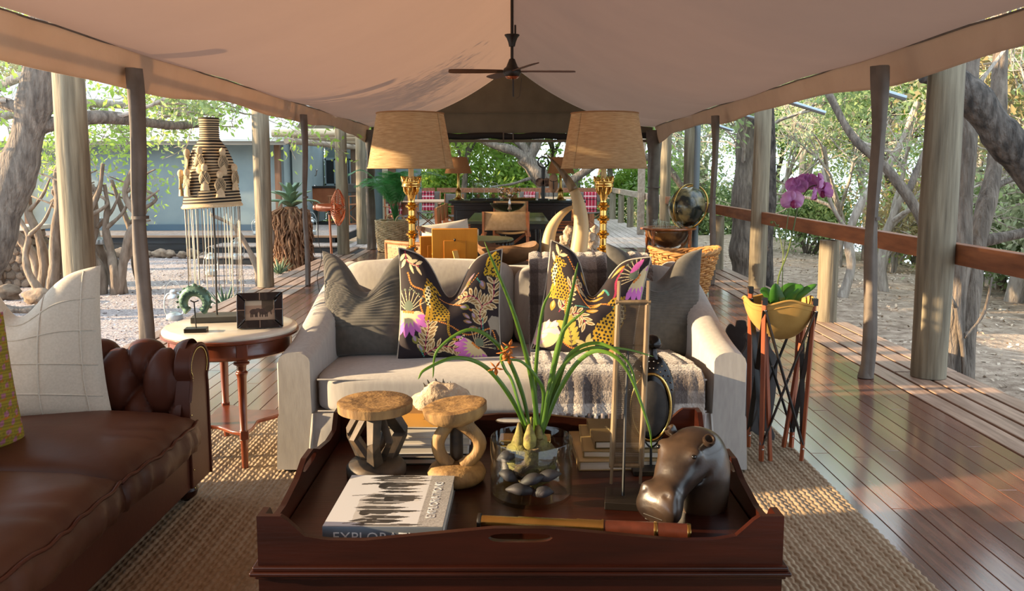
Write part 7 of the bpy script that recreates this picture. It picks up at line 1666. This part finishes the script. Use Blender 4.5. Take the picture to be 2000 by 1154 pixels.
# ================================================================== YARD: ALOE, LANTERNS, BRANCH, PILLAR, DRIFTWOOD, STONES
AL=thing('tree_aloe','tall aloe with green rosette and thick skirt of dry leaves by the steps','plant',(-3.5,13.0,-.2))
m=MB(); m.tube([(0,0,0),(0,0,.5),(0,0,1.0)],[.2,.17,.1],14); m.build('stem',MT['aloe_dry'],AL); rs=random.Random(51)
m=MB()
for k in range(420):
    a=rs.uniform(0,2*PI); z=rs.uniform(.12,.98); r0=.17; c,s=math.cos(a),math.sin(a); L=rs.uniform(.18,.36); o_=rs.uniform(.06,.16); b=rs.uniform(-.08,.08)
    m.tube([(r0*c,r0*s,z),((r0+o_)*c-b*s*.5,(r0+o_)*s+b*c*.5,z-L*.25),((r0+o_*.9)*c-b*s,(r0+o_*.9)*s+b*c,z-L*.65),((r0+o_*1.2)*c-b*s*.3,(r0+o_*1.2)*s+b*c*.3,max(.01,z-L))],[.017,.016,.012,.003],5)
o=m.build('dry_leaf_skirt',MT['aloe_dry'],AL,smooth=60,fix=False); o['kind']='stuff'
for k in range(34):
    lay=k%3; a=k*2.4; c,s=math.cos(a),math.sin(a); el=(.15,.5,1.0)[lay]; L=(.5,.42,.34)[lay]; z0=(1.0,1.05,1.1)[lay]
    sp=[(0,0,z0),(c*L*.4*math.cos(el),s*L*.4*math.cos(el),z0+L*.4*math.sin(el)+.06),(c*L*.8*math.cos(el),s*L*.8*math.cos(el),z0+L*.75*math.sin(el)+.03),(c*L*math.cos(el),s*L*math.cos(el),z0+L*math.sin(el)-.07*(lay==0))]
    m=MB(); m.tube(smoothpath(sp,4),[.05*(1-(q/12)**1.5)+.002 for q in range(13)],8,flat=.45); m.build('leaf',MT['aloe'],AL,smooth=180)
def small_aloe(label,loc,s=1):
    r=thing('small_aloe',label,'plant',loc); rs=random.Random(int(loc[1]*10))
    for k in range(16):
        a=k*2.4; c,q=math.cos(a),math.sin(a); L=.26*s; e=.5+.5*(k%3)/2; m=MB(); m.tube(smoothpath([(0,0,0),(c*L*.5*math.cos(e),q*L*.5*math.cos(e),L*.5*math.sin(e)),(c*L*math.cos(e),q*L*math.cos(e),L*math.sin(e)+.03)],4),[.022*(1-(i/8)**1.5)+.002 for i in range(9)],6,flat=.5); m.build('leaf',MT['aloe'],r,smooth=180)
small_aloe('small dark aloe growing at the deck edge below the striped hat',(-3.3,9.3,-.2),1.0); small_aloe('low aloe rosette at the foot of the tree aloe',(-3.55,12.4,-.2),1.0)
def lantern(label,loc,s=1,group='galvanised storm lanterns'):
    r=thing('storm_lantern',label,'lantern',loc,group=group); r.scale=(s,s,s)
    m=MB(); m.lathe([(0,0),(.07,0),(.075,.01),(.07,.05),(.045,.065),(.035,.07)],seg=20); m.build('fuel_tank',MT['lantern'],r)
    m=MB(); m.lathe([(.035,.07),(.055,.1),(.058,.13),(.045,.18),(.035,.2)],seg=20); m.build('glass_globe',MT['glass'],r,smooth=180)
    m=MB(); m.lathe([(.04,.2),(.055,.205),(.05,.22),(.03,.24),(.032,.265),(.02,.28),(0,.282)],seg=18); m.build('chimney_cap',MT['lantern'],r)
    m=MB()
    for q in (-1,1): m.tube(smoothpath([(q*.06,0,.04),(q*.085,0,.08),(q*.085,0,.18),(q*.06,0,.235),(q*.03,0,.25)],4),.006,6)
    m.build('side_tube',MT['lantern'],r); m=MB(); m.tube([(.085*math.cos(t),0,.2+.16*math.sin(t)) for t in np.linspace(0,PI,16)],.003,5); m.build('bail_handle',MT['lantern'],r)
lantern('storm lantern standing on the gravel at the deck edge left of the striped hat',(-3.55,8.5,-.2),1.15); lantern('storm lantern hanging from the forked branch in front of the raised deck',(-3.72,11.05,.17),1.05)
lantern('storm lantern standing on the raised deck just left of the sunlit post',(-4.75,15.25,.185),1.1); lantern('storm lantern on the gravel behind the hat cords',(-4.55,12.3,-.2),1.2); lantern('storm lantern on the raised deck by the copper fan',(-3.75,15.3,.185),1.15)
lantern('lower storm lantern hung in the driftwood beside the stone pillar',(-5.3,10.55,.42),1.25); lantern('upper storm lantern hung in the driftwood',(-5.62,10.8,.72),1.1)
hero('forked_branch','bare forked branch planted at the deck edge carrying a lantern',[('stem',[(-3.42,11.0,-.2),(-3.45,11.0,.05),(-3.55,11.0,.3),(-3.75,11.0,.62),(-4.05,11.0,.78)],.05,.02),('fork',[(-3.42,11.0,.0),(-3.3,11.0,.2),(-3.22,11.0,.45),(-3.25,11.0,.6),(-3.35,11,.8),(-3.3,11,.95)],.04,.015),('fork',[(-3.6,11.0,.42),(-3.7,11.0,.55),(-3.68,11.0,.7)],.015,.008)],'driftwood',cat='branch',loc=(-3.42,11.0,-.2),seg=10)
# stone pillar
SP_=thing('stone_pillar','low field-stone pillar with flat cap at the far left of the yard','pillar',(-6.75,11.2,-.22))
m=MB(); m.box(-.22,.22,-.22,.22,0,.78); m.build('core',MT['mortar'],SP_,smooth=0); m=MB(); m.box(-.29,.29,-.29,.29,.78,.84); m.build('cap_slab',M('cap_slab','#b5ada2','#c9c2b6',rough=.8,scale=6),SP_,bevel=.01)
m=MB(); m.box(-.6,-.1,-.3,.2,0,.35); m.build('footing',MT['mortar'],SP_,smooth=0)
rs=random.Random(61); sms=[]
for k in range(5):
    mb=MB(); mb.ball((0,0,0),(1,1,1),8,5); a=np.array(mb.v); a*= (1+.18*np.random.default_rng(k).normal(size=(len(a),1))); mb.v=[tuple(p) for p in a]; sms.append(mb.mesh('stone',MT['stone'],smooth=60))
for face in range(2):
    for i in range(7):
        for j in range(4):
            o=bpy.data.objects.new('stone',rs.choice(sms)); link(o,SP_); u=-.18+.12*j+.05*(i%2); z=.06+.11*i
            o.location=(u,-.22,z) if face==0 else (.22,u,z); o.scale=(.068,.03,.055) if face==0 else (.03,.068,.055); o.rotation_euler=(0,rs.uniform(-.3,.3) if face==0 else 0,0)
for i in range(3):
    for j in range(4): o=bpy.data.objects.new('stone',rs.choice(sms)); link(o,SP_); o.location=(-.54+.13*j,-.3,.06+.11*i); o.scale=(.07,.03,.055)
# driftwood screen
rs=random.Random(71)
for k in range(16):
    x=-6.15+.085*k+rs.uniform(-.05,.05); y=10.45+rs.uniform(-.25,.35); pts=[(x,y,-.24)]; dx=rs.uniform(-.12,.12)
    h=rs.uniform(1.2,2.1); n=6
    for q in range(1,n): pts.append((x+dx*q*1.0+rs.uniform(-.09,.09),y+rs.uniform(-.06,.06),-.2+h*q/(n-1)))
    l='twisted driftwood limb in the tangled screen left of the near left post'
    r=hero('driftwood_limb',l,[('limb',pts,rs.uniform(.05,.085),.02),('snag',[pts[3],(pts[3][0]+rs.choice((-1,1))*.22,y,pts[3][2]+.2),(pts[3][0]+rs.choice((-1,1))*.35,y,pts[3][2]+.45)],.03,.01)],'driftwood',cat='driftwood',loc=pts[0],seg=8); r['group']='driftwood limbs of the screen'
hero('driftwood_limb','pale curled driftwood branch reaching right in front of the cabin wall',[('limb',[(-5.0,10.3,-.22),(-4.85,10.3,.5),(-4.7,10.3,.75),(-4.85,10.3,1.05),(-4.75,10.3,1.35),(-4.6,10.3,1.6),(-4.62,10.3,1.9)],.06,.02),('snag',[(-4.8,10.3,.9),(-4.6,10.3,1.0),(-4.42,10.3,1.12)],.03,.01),('snag',[(-4.82,10.3,1.1),(-4.6,10.3,1.3),(-4.45,10.3,1.38)],.025,.008),('snag',[(-4.72,10.3,.72),(-4.55,10.3,.74)],.025,.012)],'driftwood',cat='driftwood',loc=(-5.0,10.3,-.22),seg=8)
# edging stones
rs=random.Random(81)
for k in range(20): rock('edging_stone','grey-brown edging stone in the row along the dark plank base','stone',(-7.9+.215*k+rs.uniform(-.04,.04),14.75+rs.uniform(-.08,.05),-.215),(rs.uniform(.09,.15),.08,rs.uniform(.05,.09)),MT['stone'],100+k,'edging stones before the cabin')
for k,(x,y,l) in enumerate(((-5.6,9.6,'large pale boulder at the foot of the driftwood screen'),(-6.2,9.9,'rounded boulder in front of the stone pillar'))): rock('boulder',l,'stone',(x,y,-.24),(.19,.15,.1),MT['stone'],130+k)
# writing desk in the cabin porch
DK=thing('porch_desk','brown wooden chest desk on the raised deck behind the copper fan','desk',(-4.35,19.0,.18)); m=MB(); m.box(-.5,.5,-.25,.25,.35,.8); m.build('chest',M('desk_wood','#8a4a26','#a05c34',rough=.5,scale=4),DK,bevel=.01); m=MB(); m.box(-.54,.54,-.28,.28,.8,.84); m.build('top',MT['ebony'],DK)
for x in (-.42,.42): m=MB(); m.box(x-.03,x+.03,-.2,.2,0,.35); m.build('leg',MT['teak'],DK)
for k,x in enumerate((-4.6,-3.95)):
    c=thing('silver_candelabrum','silver candelabrum on the porch desk, %s'%('left one','right one')[k],'candelabrum',(x,19.0,1.02),group='candelabra on the porch desk'); m=MB(); m.lathe([(.08,0),(.07,.02),(.015,.05),(.03,.12),(.012,.2),(.025,.3),(.012,.42)],seg=14); m.build('stem',MT['silver'],c); m=MB()
    for s in (-1,1): m.tube([(0,0,.22),(s*.08,0,.24),(s*.1,0,.34)],.012,6); m.ball((s*.1,0,.36),.025,8,6)
    m.ball((0,0,.45),.03,8,6); m.build('arms',MT['silver'],c)
director('grey slat-backed chair at the porch desk',(-3.75,18.3,.18),R(160),group='porch chairs',mat='strap')

# ================================================================== SUB-PARTS: pieces that belong to a part hang under that part
SUB={'shade_binding':'shade','shade_seam':'shade','shade_carrier':'shade','crown_leaf':'drip_pan','acanthus_leaf':'column','button':'tufted_arm','eye':'head','ear':'head','lip_groove':'head',
     'window_frame':'window_slot','cover_picture':'cover','lettering':'cover','seam_ridge':'front_cover','cage_wire':'cage_ring','blade_iron':'blade','facing_piping':'arm_facing','nail_heads':'arm_facing',
     'silver_studs':'body','rim':'dark_panel','studs':'crescent','striped_petal':'woven_body','brim_cord':'woven_body','crown':'woven_body','tie_band':'rolled_canvas','hem_flare':'rolled_canvas',
     'basin_hem':'canvas_basin','leg_cap':'leg','incised_line':'board','turn_button':'back_door','fringe_bead':'top','silver_inlay':'frame_bar','brow_and_nose':'face','fringe_tassel':'blanket','base_piping':'base_rail','corner_stud':'wall_canvas'}
def base(n): return n.split('.')[0]
def reparent():
    for root in [o for o in COL.objects if o.parent is None and o.children]:
        by={}
        for c in sorted(root.children,key=lambda o:o.name): by.setdefault(base(c.name),[]).append(c)
        for k,t in SUB.items():
            if k in by and t in by:
                A,B=by[k],by[t]
                for i,c in enumerate(A):
                    tg=B[i] if len(A)==len(B) else B[min(i*len(B)//len(A),len(B)-1)]
                    if len(B)>1 and len(A)!=len(B) and k not in ('silver_inlay',): tg=B[0]
                    c.parent=tg; c.matrix_parent_inverse=tg.matrix_basis.inverted()
reparent()
